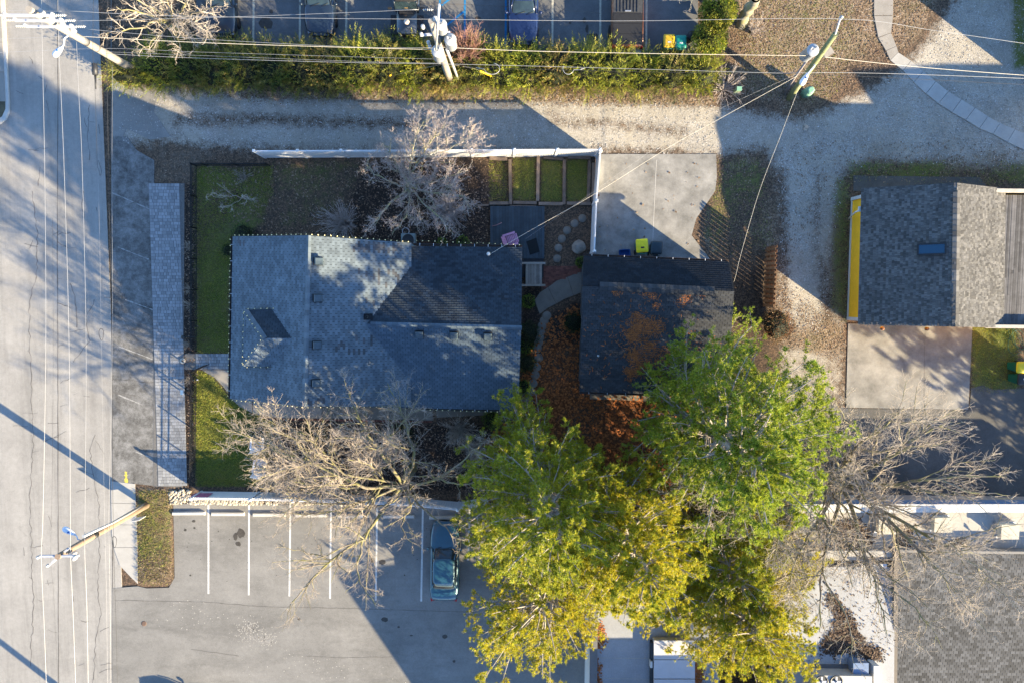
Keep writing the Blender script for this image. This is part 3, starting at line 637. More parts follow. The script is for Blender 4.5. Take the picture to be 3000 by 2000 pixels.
# ---- main house
house = thing('house', P(1000, 950), 'long grey shingled house with a front gable and a rear wing in the middle', 'house')
A, B = P(683, 693, 2.9), P(675, 1167, 2.9); RN, RS = P(905, 690, 5.6), P(893, 1189, 5.6); EN, ES = P(1205, 712, 3.25), P(1203, 1190, 3.25)
worn = [(775, 860, 735, 780, .0), (1035, 1178, 715, 738, .8), (1045, 1160, 780, 805, .15), (1080, 1170, 810, 840, .22), (1060, 1140, 880, 905, .2), (1020, 1095, 985, 1005, .25), (980, 1010, 985, 1040, .35), (1020, 1090, 1022, 1042, .25), (900, 960, 1165, 1187, .5), (690, 720, 700, 720, .3), (1100, 1150, 845, 865, .2)]
def unproj(c):
    v = ROT.transposed() @ (c - Vector((0, 0, CAMH))); return 1500 + v.x / -v.z * FPX, 1000 - v.y / -v.z * FPX
def worn_mat(c, mi0):
    x, y = unproj(c)
    for a, b, c_, d, p in worn:
        if a < x < b and c_ < y < d and random.random() < p: return 1
    return 1 if random.random() < .003 else mi0
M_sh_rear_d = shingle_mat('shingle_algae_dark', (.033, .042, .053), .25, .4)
rf = Roof(house, [M_sh_front, M_sh_worn, M_sh_rear, M_sh_rear_s, M_sh_rear_d], M_under)
rf.slope([A, B, RS, RN], worn_mat, 0)
rf.slope([ES, EN, RN, RS], worn_mat, 0)
rN0, rN1 = P(1000, 720, 2.9), P(1530, 725, 2.9); rR0, rR1 = P(985, 946, 4.3), P(1527, 960, 4.3); rS0, rS1 = P(1000, 1190, 2.75), P(1519, 1200, 2.75)
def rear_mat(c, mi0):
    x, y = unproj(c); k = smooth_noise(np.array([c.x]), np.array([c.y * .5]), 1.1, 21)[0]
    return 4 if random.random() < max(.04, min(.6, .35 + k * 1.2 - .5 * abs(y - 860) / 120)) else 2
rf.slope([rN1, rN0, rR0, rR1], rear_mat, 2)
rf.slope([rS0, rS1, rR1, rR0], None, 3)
dz, dzp = 4.4, 5.1
dNW, dSW = P(719, 908, dz), P(715, 1071, dz); dpk, dre = P(775, 990, dzp), P(875, 990, dzp); dNE, dSE = P(830, 906, dz), P(835, 1072, dz)
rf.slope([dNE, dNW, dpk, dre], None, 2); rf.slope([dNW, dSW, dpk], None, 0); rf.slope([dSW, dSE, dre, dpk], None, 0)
m = MB(); m.prism([(dNW.x + .25, dNW.y - .2), (dNE.x, dNE.y - .2), (dSE.x, dSE.y + .2), (dSW.x + .25, dSW.y + .2)], 3.0, dz - .02); m.build('dormer_wall', M_siding, house, True)
rf.finish()
# ridge and hip caps
def caps(th, a, b, mat, w=.26, name='ridge_cap', L=.3):
    a = Vector(a); b = Vector(b); d = b - a; n = int(d.length / L)
    me = MB(); side = d.cross(Vector((0, 0, 1))).normalized(); m = MB()
    for i in range(n):
        p = a + d * (i / n); q = a + d * ((i + 1.12) / n); up = Vector((0, 0, .03)); lo = Vector((0, 0, -.035)); e = Vector((0, 0, .012 * 1))
        m.add([p + side * w / 2 + lo + e, p + up + e, p - side * w / 2 + lo + e, q + side * w / 2 + lo, q + up, q - side * w / 2 + lo], [(0, 1, 4, 3), (1, 2, 5, 4), (0, 2, 1)] if side.cross(d).z > 0 else [(3, 4, 1, 0), (4, 5, 2, 1), (1, 2, 0)])
    m.build(name, mat, th, True)
caps(house, RN + Vector((0, 0, .03)), RS + Vector((0, 0, .03)), M_sh_front)
caps(house, P(1085, 949, 4.34), rR1 + Vector((0, 0, .04)), M_sh_rear_s)
caps(house, dNW + Vector((0, 0, .03)), dpk + Vector((0, 0, .03)), M_sh_front, .3, 'hip_cap'); caps(house, dSW + Vector((0, 0, .03)), dpk + Vector((0, 0, .03)), M_sh_front, .3, 'hip_cap')
foot = [(A.x + .4, A.y - .35), (B.x + .4, B.y + .35), (ES.x - .3, ES.y + .35), (EN.x - .3, EN.y - .35)]
walls(house, foot, 2.95, M_siding)
walls(house, [(EN.x - .3, rN0.y - .4), (rN1.x - .25, rN1.y - .4), (rS1.x - .25, rS1.y + .4), (ES.x - .3, rS0.y + .4)], 2.7, M_siding)
for yy, mid in ((A.y - .35, RN), (B.y + .35, RS)):            # gable ends
    m = MB(); k = .2; m.add([(A.x + .4, yy, 2.9), (EN.x - .3, yy, 2.9), (EN.x - .3, yy, 3.2), (mid.x, yy, 5.45), (A.x + .4, yy, 3.0)], [(0, 1, 2, 3, 4)]); m.build('gable', M_siding, house, True)
m = MB(); x = rN1.x - .25; m.add([(x, rN1.y - .4, 2.6), (x, rS1.y + .4, 2.6), (x, rS1.y + .4, 2.75), (x, rR1.y, 4.15), (x, rN1.y - .4, 2.85)], [(0, 1, 2, 3, 4)]); m.build('gable', M_siding, house, True)
gutter(house, P(1210, 719, 2.9), rN1, (0, 1, 0), 8); gutter(house, P(1190, 1192, 2.75), rS1, (0, -1, 0), 9, False); gutter(house, A + Vector((0, 0, .0)), B, (-1, 0, 0), 10, False)
for q, f in (((A.x + .4, -2, 1.5), (-1, 0, 0)), ((A.x + .4, -5.2, 1.5), (-1, 0, 0)), ((-11, A.y - .35, 1.5), (0, 1, 0)), ((-8, A.y - .35, 1.5), (0, 1, 0)), ((-11, B.y + .35, 1.5), (0, -1, 0)), ((-7.5, B.y + .35, 1.5), (0, -1, 0)), ((-2, rN0.y - .4, 1.6), (0, 1, 0)), ((-1.5, rS0.y + .4, 1.6), (0, -1, 0))): window(house, q, 1.0, 1.3, f)
m = MB(); m.box((A.x + .4, P(0, 1058).y, 1.05), (.24, 1.0, 2.1)); dr = m.build('door', simple('door_paint', (.12, .03, .02), .1, 3), house, True)
MB().lathe((A.x + .25, P(0, 1058).y + .35, 1.0), [(.03, 0), (.03, .05)], 8).build('handle', M_metal, dr)
def box_vent(pxx, pyy, z, slope_axis):
    c = P(pxx, pyy, z); v = thing('roof_vent', c, '', 'roof vent', 'box vents on the grey roof')
    MB().box((0, 0, .02), (.52, .46, .03)).build('flange', M_metal_dk, v)
    MB().box((0, 0, .13), (.36, .34, .22), taper=.9).build('throat', M_metal_dk, v)
    cap = MB().box((0, 0, .26), (.46, .40, .07), taper=.82).build('cap', M_ventcap, v)
    v.rotation_euler = (0, slope_axis[0], 0) if slope_axis[1] == 'y' else (slope_axis[0], 0, 0); return v
sl = math.atan2(5.6 - 3.25, abs(EN.x - RN.x)); sl2 = math.atan2(4.3 - 2.75, abs(rR1.y - rS1.y))
def zmain(p, q): 
    for _ in range(4):
        z = 5.4 if _ == 0 else z; x = P(p, q, z).x; z = 5.6 - (x - (RN.x + RS.x) / 2) * math.tan(sl)
    return z + .02
for i, (a, b) in enumerate(((932, 766), (930, 874), (928, 1010), (925, 1121))):
    box_vent(a, b, zmain(a, b), (sl, 'y'))['label'] = f'{["topmost", "second from top", "third from top", "lowest"][i]} square box vent in the column beside the front ridge'
for i, (a, b) in enumerate(((1229, 978), (1330, 980), (1429, 983))):
    box_vent(a, b, 4.2, (sl2, 'x'))['label'] = f'{["left", "middle", "right"][i]} dark box vent in the row below the rear ridge'
c = P(1076, 928, 4.35); v = thing('vent_pipe', c, 'short dark plumbing pipe where the two roofs meet', 'vent pipe')
MB().box((.05, 0, -.02), (.5, .35, .03), mtx=Matrix.Rotation(sl, 3, 'Y')).build('flashing', M_sh_dark, v); MB().lathe((0, 0, -.1), [(.08, 0), (.07, .35), (.045, .35), (.045, .2)], 14).build('pipe', M_metal_dk, v)
c = P(1432, 747, 3.0); mast = thing('service_mast', c, 'white service mast with weather cap on the rear roof', 'service mast')
MB().lathe((0, 0, -.1), [(.12, 0), (.14, .06), (.04, .1), (.04, 1.0)], 14).build('pipe', M_metal, mast); MB().lathe((0, 0, .88), [(.05, 0), (.11, .06), (.09, .16), (.02, .2)], 14).build('weather_cap', M_trim, mast)
# string of bulbs along the roof edges
M_cord = simple('light_cord', (.03, .05, .03), .1, 5); M_bulb = simple('warm_bulb', (.95, .8, .42), .05, 5, .12, .6); M_sock = simple('bulb_socket', (.7, .7, .68), .1, 5)
sl_ = thing('string_lights', A, 'string of small pale bulbs clipped along the roof edges of the grey house', 'string lights')
bul = MB().lathe((0, 0, 0), [(.012, -.04), (.026, -.01), (.03, .015), (.022, .045), (.005, .06)], 8).mesh('bulb'); bul.materials.append(M_bulb)
up3 = Vector((0, 0, .05)); mb = MB()
for a, b, st, out in ((A, RN, .345, (0, .06, 0)), (RN, EN, .33, (0, .06, 0)), (P(1212, 712, 2.95), rN1, .34, (0, .14, 0)), (A, B, .36, (-.13, 0, 0)), (B, RS, .35, (0, -.06, 0)), (RS, P(1180, 1187, 3.3), .33, (0, -.06, 0)), (P(1180, 1190, 2.8), rS1, .35, (0, -.14, 0)), (dNW, dpk, .3, (-.1, 0, .05)), (dSW, dpk, .3, (-.1, 0, .05)), (dNW, dNE, .34, (0, .06, 0)), (dSW, dSE, .34, (0, -.06, 0)), (dNW, dSW, .33, (-.08, 0, 0))):
    a = Vector(a) + Vector(out) + up3; b = Vector(b) + Vector(out) + up3; d = b - a; n = int(d.length / st); mb.tube([a, b], .008, 4)
    for i in range(n):
        o = obj('bulb', bul, None, sl_); o.matrix_parent_inverse = Matrix.Translation(-sl_.location); o.location = a + d * ((i + .5) / n); o.rotation_euler = (random.uniform(-.6, .6), random.uniform(-.6, .6), 0)
mb.build('cord', M_cord, sl_, True)

# ---- dark garage
gar = thing('garage', P(1920, 950), 'dark shingled garage strewn with orange pine needles', 'garage')
gN0, gN1 = P(1710, 750, 2.5), P(2137, 768, 2.5); gR0, gR1 = P(1706, 838, 3.4), P(2151, 853, 3.4); gS0, gS1 = P(1698, 1146, 2.05), P(2129, 1160, 2.05)
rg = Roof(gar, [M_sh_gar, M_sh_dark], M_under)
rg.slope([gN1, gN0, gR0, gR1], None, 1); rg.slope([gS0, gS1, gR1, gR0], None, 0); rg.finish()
caps(gar, gR0 + Vector((1.0, 0, .06)), gR1 + Vector((-1.2, 0, .06)), M_sh_gar, .5, 'ridge_vent', .25)
walls(gar, [(gN0.x + .25, gN0.y - .35), (gN1.x - .3, gN1.y - .35), (gS1.x - .2, gS1.y + .4), (gS0.x + .25, gS0.y + .4)], 2.05, simple('garage_siding', (.10, .11, .12), .1, 3))
for x in (gN0.x + .25, gN1.x - .3):
    m = MB(); m.add([(x, gN0.y - .5, 2.0), (x, gS0.y + .4, 2.0), (x, gS0.y + .4, 2.0), (x, gR0.y, 3.3), (x, gN0.y - .5, 2.45)], [(0, 1, 3, 4)]); m.build('gable', bpy.data.materials['garage_siding'], gar, True)
gutter(gar, gN0, gN1, (0, 1, 0), 9, True); gutter(gar, gS0, gS1, (0, -1, 0), 8, True)
m = MB(); m.box((gN0.x + 3, gN0.y - .35, 1.05), (2.6, .24, 2.0)); dd = m.build('garage_door', M_trim, gar, True)
c = P(1751, 1041, 2.45); vp = thing('vent_pipe', c, 'white plumbing pipe standing on the dark garage roof', 'vent pipe'); MB().lathe((0, 0, -.1), [(.07, 0), (.05, .1), (.05, .42), (.03, .42), (.03, .3)], 14).build('pipe', M_trim, vp); MB().box((0, 0, -.08), (.3, .3, .03)).build('flashing', M_metal_dk, vp)
sheet('garage_walk', px([(1725, 1120), (2000, 1130), (2000, 1180), (1860, 1172), (1728, 1168)]), .03, M_aggr, 'strip of pebble concrete along the lower side of the garage')

# ---- yellow garage on the right
yg = thing('yellow_garage', P(2700, 750), 'garage with yellow side wall, brown shingles and a skylight', 'garage')
yW0, yW1 = P(2523, 552, 2.6), P(2513, 951, 2.6); yR0, yR1 = P(2804, 536, 4.8), P(2797, 957, 4.8); yE0, yE1 = P(2945, 553, 3.0), P(2940, 960, 3.0)
ry = Roof(yg, [M_sh_arch], M_under, .17, .14, 'arch')
ry.slope([yW0, yW1, yR1, yR0]); ry.slope([yE1, yE0, yR0, yR1]); ry.finish()
caps(yg, yR0 + Vector((0, -.5, .03)), yR1 + Vector((0, .4, .03)), M_sh_arch, .42, 'ridge_vent', .3)
M_yellow = simple('yellow_stucco', (.95, .52, .04), .06, 3, .9, .0, fine=20); M_ytrim = M_trim
wx = P(2491, 740, 0).x; yn, ys = P(2500, 584).y, P(2490, 933).y
MB().box((wx + .08, (yn + ys) / 2, 1.27), (.16, yn - ys, 2.6)).build('wall', M_yellow, yg, True)
for yy in (yn, ys): 
    MB().box((wx + 4.5, yy, 1.2), (9, .16, 2.5)).build('wall', M_yellow, yg, True); MB().box((wx - .02, yy, 1.25), (.14, .2, 2.5)).build('corner_trim', M_trim, yg, True)
    m = MB(); m.add([(wx + .1, yy, 2.4), (wx + 8, yy, 2.4), (yE0.x - .3, yy, 2.9), (yR0.x, yy, 4.65)], [(0, 1, 2, 3)]); m.build('gable', M_yellow, yg, True)
MB().box((wx - .03, (yn + ys) / 2, .02), (.08, yn - ys, .12)).build('base_trim', M_trim, yg, True)
dp = thing('downspout', P(2490, 640), 'white downspout with a bent elbow on the yellow wall', 'downspout')
m = MB(); e0 = P(2521, 613, 2.5); m.box(e0, (.25, .3, .12)); m.tube([e0 + Vector((-.1, -.1, -.05)), P(2506, 622, 2.1), P(2497, 630, 1.6), P(2487, 641, .1)], .05, 8); m.build('pipe', M_trim, dp, True)
sk = thing('skylight', P(2729, 730, 4.2), 'blue-glazed skylight on the brown shingled roof', 'skylight'); slo = -math.atan2(2.2, yR0.x - yW0.x)
zs = 2.6 + (P(2729, 730, 4.2).x - yW0.x) * math.tan(-slo); sk.location = P(2729, 730, zs + .03); sk.rotation_euler = (0, slo, .02)
fr = MB(); 
for sx, sy, w, h in ((0, .29, 1.42, .08), (0, -.29, 1.42, .08), (-.67, 0, .08, .5), (.67, 0, .08, .5)): fr.box((sx, sy, .06), (w, h, .12))
fr.build('frame', M_metal_dk, sk)
tt = NT('skylight_glass'); M_sky = tt.done((.008, .05, .095), .05, .8); MB().box((0, 0, .06), (1.26, .5, .06)).build('pane', M_sky, sk)
# weathered board roof deck beyond the gable
M_board = simple('weathered_board', (.12, .115, .115), .3, 2, isl=.5, bump=.2)
bd = thing('roof_deck', P(2980, 750, 2.9), 'weathered dark plank deck behind the brown shingled roof', 'deck')
xx = P(2925, 750, 3.0).x; xe = xx + 5; i = 0
MB().prism([(xx, P(0, 562, 3).y), (xe, P(0, 562, 3).y), (xe, P(0, 952, 3).y), (xx, P(0, 952, 3).y)], 2.6, 2.93).build('base', M_under, bd, True)
ytop, ybot = P(0, 562, 3).y, P(0, 952, 3).y
while xx < xe:
    w = random.uniform(.11, .17); cuts = sorted([random.uniform(ybot + 1, ytop - 1) for _ in range(random.choice([1, 1, 2]))]); y_ = ybot
    for cy in cuts + [ytop]: MB().box((xx + w / 2, (y_ + cy) / 2, 2.955 + random.uniform(0, .012)), (w - .012, cy - y_ - .01, .05)).build('plank', M_board, bd, True); y_ = cy
    xx += w
for yy, nm in ((558, 'upper'), (956, 'lower')):
    a = P(2885, yy, 3.3); m = MB(); m.bar(a, a + Vector((6, -.05, 0)), .2, .12); m.bar(a + Vector((0, 0, -.7)), a + Vector((6, -.05, -.7)), .12, 1.3)
    tag(m.build('parapet', simple('parapet_wood_' + nm, (.42, .38, .33), .2, 3)), f'weathered white parapet beam at the {nm} side of the plank deck', 'parapet')

# ---- buildings at the lower right
M_memb = simple('white_membrane', (.29, .298, .315), .12, .9, .7, fine=12)
M_memb2 = simple('cream_membrane', (.34, .32, .29), .12, .8, .7, fine=12)
M_coping = simple('grey_coping', (.13, .13, .135), .1, 4, .6)
M_clap = simple('white_clapboard', (.6, .6, .6), .08, 4)
fb = thing('flat_roof_building', P(1850, 1900), 'low building with white membrane roof and grey parapet under the pines', 'building')
fx0 = P(1714, 1900).x; fy0 = P(1800, 1690).y; fx1 = P(2075, 1900).x; fy1 = P(1800, 2400).y; hr = 2.35
MB().prism([(fx0 + .12, fy1), (fx1, fy1), (fx1, fy0), (fx0 + .12, fy0)], 0, hr).build('roof_membrane', M_memb, fb, True)
MB().box((fx0 + .08, (fy0 + fy1) / 2, 1.3), (.16, fy0 - fy1, 2.6)).build('wall', M_clap, fb, True)
MB().box((fx0 + .19, (fy0 + fy1) / 2, 2.62), (.46, fy0 - fy1 + .1, .08)).build('coping', M_coping, fb, True)
for k in range(7): MB().box((fx0 - .012, (fy0 + fy1) / 2, .25 + k * .33), (.03, fy0 - fy1, .29)).build('clapboard', M_clap, fb, True)
m = MB()
for yy in (1795, 1870, 1925, 1985): ribbon(m, px([(1750, yy), (1912, yy + 3)], hr), .03, hr + .006, .01, .4, .4)
m.build('membrane_seam', simple('seam', (.36, .34, .30), .2, 4), fb, True)
m = MB(); m.tube([P(1716, 1870, .3), P(1716, 2100, .3)], .05, 8); tag(m.build('pipe', simple('red_pipe', (.18, .05, .04), .2, 4)), 'thin red pipe along the foot of the clapboard wall', 'pipe')
pl = thing('roof_platform', P(1975, 1940, hr), 'pale grey panelled platform on the white roof at the bottom edge', 'platform')
for a, b in ((1875, 1930), (1932, 1986), (1989, 2045)):
    q = [P2(1916, a, hr + .5), P2(2036, a, hr + .5), P2(2036, b, hr + .5), P2(1916, b, hr + .5)]; MB().prism(q, hr + .1, hr + .5).build('panel', simple('platform_grey', (.5, .49, .51), .06, 2), pl, True)
MB().prism([P2(1906, 1880, hr + .3), P2(1915, 1880, hr + .3), P2(1915, 2030, hr + .3), P2(1906, 2030, hr + .3)], hr, hr + .36).build('side_rail', M_metal_dk, pl, True)
MB().box(P(1907, 1942, hr + .35), (.12, .4, .3)).build('bracket', M_trim, pl, True)
se = thing('commercial_building', P(2700, 1800), 'large building with white flat roofs and a pewter shingled slope at the lower right', 'building')
hN = 2.5; hF = 2.6
nq = lambda pts, z: [P2(a, b, z) for a, b in pts]
MB().prism(nq([(2330, 1480), (3260, 1490), (3260, 1640), (2330, 1640)], hN), 0, hN).build('roof_membrane', M_memb2, se, True)
MB().prism(nq([(2300, 1660), (2622, 1660), (2617, 2300), (2300, 2300)], hF), 0, hF).build('roof_membrane', M_memb, se, True)
a = P(2330, 1487, hN + .25); m = MB(); m.bar(a, a + Vector((20, -.1, 0)), .5, .12); m.build('coping', M_trim, se, True)
m = MB(); m.bar(a + Vector((0, .28, -.35)), a + Vector((20, .18, -.35)), .1, .5); m.build('gutter', simple('shade_blue_face', (.12, .2, .32), .1, 3, .5), se, True)  # upper wall face below the coping; its blue is shade put into the colour
a = P(2330, 1617, hF + .2); m = MB(); m.bar(a, P(2620, 1620, hF + .2), .35, .2); m.build('parapet', M_conc_new, se, True)
a = P(2520, 1655, hF + .1); m = MB(); m.bar(a, a + Vector((1.6, 0, 0)), .25, .2); m.build('roof_curb', M_metal, se, True)
sR0, sR1, sE0, sE1 = P(2628, 1614, 3.1), P(3260, 1622, 3.1), P(2622, 2140, 1.7), P(3260, 2140, 1.7)
rs = Roof(se, [M_sh_se], M_under, .3, .19); rs.slope([sE0, sE1, sR1, sR0]); rs.finish()
m = MB(); m.bar(sR0 + Vector((-.08, 0, .03)), sE0 + Vector((-.08, 0, .03)), .26, .12); m.build('rake_trim', simple('rake_brown', (.11, .095, .085), .1, 3), se, True)
m = MB(); m.bar(sR0 + Vector((-.2, .02, -.25)), sR1 + Vector((0, .02, -.25)), .15, .55); m.build('ridge_wall', simple('ridge_wall_grey', (.2, .19, .18), .1, 3), se, True)
for i, (x, y) in enumerate(((2597, 1540), (2760, 1535), (2955, 1555))):
    c = P(x, y, hN + .55); u_ = thing('rooftop_fan_unit', (c.x, c.y, hN), f'{["left", "middle", "right"][i]} cream square exhaust hood on the white roof strip', 'roof unit', 'exhaust hoods on the white roof')
    MB().box((0, 0, .15), (1.15, 1.0, .3)).build('curb', M_metal, u_); MB().box((0, 0, .45), (1.05, .85, .4), taper=.95).build('hood', simple('cream_hood', (.45, .42, .34), .08, 3), u_); MB().box((0, 0, .67), (1.1, .9, .04)).build('lid', bpy.data.materials['cream_hood'], u_)
m = MB(); c = P(2880, 1578, hN + .1); m.tube([c, c + Vector((.0, .0, .35)), c + Vector((.25, 0, .45)), c + Vector((.3, -.3, .3))], .04, 8); tag(m.build('roof_pipe', M_metal_dk), 'small dark bent pipe on the white roof by the right hood', 'pipe')
hv = thing('air_handler', P(2480, 1990, hF), 'white air handler with two round fans at the bottom edge', 'air conditioner')
q = nq([(2392, 1977), (2555, 1980), (2555, 2080), (2392, 2080)], hF + .9); MB().prism(q, hF, hF + .9).build('cabinet', simple('hvac_white', (.42, .41, .4), .08, 3, .5), hv, True)
for x in (2407, 2450):
    c = P(x, 1995, hF + .92); fr = MB().lathe(c, [(.38, 0), (.40, .05), (.34, .05), (.33, .01)], 24).build('fan_ring', M_metal_dk, hv, True); m = MB()
    for k in range(4): m.box(c + Vector((.16 * math.cos(k * 1.57), .16 * math.sin(k * 1.57), .02)), (.3, .12, .01), rz=k * 1.57)
    m.lathe(c + Vector((0, 0, .02)), [(.08, 0), (.08, .06), (0, .07)], 10); m.build('fan_blade', M_metal, fr)
q = nq([(2500, 1941), (2545, 1941), (2545, 1974), (2500, 1974)], hF + .7); tag(MB().prism(q, hF, hF + .7).build('roof_hatch', simple('hatch_blue', (.14, .2, .32), .1, 3, .3, .5)), 'blue-grey square roof hatch above the air handler', 'roof hatch')
q = nq([(2560, 1950), (2577, 1950), (2577, 2060), (2560, 2060)], hF + .8); tag(MB().prism(q, hF, hF + .8).build('white_duct', M_trim), 'tall white duct panel beside the air handler', 'duct')
q = nq([(2375, 1946), (2498, 1946), (2498, 1974), (2375, 1974)], hF + .08); tag(MB().prism(q, hF - .05, hF + .08).build('dark_roof_strip', M_coping), 'dark strip on the white roof behind the air handler', 'roof mat')  # thin dark sheet along the far side of the air handler
# drifts of leaves lying on the white roofs
M_drift = simple('rotting_leaves', (.085, .05, .032), .4, 12, isl=.5)
def drift(name, polys, z, n, label, mat=None, size=(.05, .11), zj=.06):
    V = []; F = []
    P_ = [np.array([P2(a, b, z) for a, b in q]) for q in polys]; ar = [abs(np.sum(q[:, 0] * np.roll(q[:, 1], -1) - np.roll(q[:, 0], -1) * q[:, 1])) for q in P_]
    while len(F) < n:
        q = P_[random.choices(range(len(P_)), ar)[0]]; x = random.uniform(q[:, 0].min(), q[:, 0].max()); y = random.uniform(q[:, 1].min(), q[:, 1].max())
        if not inside((x, y), q): continue
        x += random.gauss(0, .13); y += random.gauss(0, .13)
        s = random.uniform(*size); a = random.uniform(0, 6.28); zz = z + .01 + random.random() ** 2 * zj; w = s * random.uniform(.35, .7); tx, ty = random.uniform(-.4, .4), random.uniform(-.4, .4); k = len(V)
        for du, dv in ((-s, 0), (0, -w), (s, 0), (0, w)):
            X = du * math.cos(a) - dv * math.sin(a); Y = du * math.sin(a) + dv * math.cos(a); V.append((x + X, y + Y, zz + X * tx + Y * ty + .015))
        F.append((k, k + 1, k + 2, k + 3))
    return tag(obj(name, np_mesh(name, V, F), mat or M_drift), label, 'leaves', None, 'stuff')
drift('leaf_drift', [[(2425, 1735), (2450, 1745), (2470, 1785), (2500, 1800), (2510, 1850), (2540, 1890), (2580, 1900), (2582, 1930), (2540, 1935), (2520, 1915), (2470, 1905), (2440, 1915), (2408, 1905), (2410, 1880), (2440, 1840), (2450, 1800), (2430, 1770)]], hF, 2600, 'dark drift of rotting leaves on the white flat roof')
drift('roof_leaves', [[(2310, 1665), (2615, 1665), (2612, 1935), (2310, 1935)]], hF, 420, 'scattered leaves and twigs on the white flat roof', None, (.04, .09), .01)
drift('leaf_drift', [[(2400, 1530), (2520, 1520), (2560, 1580), (2540, 1610), (2400, 1610)], [(2630, 1540), (2670, 1540), (2660, 1600), (2620, 1605)], [(2560, 1508), (2620, 1508), (2610, 1522), (2570, 1522)], [(2790, 1580), (2830, 1582), (2845, 1606), (2760, 1606)], [(2640, 1602), (2780, 1602), (2780, 1612), (2640, 1612)]], hN, 2600, 'brown leaves heaped round the hoods on the white roof strip')
M_ndl = simple('orange_needles', (.40, .135, .04), .35, 14, isl=.5)
drift('needle_drift', [[(1750, 1825), (1762, 1830), (1766, 1860), (1760, 1895), (1750, 1895)], [(1762, 1862), (1778, 1875), (1775, 1882), (1762, 1872)], [(1750, 1942), (1758, 1945), (1758, 1960), (1752, 1975), (1756, 2000), (1748, 2000)], [(2038, 1940), (2055, 1945), (2058, 2000), (2036, 2000)]], hr, 900, 'orange pine needles along the grey parapet', M_ndl, (.04, .09), .03)
# needles caught on the garage roof, lying on its slope
def on_garage(p, q):
    z = 2.6
    for _ in range(6): v = P(p, q, z); z = gR0.z + .03 - (gR0.y - v.y) * (gR0.z - gS0.z) / (gR0.y - gS0.y) if v.y < gR0.y else gR0.z
    return v.x, v.y, z + .02
V = []; F = []
for cx_, cy_, sg_, n in ((1872, 962, 16, 420), (1908, 955, 13, 300), (1850, 985, 9, 160), (1858, 1040, 11, 240), (1882, 1072, 13, 300), (1900, 1012, 12, 240), (1928, 962, 8, 110), (1932, 1045, 16, 260), (1990, 1032, 16, 280), (2035, 1018, 12, 180), (1912, 854, 13, 170), (2016, 874, 8, 110), (1998, 888, 7, 100), (2044, 976, 7, 60), (1866, 925, 7, 60), (2080, 1060, 20, 300), (1960, 1092, 18, 300), (1845, 1090, 9, 140), (2090, 1000, 14, 120), (1925, 898, 5, 30), (1805, 852, 6, 30), (2060, 862, 6, 40), (1880, 1000, 60, 260), (1900, 1000, 130, 200)):
    for _ in range(n):
        a = random.gauss(cx_, sg_ * 1.15); b = random.gauss(cy_, sg_)
        if not (1704 < a < 2136 and 845 < b < 1140): continue
        x, y, z = on_garage(a, b); s = random.uniform(.05, .11); an = random.uniform(0, 6.28); w = .015; k = len(V); zz = z + random.random() ** 2 * .03
        for du, dv in ((-s, -w), (s, -w), (s, w), (-s, w)):
            X = du * math.cos(an) - dv * math.sin(an); Y = du * math.sin(an) + dv * math.cos(an); V.append((x + X, y + Y, zz + Y * .205))
        F.append((k, k + 1, k + 2, k + 3))
tag(obj('needle_drift', np_mesh('needle_drift', V, F), M_ndl), 'clumps of orange pine needles on the dark garage roof', 'pine needles', None, 'stuff')

# ---- neighbouring houses just beyond the frame; only their shadows reach the picture
def plain_house(name, x0, y0, x1, y1, he, hr_, axis, label, col):
    h = thing(name, ((x0 + x1) / 2, (y0 + y1) / 2, 0), label, 'house'); mw = simple(name + '_wall', col, .05, 2); walls(h, [(x0, y0), (x1, y0), (x1, y1), (x0, y1)], he, mw)
    o_ = .4; m = MB()
    if axis == 'x':
        ym = (y0 + y1) / 2; V_ = [(x0 - o_, y0 - o_, he - .1), (x1 + o_, y0 - o_, he - .1), (x1 + o_, ym, hr_), (x0 - o_, ym, hr_), (x0 - o_, y1 + o_, he - .1), (x1 + o_, y1 + o_, he - .1)]
        m.add(V_ + [(a, b, c - .15) for a, b, c in V_], [(0, 1, 2, 3), (3, 2, 5, 4), (7, 6, 9, 8), (8, 9, 10, 11), (0, 6, 7, 1), (4, 5, 11, 10)])
        for x in (x0, x1): MB().add([(x, y0, he - .2), (x, y1, he - .2), (x, ym, hr_ - .2)], [(0, 1, 2)]).build('gable', mw, h, True)
    else:
        xm = (x0 + x1) / 2; V_ = [(x0 - o_, y0 - o_, he - .1), (x0 - o_, y1 + o_, he - .1), (xm, y1 + o_, hr_), (xm, y0 - o_, hr_), (x1 + o_, y0 - o_, he - .1), (x1 + o_, y1 + o_, he - .1)]
        m.add(V_ + [(a, b, c - .15) for a, b, c in V_], [(0, 3, 2, 1), (3, 4, 5, 2), (6, 7, 8, 9), (9, 8, 11, 10), (0, 1, 7, 6), (4, 10, 11, 5)])
        for y in (y0, y1): MB().add([(x0, y, he - .2), (x1, y, he - .2), (xm, y, hr_ - .2)], [(0, 1, 2)]).build('gable', mw, h, True)
    m.build('roof', M_sh_gar, h, True)
    for k in (-1, 1): window(h, (x0, (y0 + y1) / 2 + k * 1.6, 1.6), 1, 1.3, (-1, 0, 0))
    return h
a = P(1760, 2020); b = P(2350, 2330); plain_house('brick_house', a.x, b.y, b.x, a.y, 5.0, 6.9, 'x', 'two-storey house beyond the bottom edge that shades the lower lot', (.25, .1, .07))
a = P(3390, 655); b = P(3860, 1045); plain_house('tall_house', a.x, b.y, b.x, a.y, 5.6, 8.0, 'x', 'two-storey house beyond the right edge that shades the gravel drive', (.5, .48, .42))
a = P(3075, -300); b = P(3500, 270); plain_house('corner_house', a.x, b.y, b.x, a.y, 4.2, 6.5, 'y', 'house beyond the top right corner that shades the gravel', (.4, .42, .45))
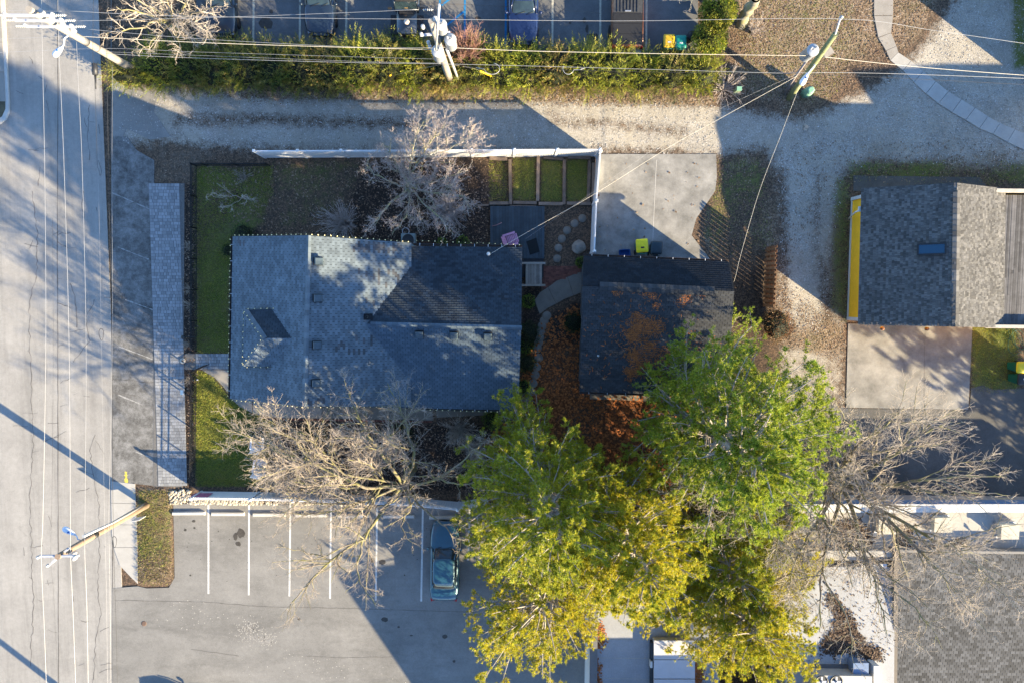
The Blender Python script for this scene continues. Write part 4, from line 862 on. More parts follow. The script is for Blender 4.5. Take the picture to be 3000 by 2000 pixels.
# ---------------------------------------------------------------- fences
M_vinyl = simple('white_vinyl', (.66, .66, .67), .04, 2, .5, .35)
def vinyl_fence(name, line, h, label, boardw=.15, solid=.80, posts_at=None, sp=2.45):
    "posts, solid boards below, open spindles above, rails"
    a0 = Vector((*line[0], 0)); th = thing(name, a0, label, 'fence')
    bme = {}
    for (xa, ya), (xb, yb) in zip(line, line[1:]):
        A_, B_ = Vector((xa, ya, 0)), Vector((xb, yb, 0)); L = (B_ - A_).length; d = (B_ - A_) / L; rz = math.atan2(d.y, d.x); n = max(1, round(L / sp))
        for z, hh in ((.08, .12), (h * solid, .09), (h - .05, .09)):
            for i in range(n):
                MB().bar(A_ + d * (L * i / n) + Vector((0, 0, z)), A_ + d * (L * (i + 1) / n) + Vector((0, 0, z)), .05, hh).build('rail', M_vinyl, th, True)
        for i in range(n + 1):
            if i == 0 and (xa, ya) != line[0]: continue
            p = A_ + d * (L * i / n); po = MB().box(p + Vector((0, 0, (h + .06) / 2)), (.13, .13, h + .06), rz=rz).build('post', M_vinyl, th, True)
            MB().box(p + Vector((0, 0, h + .09)), (.17, .17, .07), rz=rz, taper=.3).build('post_cap', M_vinyl, po)
        k = int(L / boardw)
        key = 'b'; 
        if key not in bme:
            bme[key] = MB().box((0, 0, 0), (boardw - .008, .025, h * solid - .1)).mesh('board'); bme[key].materials.append(M_vinyl)
            bme['s'] = MB().box((0, 0, 0), (.035, .02, h * (1 - solid) - .05)).mesh('spindle'); bme['s'].materials.append(M_vinyl)
        for i in range(k):
            o = obj('board', bme[key], None, th); o.matrix_parent_inverse = Matrix.Translation(-th.location); o.location = A_ + d * (boardw * (i + .5)) + Vector((0, 0, .08 + (h * solid - .1) / 2)); o.rotation_euler = (0, 0, rz)
        for i in range(int(L / .1)):
            o = obj('spindle', bme['s'], None, th); o.matrix_parent_inverse = Matrix.Translation(-th.location); o.location = A_ + d * (.1 * (i + .5)) + Vector((0, 0, h * (1 + solid) / 2)); o.rotation_euler = (0, 0, rz)
    return th
vinyl_fence('vinyl_fence', [P2(778, 462), P2(1745, 458)], 2.0, 'long white vinyl fence between the yard and the gravel alley')
vinyl_fence('vinyl_fence', [P2(1747, 462), P2(1736, 600), P2(1730, 742)], 1.85, 'white vinyl fence running down from the alley corner to the dark garage')
vinyl_fence('vinyl_fence', [P2(592, 1439), P2(760, 1441), P2(1000, 1448), P2(1180, 1455), P2(1345, 1470), P2(1428, 1456)], 1.6, 'white vinyl fence above the lower parking lot')
# vivid banner tied to the lower fence
q = P(607, 1440); m = MB(); m.box((q.x, q.y + .06, .85), (1.1, .02, .8)); tag(m.build('banner', simple('pink_banner', (.35, .12, .2), .3, 5)), 'purple pink banner on the left end of the lower white fence', 'banner')
M_black = simple('black_metal', (.012, .012, .013), .1, 5, .45, .4)
def metal_fence(line, h, label):
    a0 = Vector((*line[0], 0)); th = thing('metal_fence', a0, label, 'fence'); pk = MB().box((0, 0, h / 2 + .02), (.018, .018, h)).mesh('picket'); pk.materials.append(M_black)
    for (xa, ya), (xb, yb) in zip(line, line[1:]):
        A_, B_ = Vector((xa, ya, 0)), Vector((xb, yb, 0)); L = (B_ - A_).length; d = (B_ - A_) / L
        for z in (.12, h - .2, h - .03): MB().bar(A_ + Vector((0, 0, z)), B_ + Vector((0, 0, z)), .03, .035).build('rail', M_black, th, True)
        for i in range(int(L / 1.9) + 1): MB().box(A_ + d * min(L, i * 1.9) + Vector((0, 0, (h + .08) / 2)), (.06, .06, h + .08)).build('post', M_black, th, True)
        for i in range(int(L / .105)):
            o = obj('picket', pk, None, th); o.matrix_parent_inverse = Matrix.Translation(-th.location); o.location = A_ + d * (.105 * (i + .5))
metal_fence([P2(790, 487), P2(577, 487), P2(577, 1032)], .92, 'low black picket fence round the upper front lawn')
metal_fence([P2(577, 1086), P2(573, 1424)], .92, 'low black picket fence beside the lower front lawn')
g = thing('gate', P(577, 1084), 'open black metal gate leaf swung over the entry path', 'gate'); ga, gb = P(577, 1084), P(614, 1066)
for z in (.1, .5, .9): MB().bar(ga + Vector((0, 0, z)), gb + Vector((0, 0, z)), .035, .04).build('rail', M_black, g, True)
for i in range(9): p = ga.lerp(gb, i / 8); MB().box(p + Vector((0, 0, .48)), (.02, .02, .95)).build('picket', M_black, g, True)
M_cedar = simple('brown_fence_board', (.20, .105, .055), .25, 3, isl=.4)
wf = thing('board_fence', P(2240, 810), 'short brown board-on-board fence between garage and gravel', 'fence'); fa, fb_ = P(2243, 724), P(2237, 898); n = 26
for z in (.3, .9, 1.5): MB().bar(fa + Vector((0, 0, z)), fb_ + Vector((0, 0, z)), .05, .09).build('rail', M_cedar, wf, True)
for i in range(n):
    p = fa.lerp(fb_, (i + .5) / n); off = -.045 if i % 2 else .045; MB().box(p + Vector((off, 0, .87 + random.uniform(-.03, .03))), (.022, .165, 1.68), rz=random.uniform(-.03, .03)).build('board', M_cedar, wf, True)

# ---------------------------------------------------------------- utility poles and wires
M_pole = simple('weathered_pole', (.29, .26, .225), .2, 3, fine=25); M_pole_b = simple('brown_pole', (.25, .185, .135), .2, 3); M_pole_g = simple('mossy_pole', (.20, .22, .11), .3, 3)
M_insul = simple('insulator', (.42, .42, .42), .1, 5, .3, .5); M_alu = simple('aluminium', (.42, .43, .44), .08, 5, .4, .5, .2); M_arm = simple('fiberglass_arm', (.36, .38, .44), .08, 3)
M_tank = simple('transformer_grey', (.34, .36, .39), .08, 3, .4, .4); M_lamp = simple('street_lamp_grey', (.62, .65, .72), .06, 3, .4, .4); M_cell = simple('photocell_blue', (.02, .1, .35), .1, 5)
def pole(base, top, r, mat, label):
    b = Vector(base); t_ = Vector(top); th = thing('utility_pole', b, label, 'utility pole', 'utility poles'); d = t_ - b
    MB().tube([b - d * .02, b + d * .33, b + d * .66, t_], [r, r * .9, r * .8, r * .7], 14).build('shaft', mat, th, True); return th, (lambda f: b + d * f)
def crossarm(th, c, half, at, rz=0.0, ins=(), name='crossarm'):
    c = Vector(c); d = Vector((math.cos(rz), math.sin(rz), 0)); a = MB().bar(c - d * half, c + d * half, .1, .12).build(name, M_arm, th, True)
    for f in ins:
        p = c + d * half * f; MB().lathe(p + Vector((0, 0, .06)), [(.03, 0), (.03, .06), (.09, .07), (.09, .1), (.04, .12), (.08, .14), (.08, .17), (.03, .22)], 10).build('insulator', M_insul, a)
def strain(th, p, dirx, n=5):
    m = MB(); d = Vector((dirx, 0, 0)); m.tube([p, Vector(p) + d * .1 * n], .018, 6)
    R = Matrix.Rotation(math.pi / 2, 3, 'Y')
    for i in range(n): m.lathe(Vector(p) + d * (.06 + .09 * i), [(.03, -.02), (.07, 0), (.03, .02)], 10, mtx=R)
    m.build('strain_insulator', M_insul, th, True)
def street_lamp(th, root, head0, head1, w=.34):
    root = Vector(root); a = Vector(head0); b = Vector(head1); mid_ = (root + a) / 2 + Vector((0, 0, .3))
    MB().tube([root, root.lerp(mid_, .5) + Vector((0, 0, .1)), mid_, mid_.lerp(a, .5) + Vector((0, 0, -.04)), a], .035, 8).build('lamp_arm', M_lamp, th, True)
    d = b - a; L = d.length; x = d.normalized(); y = Vector((0, 0, 1)).cross(x); y.normalize(); z = x.cross(y); R = Matrix((x, y, z)).transposed(); m = MB(); vs = []; n = 12; prof = [(0, .10, .05), (.12, .16, .08), (.4, .26, .12), (.75, .32, .12), (.92, .25, .09), (1.0, .10, .04)]
    for s, ww, hh in prof:
        for j in range(n):
            t_ = 6.2832 * j / n; vs.append(a + R @ Vector((s * L, math.cos(t_) * ww * w / .6, (math.sin(t_) * hh) * (1 if math.sin(t_) > 0 else .5))))
    fs = [(i * n + j, i * n + (j + 1) % n, (i + 1) * n + (j + 1) % n, (i + 1) * n + j) for i in range(len(prof) - 1) for j in range(n)] + [tuple(range(n - 1, -1, -1)), tuple(range((len(prof) - 1) * n, len(prof) * n))]
    hd = m.add(vs, fs, 0, True).build('lamp_head', M_lamp, th, True)
    MB().lathe(a + R @ Vector((L * .45, 0, .1)), [(.05, 0), (.05, .06), (.03, .08)], 10).build('photocell', M_cell, hd)
def transformer(th, c, r, h):
    c = Vector(c); t_ = MB().lathe(c - Vector((0, 0, h)), [(r * .8, 0), (r, .05), (r, h - .05), (r * 1.06, h - .04), (r * 1.06, h), (r * .9, h + .05), (0, h + .07)], 20).build('transformer', M_tank, th, True)
    m = MB()
    for k in (0.3, 1.4): m.lathe(c + Vector((r * .5 * math.cos(k * 2), r * .5 * math.sin(k * 2), .03)), [(.05, 0), (.06, .05), (.03, .1), (.05, .15), (.02, .2)], 8)
    m.build('bushing', M_insul, t_); MB().tube([c + Vector((-r, 0, -.1)), c + Vector((0, 0, .1)), c + Vector((r * .9, r * .2, -.2))], .012, 5).build('jumper', M_black, t_)
p1, f1 = pole(P(408, 213), P(84, 28, 10.0), .23, M_pole, 'tall pale pole with three crossarms and a street lamp at the top left')
for f, hl, e in ((.985, 1.15, (-.95, .95)), (.92, 1.2, (-.9, .9)), (.84, 1.2, (-.95, .9))):
    crossarm(p1, f1(f) + Vector((0, -.22, 0)), hl, 0, 0, e); strain(p1, f1(f) + Vector((hl, -.22, .05)), 1); strain(p1, f1(f) + Vector((-hl, -.22, .05)), -1)
for f in (.945, .875, .79, .70): MB().lathe(f1(f) + Vector((.3, .05, -.1)), [(.07, 0), (.12, .08), (.12, .3), (.05, .34)], 10).build('cutout', M_insul, p1, True)
MB().lathe(f1(.545), [(.2, 0), (.2, .45)], 14).build('band', M_coping, p1, True); MB().lathe(f1(.45), [(.21, 0), (.21, .06)], 14).build('band', M_coping, p1, True)
street_lamp(p1, f1(.66), P(184, 138, 6.7), P(157, 166, 6.7))
p2, f2 = pole(P(1321, 243), P(1263, 62, 9.6), .21, M_pole, 'pole with three grey transformers standing in the hedge')
for x, y, z, r, h in ((1292, 72, 8.9, .27, .8), (1319, 116, 8.0, .29, .95), (1282, 150, 7.3, .30, .95)): transformer(p2, P(x, y, z), r, h)
MB().tube([P(1287, 14, 11.0), P(1277, 146, 7.6)], .055, 8).build('riser_arm', M_alu, p2, True); MB().tube([P(1345, 242, 0), P(1330, 200, 2.7), P(1309, 146, 5.6)], .075, 10).build('conduit', M_alu, p2, True); MB().tube([P(1296, 195, 3.0), P(1313, 243, 0)], .04, 8).build('conduit', simple('green_conduit', (.25, .4, .33), .1, 4), p2, True)
crossarm(p2, f2(.83), .75, 0, .1, (-.9,)); strain(p2, P(1238, 29, 9.8), 1, 5); MB().lathe(f2(.985) + Vector((.2, .1, 0)), [(.06, 0), (.13, .12), (.13, .2), (.06, .3)], 12).build('cutout', M_insul, p2, True)
for f in (.68, .62, .9): MB().lathe(f2(f) + Vector((-.5, 0, 0)), [(.05, 0), (.1, .1), (.1, .32), (.04, .36)], 10).build('cutout', M_insul, p2, True)
p3, f3 = pole(P(2312, 288), P(2448, 99, 7.4), .2, M_pole_g, 'leaning mossy pole with one transformer beside the gravel alley')
MB().tube([P(2446, 103, 7.3), P(2462, 54, 8.9)], [.06, .05], 8).build('top_extension', M_arm, p3, True); MB().lathe(P(2461, 55, 8.9), [(.05, 0), (.1, .06), (.04, .12), (.09, .18), (.03, .25)], 10).build('insulator', M_insul, p3, True)
transformer(p3, P(2382, 147, 6.6), .31, 1.0); street_lamp(p3, P(2385, 190, 4.6), P(2368, 214, 4.9), P(2346, 250, 4.9))
MB().tube([P(2300, 275, .1), P(2330, 225, 2.6), P(2370, 170, 5.6)], .07, 8).build('conduit', simple('grey_conduit', (.22, .2, .21), .2, 3), p3, True)
m = MB(); m.box(P(2424, 152, 5.2), (.55, .5, .08), rz=.6); m.build('wooden_box', M_pole, p3, True)
p4, f4 = pole(P(432, 1477), P(168, 1630, 8.5), .21, M_pole_b, 'brown pole with street lamp at the corner of the lower lot')
MB().tube([P(433, 1472, .0), P(330, 1530, 4.0), P(244, 1570, 6.8)], .075, 10).build('conduit', M_alu, p4, True)
crossarm(p4, f4(.985), 1.0, 0, .0, (-.95, .9)); crossarm(p4, f4(.95) + Vector((-.2, -.15, 0)), .7, 0, .7, (-.9,)); 
for f, dx in ((.93, .6), (.9, .4), (.85, .15), (.8, -.35)): MB().lathe(f4(f) + Vector((dx, -.25, 0)), [(.05, 0), (.1, .1), (.1, .3), (.04, .34)], 10).build('cutout', M_insul, p4, True)
MB().lathe(f4(.62), [(.18, 0), (.18, .35)], 14).build('band', M_metal_dk, p4, True); street_lamp(p4, f4(.72), P(221, 1565, 6.4), P(184, 1545, 6.4))
m = MB(); m.box(P(405, 1519, 1.3), (.55, .03, .8), rz=.15); m.build('sign_plate', M_trim, p4, True)
M_wire = simple('bare_wire', (.34, .34, .35), .1, 3, .4, .5, .4); M_wire_b = simple('black_cable', (.025, .026, .03), .1, 3, .5, .4); M_wire_t = simple('twisted_service_cable', (.55, .5, .42), .2, 30)
def wire(name, pts, r, label, mat=None, cat='wire', group=None, n=10):
    q = [P(*p) for p in pts]; out = []
    for i in range(len(q) - 1):
        a = q[max(i - 1, 0)]; b = q[i]; c = q[i + 1]; d = q[min(i + 2, len(q) - 1)]
        for k in range(n):
            t_ = k / n; out.append(0.5 * ((2 * b) + (c - a) * t_ + (2 * a - 5 * b + 4 * c - d) * t_ ** 2 + (3 * b - a - 3 * c + d) * t_ ** 3))
    out.append(q[-1]); return tag(MB().tube(out, r * .42, 6).build(name, mat or M_wire), label, cat, group)
G1 = 'wires along the street'; G2 = 'wires along the alley'
wire('power_line', [(124, -160, 9.4), (122, 40, 9.7), (131, 500, 9.2), (134, 1000, 9.0), (126, 1500, 8.6), (121, 1631, 8.6), (130, 1850, 8.5), (140, 2120, 8.4)], .021, 'leftmost bare wire strung along the street', None, 'wire', G1)
wire('power_line', [(173, -160, 9.0), (170, 60, 9.0), (188, 500, 8.7), (202, 1000, 8.4), (206, 1500, 8.4), (207, 1634, 8.4), (214, 1800, 8.3), (226, 2120, 8.2)], .024, 'bright second wire from the left along the street', None, 'wire', G1)
wire('power_line', [(224, 122, 6.8), (231, 280, 6.6), (241, 500, 6.3), (252, 1000, 6.1), (249, 1500, 6.4), (248, 1610, 6.6), (255, 1800, 6.4), (260, 2120, 6.2)], .022, 'neutral wire strung from the street lamp arm down the street', None, 'wire', G1)
wire('cable', [(276, -160, 5.6), (272, 140, 5.6), (277, 230, 5.4), (283, 400, 5.2), (285, 480, 5.1), (290, 500, 5.1), (293, 515, 5.1), (297, 505, 5.1), (296, 495, 5.1), (288, 470, 5.1)], .024, 'black cable ending in a loop above the upper street', M_wire_b, 'cable', G1)
wire('cable', [(286, 480, 5.1), (292, 700, 5.0), (297, 1000, 4.9), (306, 1500, 4.9), (312, 1750, 4.8), (316, 2120, 4.8)], .009, 'hair-thin strand hanging on below the cable loop', None, 'wire', G1)
wire('cable', [(318, -160, 4.8), (313, 160, 4.8), (318, 500, 4.5), (327, 1000, 4.3), (331, 1480, 4.4), (336, 1700, 4.4), (341, 1850, 4.4), (346, 2120, 4.3)], .028, 'black cable bundle above the right edge of the street', M_wire_b, 'cable', G1)
wire('cable', [(330, 190, 4.6), (328, 500, 4.4), (329, 1000, 4.3), (319, 1500, 4.5), (320, 1600, 4.6), (323, 1800, 4.5), (326, 2120, 4.4)], .014, 'pale strand running beside the black cable bundle', None, 'cable', G1)
wire('power_line', [(154, 640, 8.0), (156, 1000, 8.0), (153, 1400, 8.2), (149, 1640, 8.3), (158, 1750, 8.2), (174, 2120, 8.0)], .012, 'thin dark wire starting halfway down the street', M_wire_b, 'wire', G1)
sbx = thing('splice_case', P(278, 205, 5.4), 'black splice case hanging on the street cable', 'cable box'); q = P(277, 204, 5.4); MB().tube([P(276, 186, 5.4), P(276.5, 187, 5.4), P(279, 220, 5.35), P(279.3, 221, 5.35)], [.05, .14, .14, .05], 10).build('case', M_wire_b, sbx, True); MB().tube([P(279, 221, 5.35), P(281, 262, 5.3)], [.06, .03], 8).build('sleeve', M_wire_b, sbx, True)
for (x, y, z, lb) in ((298, 980, 4.95, 'snow-shoe shaped cable bracket above the mid street edge'), (336, 1586, 4.4, 'snow-shoe shaped cable bracket beside the lower pole')):
    c = P(x, y, z); pts = [c + Vector((.12 * math.sin(t_) * (1 + .35 * math.cos(t_)), .33 * math.cos(t_), .03)) for t_ in np.linspace(0, 6.28, 22)]; tag(MB().tube(pts, .014, 5, cap=False).build('cable_bracket', M_wire_b), lb, 'cable bracket')
wire('power_line', [(222, 62, 9.2), (480, 56, 9.0), (800, 46, 9.2), (1225, 29, 9.8)], .02, 'upper wire rising from the left pole to the transformer pole', None, 'wire', G2)
wire('power_line', [(205, 33, 9.7), (480, 46, 9.4), (900, 54, 9.4), (1262, 57, 9.7), (1830, 62, 9.0), (2461, 56, 9.1), (2750, 92, 8.8), (3150, 150, 8.6)], .022, 'topmost wire crossing the whole picture above the parked cars', None, 'wire', G2)
wire('power_line', [(255, 86, 8.3), (580, 114, 8.0), (1030, 138, 7.8), (1262, 141, 7.6)], .02, 'upper of the two wires close above the left hedge', None, 'wire', G2)
wire('power_line', [(235, 107, 7.3), (580, 125, 7.2), (1000, 139, 7.1), (1268, 146, 7.0)], .026, 'lower of the two wires close above the left hedge', M_wire_t, 'wire', G2)
wire('cable', [(-100, 160, 5.2), (290, 143, 5.4), (580, 153, 5.2), (1030, 167, 5.2), (1285, 174, 5.3)], .016, 'uppermost cable of the three running over the middle of the left hedge', None, 'cable', G2)
wire('cable', [(300, 152, 5.0), (580, 163, 4.9), (1030, 180, 4.9), (1292, 186, 5.0)], .015, 'thin middle cable of the three over the middle of the left hedge', None, 'cable', G2)
wire('cable', [(310, 158, 4.7), (580, 171, 4.6), (1030, 184, 4.6), (1300, 188, 4.7), (1700, 198, 4.5), (2250, 214, 4.6), (2345, 214, 4.7), (2600, 216, 4.6), (3150, 236, 4.5)], .026, 'thick cable running along the lower hedge to the mossy pole', None, 'cable', G2)
wire('cable', [(1300, 191, 4.6), (1500, 202, 4.4), (2000, 213, 4.3), (2340, 217, 4.5), (2600, 228, 4.4), (3150, 256, 4.3)], .02, 'black cable with clips under the thick hedge cable', M_wire_b, 'cable', G2)
wire('cable', [(1275, 138, 7.3), (1550, 150, 6.9), (2000, 159, 6.6), (2366, 164, 6.3)], .027, 'twisted cable from the transformer pole over the right hedge', M_wire_t, 'cable', G2)
wire('cable', [(2410, 167, 6.0), (2600, 188, 5.7), (2800, 206, 5.6), (3150, 232, 5.5)], .034, 'thick twisted cable leaving the mossy pole to the right edge', M_wire_t, 'cable', G2)
for i, (y0, y1, z) in enumerate(((83, 76, 8.3), (119, 107, 7.2), (30, 34, 9.6))): wire('power_line', [(-120, y0, z), (60, (y0 + y1) / 2, z - .1), (180, y1, z)], .016, ['wire reaching left from the lowest crossarm of the left pole', 'wire reaching left from below the crossarms of the left pole', 'wire reaching left from the top crossarm of the left pole'][i], None, 'wire', G2)
wire('service_drop', [(2334, 224, 4.6), (2120, 342, 4.2), (1960, 432, 4.0), (1740, 570, 3.8), (1560, 672, 3.75), (1437, 744, 3.8)], .022, 'twisted service cable from the mossy pole to the house mast', M_wire_t, 'cable')
wire('service_drop', [(2350, 232, 4.4), (2290, 390, 4.0), (2225, 560, 3.5), (2172, 740, 3.1), (2156, 806, 3.0), (2150, 826, 2.9)], .02, 'twisted service cable from the mossy pole to the dark garage', M_wire_t, 'cable')
wire('service_drop', [(2338, 216, 4.4), (2050, 350, 3.9), (1840, 490, 3.6), (1700, 590, 3.3), (1540, 700, 3.0)], .008, 'thin phone wire slanting over the concrete pad to the house', None, 'wire')
wire('guy_wire', [(1300, 188, 4.6), (1215, 206, 3.2), (1116, 231, .2)], .01, 'guy wire on the left of the transformer pole', None, 'wire'); wire('guy_wire', [(1310, 188, 4.6), (1400, 205, 2.6), (1462, 234, .2)], .01, 'guy wire on the right of the transformer pole', None, 'wire')
M_guy = simple('yellow_guard', (.75, .45, .02), .1, 4)
tag(MB().tube([P(1114, 231, .15), P(1145, 221, 1.4)], .045, 8).build('guy_guard', M_guy), 'yellow guy wire guard in the left hedge', 'guy guard'); tag(MB().tube([P(1460, 233, .15), P(1405, 208, 2.4)], .055, 8).build('guy_guard', M_guy), 'orange yellow guy wire guard right of the transformer pole', 'guy guard')
c = P(1442, 202, 4.4); tag(MB().tube([c + Vector((.42 * math.sin(t_), .3 * math.cos(t_), 0)) for t_ in np.linspace(.2, 4.6, 20)] + [c + Vector((-.9, .05, 0))], .014, 5).build('cable_loop', M_alu), 'loop of slack cable hanging right of the transformer pole', 'cable')
c = P(1665, 202, 4.3); tag(MB().tube([c + Vector((.3 * math.cos(t_), .3 * math.sin(t_), 0)) for t_ in np.linspace(2.6, 6.1, 16)] + [c + Vector((.6, -.05, 0)), c + Vector((.9, .02, 0))], .014, 5).build('cable_loop', M_alu), 'loop of slack cable over the middle of the right hedge', 'cable')
# pole beyond the bottom edge whose shadow crosses the lower street
p5, f5 = pole(P(470, 2240), P(330, 2480, 8.6), .22, M_pole, 'pole beyond the bottom edge whose shadow lies on the lower street'); crossarm(p5, f5(.97), 1.1, 0, 0, (-.9, .9))

# ---------------------------------------------------------------- vehicles
M_tyre = simple('tyre_rubber', (.015, .015, .016), .2, 8, .8); M_rim = simple('alloy_rim', (.4, .41, .43), .1, 5, .35, .5, .7); M_lens = simple('lamp_lens', (.16, .17, .18), .1, 5, .1, .6); M_tail = simple('tail_lens', (.35, .01, .01), .1, 5, .15, .5); M_plastic = simple('black_plastic', (.018, .018, .02), .2, 8, .6, .3)
def paint(name, c):
    t_ = NT(name); t_.b.inputs['Coat Weight'].default_value = .8; t_.b.inputs['Coat Roughness'].default_value = .04; a = t_.ramp(t_.noise(3, 4), [(.3, mul(c, .92)), (.7, mul(c, 1.08))]); return t_.done(a, .35, .5, .25)
tg = NT('car_glass'); M_cglass = tg.done(tg.ramp(tg.noise(2, 2), [(.3, (.012, .02, .026)), (.7, (.02, .035, .042))]), .04, .7)
def ring(x0, x1, hw, z, n=28, e=.35, zc=0.0, xoff=0):
    out = []; cx = (x0 + x1) / 2; hx = (x1 - x0) / 2
    for i in range(n):
        a = 6.2832 * i / n; c, s = math.cos(a), math.sin(a); x = math.copysign(abs(c) ** e, c) * hx; y = math.copysign(abs(s) ** e, s) * hw
        out.append(Vector((cx + x, y, z + zc * (1 - (abs(x) / hx) ** 2))))
    return out
def loft(mb, rings, mis, cap=True):
    n = len(rings[0]); base = [v for r_ in rings for v in r_]; k = len(rings)
    for i in range(k - 1): 
        pass
    fs = []; ms = []
    for i in range(k - 1):
        for j in range(n): fs.append((i * n + j, i * n + (j + 1) % n, (i + 1) * n + (j + 1) % n, (i + 1) * n + j)); ms.append(mis[i])
    b = len(mb.v); mb.add(base, fs, 0, True); mb.m[-len(fs):] = ms
    if cap: mb.f.append(tuple(b + (k - 1) * n + j for j in range(n))); mb.m.append(mis[-1]); mb.sm.append(True)
def car(name, label, cat, at, rz, L, Wd, Hh, mat, belt=.92, hood=.95, trunk=1.0, ws=(.62, .05), rw=(-1.75, -1.15), boxy=.35, sunroof=False, group='cars in the parking lots'):
    "ws: windshield foot and head along the car; rw: rear window foot and head"
    th = thing(name, at, label, cat, group, None, rz); hl = L / 2; hw = Wd / 2; m = MB()
    st = [(-hl, .62, trunk - .28), (-hl + .06, .86, trunk - .08), (-hl + .3, .96, trunk), (rw[0], .99, trunk + .02), (0, 1.0, belt + .02), (ws[0], 1.0, belt + .03), (ws[0] + .35, .99, hood), (hl - .75, .97, hood - .06), (hl - .3, .9, hood - .14), (hl - .08, .76, hood - .26), (hl, .55, hood - .4)]
    sec = []
    for x, w, zt in st:
        w *= hw; zb = .2; hgt = zt - zb
        pts = [(-w * .9, zb), (-w, zb + hgt * .3), (-w * .995, zb + hgt * .62), (-w * .95, zt - .07), (-w * .82, zt - .005), (-w * .4, zt + .025), (0, zt + .03), (w * .4, zt + .025), (w * .82, zt - .005), (w * .95, zt - .07), (w * .995, zb + hgt * .62), (w, zb + hgt * .3), (w * .9, zb)]
        sec.append([Vector((x, y, z)) for y, z in pts])
    n = len(sec[0]); vs = [v for s_ in sec for v in s_]; fs = [(i * n + j, i * n + (j + 1) % n, (i + 1) * n + (j + 1) % n, (i + 1) * n + j) for i in range(len(sec) - 1) for j in range(n)]
    m.add(vs, fs, 0, True); m.f.append(tuple(range(n))); m.f.append(tuple(range((len(sec) - 1) * n + n - 1, (len(sec) - 1) * n - 1, -1))); m.m += [0, 0]; m.sm += [True, True]
    m.build('body', mat, th)
    gh = MB(); gw = hw * .86; tw = hw * .70
    loft(gh, [ring(rw[0], ws[0], gw, belt, e=boxy), ring(rw[0] * .5 + rw[1] * .5, ws[0] * .5 + ws[1] * .5, (gw + tw) / 2 + .03, (belt + Hh) / 2 + .02, e=boxy), ring(rw[1], ws[1], tw, Hh - .07, e=boxy)], [0, 0, 0], False)
    gh.build('windows', M_cglass, th)
    rfm = MB(); loft(rfm, [ring(rw[1] - .03, ws[1] + .03, tw + .03, Hh - .085, e=boxy), ring(rw[1] + .0, ws[1] - .0, tw, Hh - .045, e=boxy), ring(rw[1] + .12, ws[1] - .12, tw - .1, Hh - .015, e=boxy), ring(rw[1] + .5, ws[1] - .4, tw * .5, Hh, e=.6)], [0, 0, 0, 0]); rfo = rfm.build('roof', mat, th)
    for s in (-1, 1):
        for xb, xt in ((ws[0] - .06, ws[1] - .02), (rw[0] + .1, rw[1] + .02)): MB().tube([(xb, s * gw * .955, belt), ((xb + xt) / 2, s * (gw + tw) / 2 * .985 + s * .01, (belt + Hh) / 2 + .03), (xt, s * tw * .97, Hh - .06)], .035, 6).build('pillar', mat, th)
        MB().tube([((ws[1] + rw[1]) / 2, s * gw * .99, belt), ((ws[1] + rw[1]) / 2, s * (tw + .01), Hh - .08)], .03, 6).build('pillar', mat, th)
        mr = MB(); mr.lathe((ws[0] - .12, s * (hw + .1), belt + .06), [(.02, -.08), (.09, -.05), (.1, .03), (.05, .08)], 10); mr.box((ws[0] - .1, s * (hw - .02), belt), (.05, .2, .04)); mr.build('mirror', mat, th)
        MB().box((hl - .2, s * hw * .62, hood - .3), (.2, .32, .12), rz=-s * .25).build('headlight', M_lens, th); MB().box((-hl + .1, s * hw * .68, trunk - .2), (.16, .4, .16), rz=s * .25).build('taillight', M_tail, th)
        for x in (hl - .9, -hl + .95):
            R = Matrix.Rotation(math.pi / 2, 3, 'X'); w = MB().lathe((x, s * (hw - .1), .33), [(.2, -.1), (.31, -.1), (.33, -.06), (.33, .06), (.31, .1), (.2, .1)], 22, mtx=R).build('wheel', M_tyre, th); MB().lathe((x, s * (hw - .1), .33), [(.205, -.09), (.21, .09)], 16, mtx=R).build('rim', M_rim, w)
    if sunroof: MB().box(((ws[1] + rw[1]) / 2 + .2, 0, Hh + .001), (.55, .85, .02)).build('sunroof', M_cglass, rfo)
    for z in (0, 1): MB().tube([(ws[0] + .02, -.5 + z * .65, belt + .05), (ws[0] - .12, .1 + z * .5, belt + .16)], .012, 5).build('wiper', M_plastic, th)
    return th
S = math.pi / 2
car('sedan', 'teal blue sedan parked under the pine in the lower lot', 'car', P(1303, 1642, .5) * Vector((1, 1, 0)) if False else Vector((*P2(1303, 1640, .6), .014)), S - .02, 5.05, 1.86, 1.42, paint('teal_paint', (.014, .066, .10)), trunk=1.02, rw=(-1.85, -1.25), ws=(1.0, .35))
car('sedan', 'dark car at the left end of the upper lot, partly under the bare tree', 'car', Vector((*P2(648, -10, .6), .006)), -S, 4.7, 1.85, 1.5, paint('ink_paint', (.01, .018, .03)), ws=(.75, .05))
car('sedan', 'dark green-glassed car second from left in the upper lot', 'car', Vector((*P2(937, -14, .6), .006)), -S, 4.7, 1.86, 1.48, paint('midnight_paint', (.012, .022, .04)), ws=(.8, .1))
car('sedan', 'navy blue sedan with sunroof in the middle of the upper lot', 'car', Vector((*P2(1533, 8, .6), .006)), -S, 4.9, 1.86, 1.45, paint('navy_paint', (.009, .02, .07)), ws=(.85, .2), sunroof=True)
car('sedan', 'black car beyond the bottom edge whose shadow just shows', 'car', Vector((*P2(600, 2140, 1.2), .014)), .12, 4.8, 1.85, 1.46, paint('black_paint', (.008, .008, .01)))
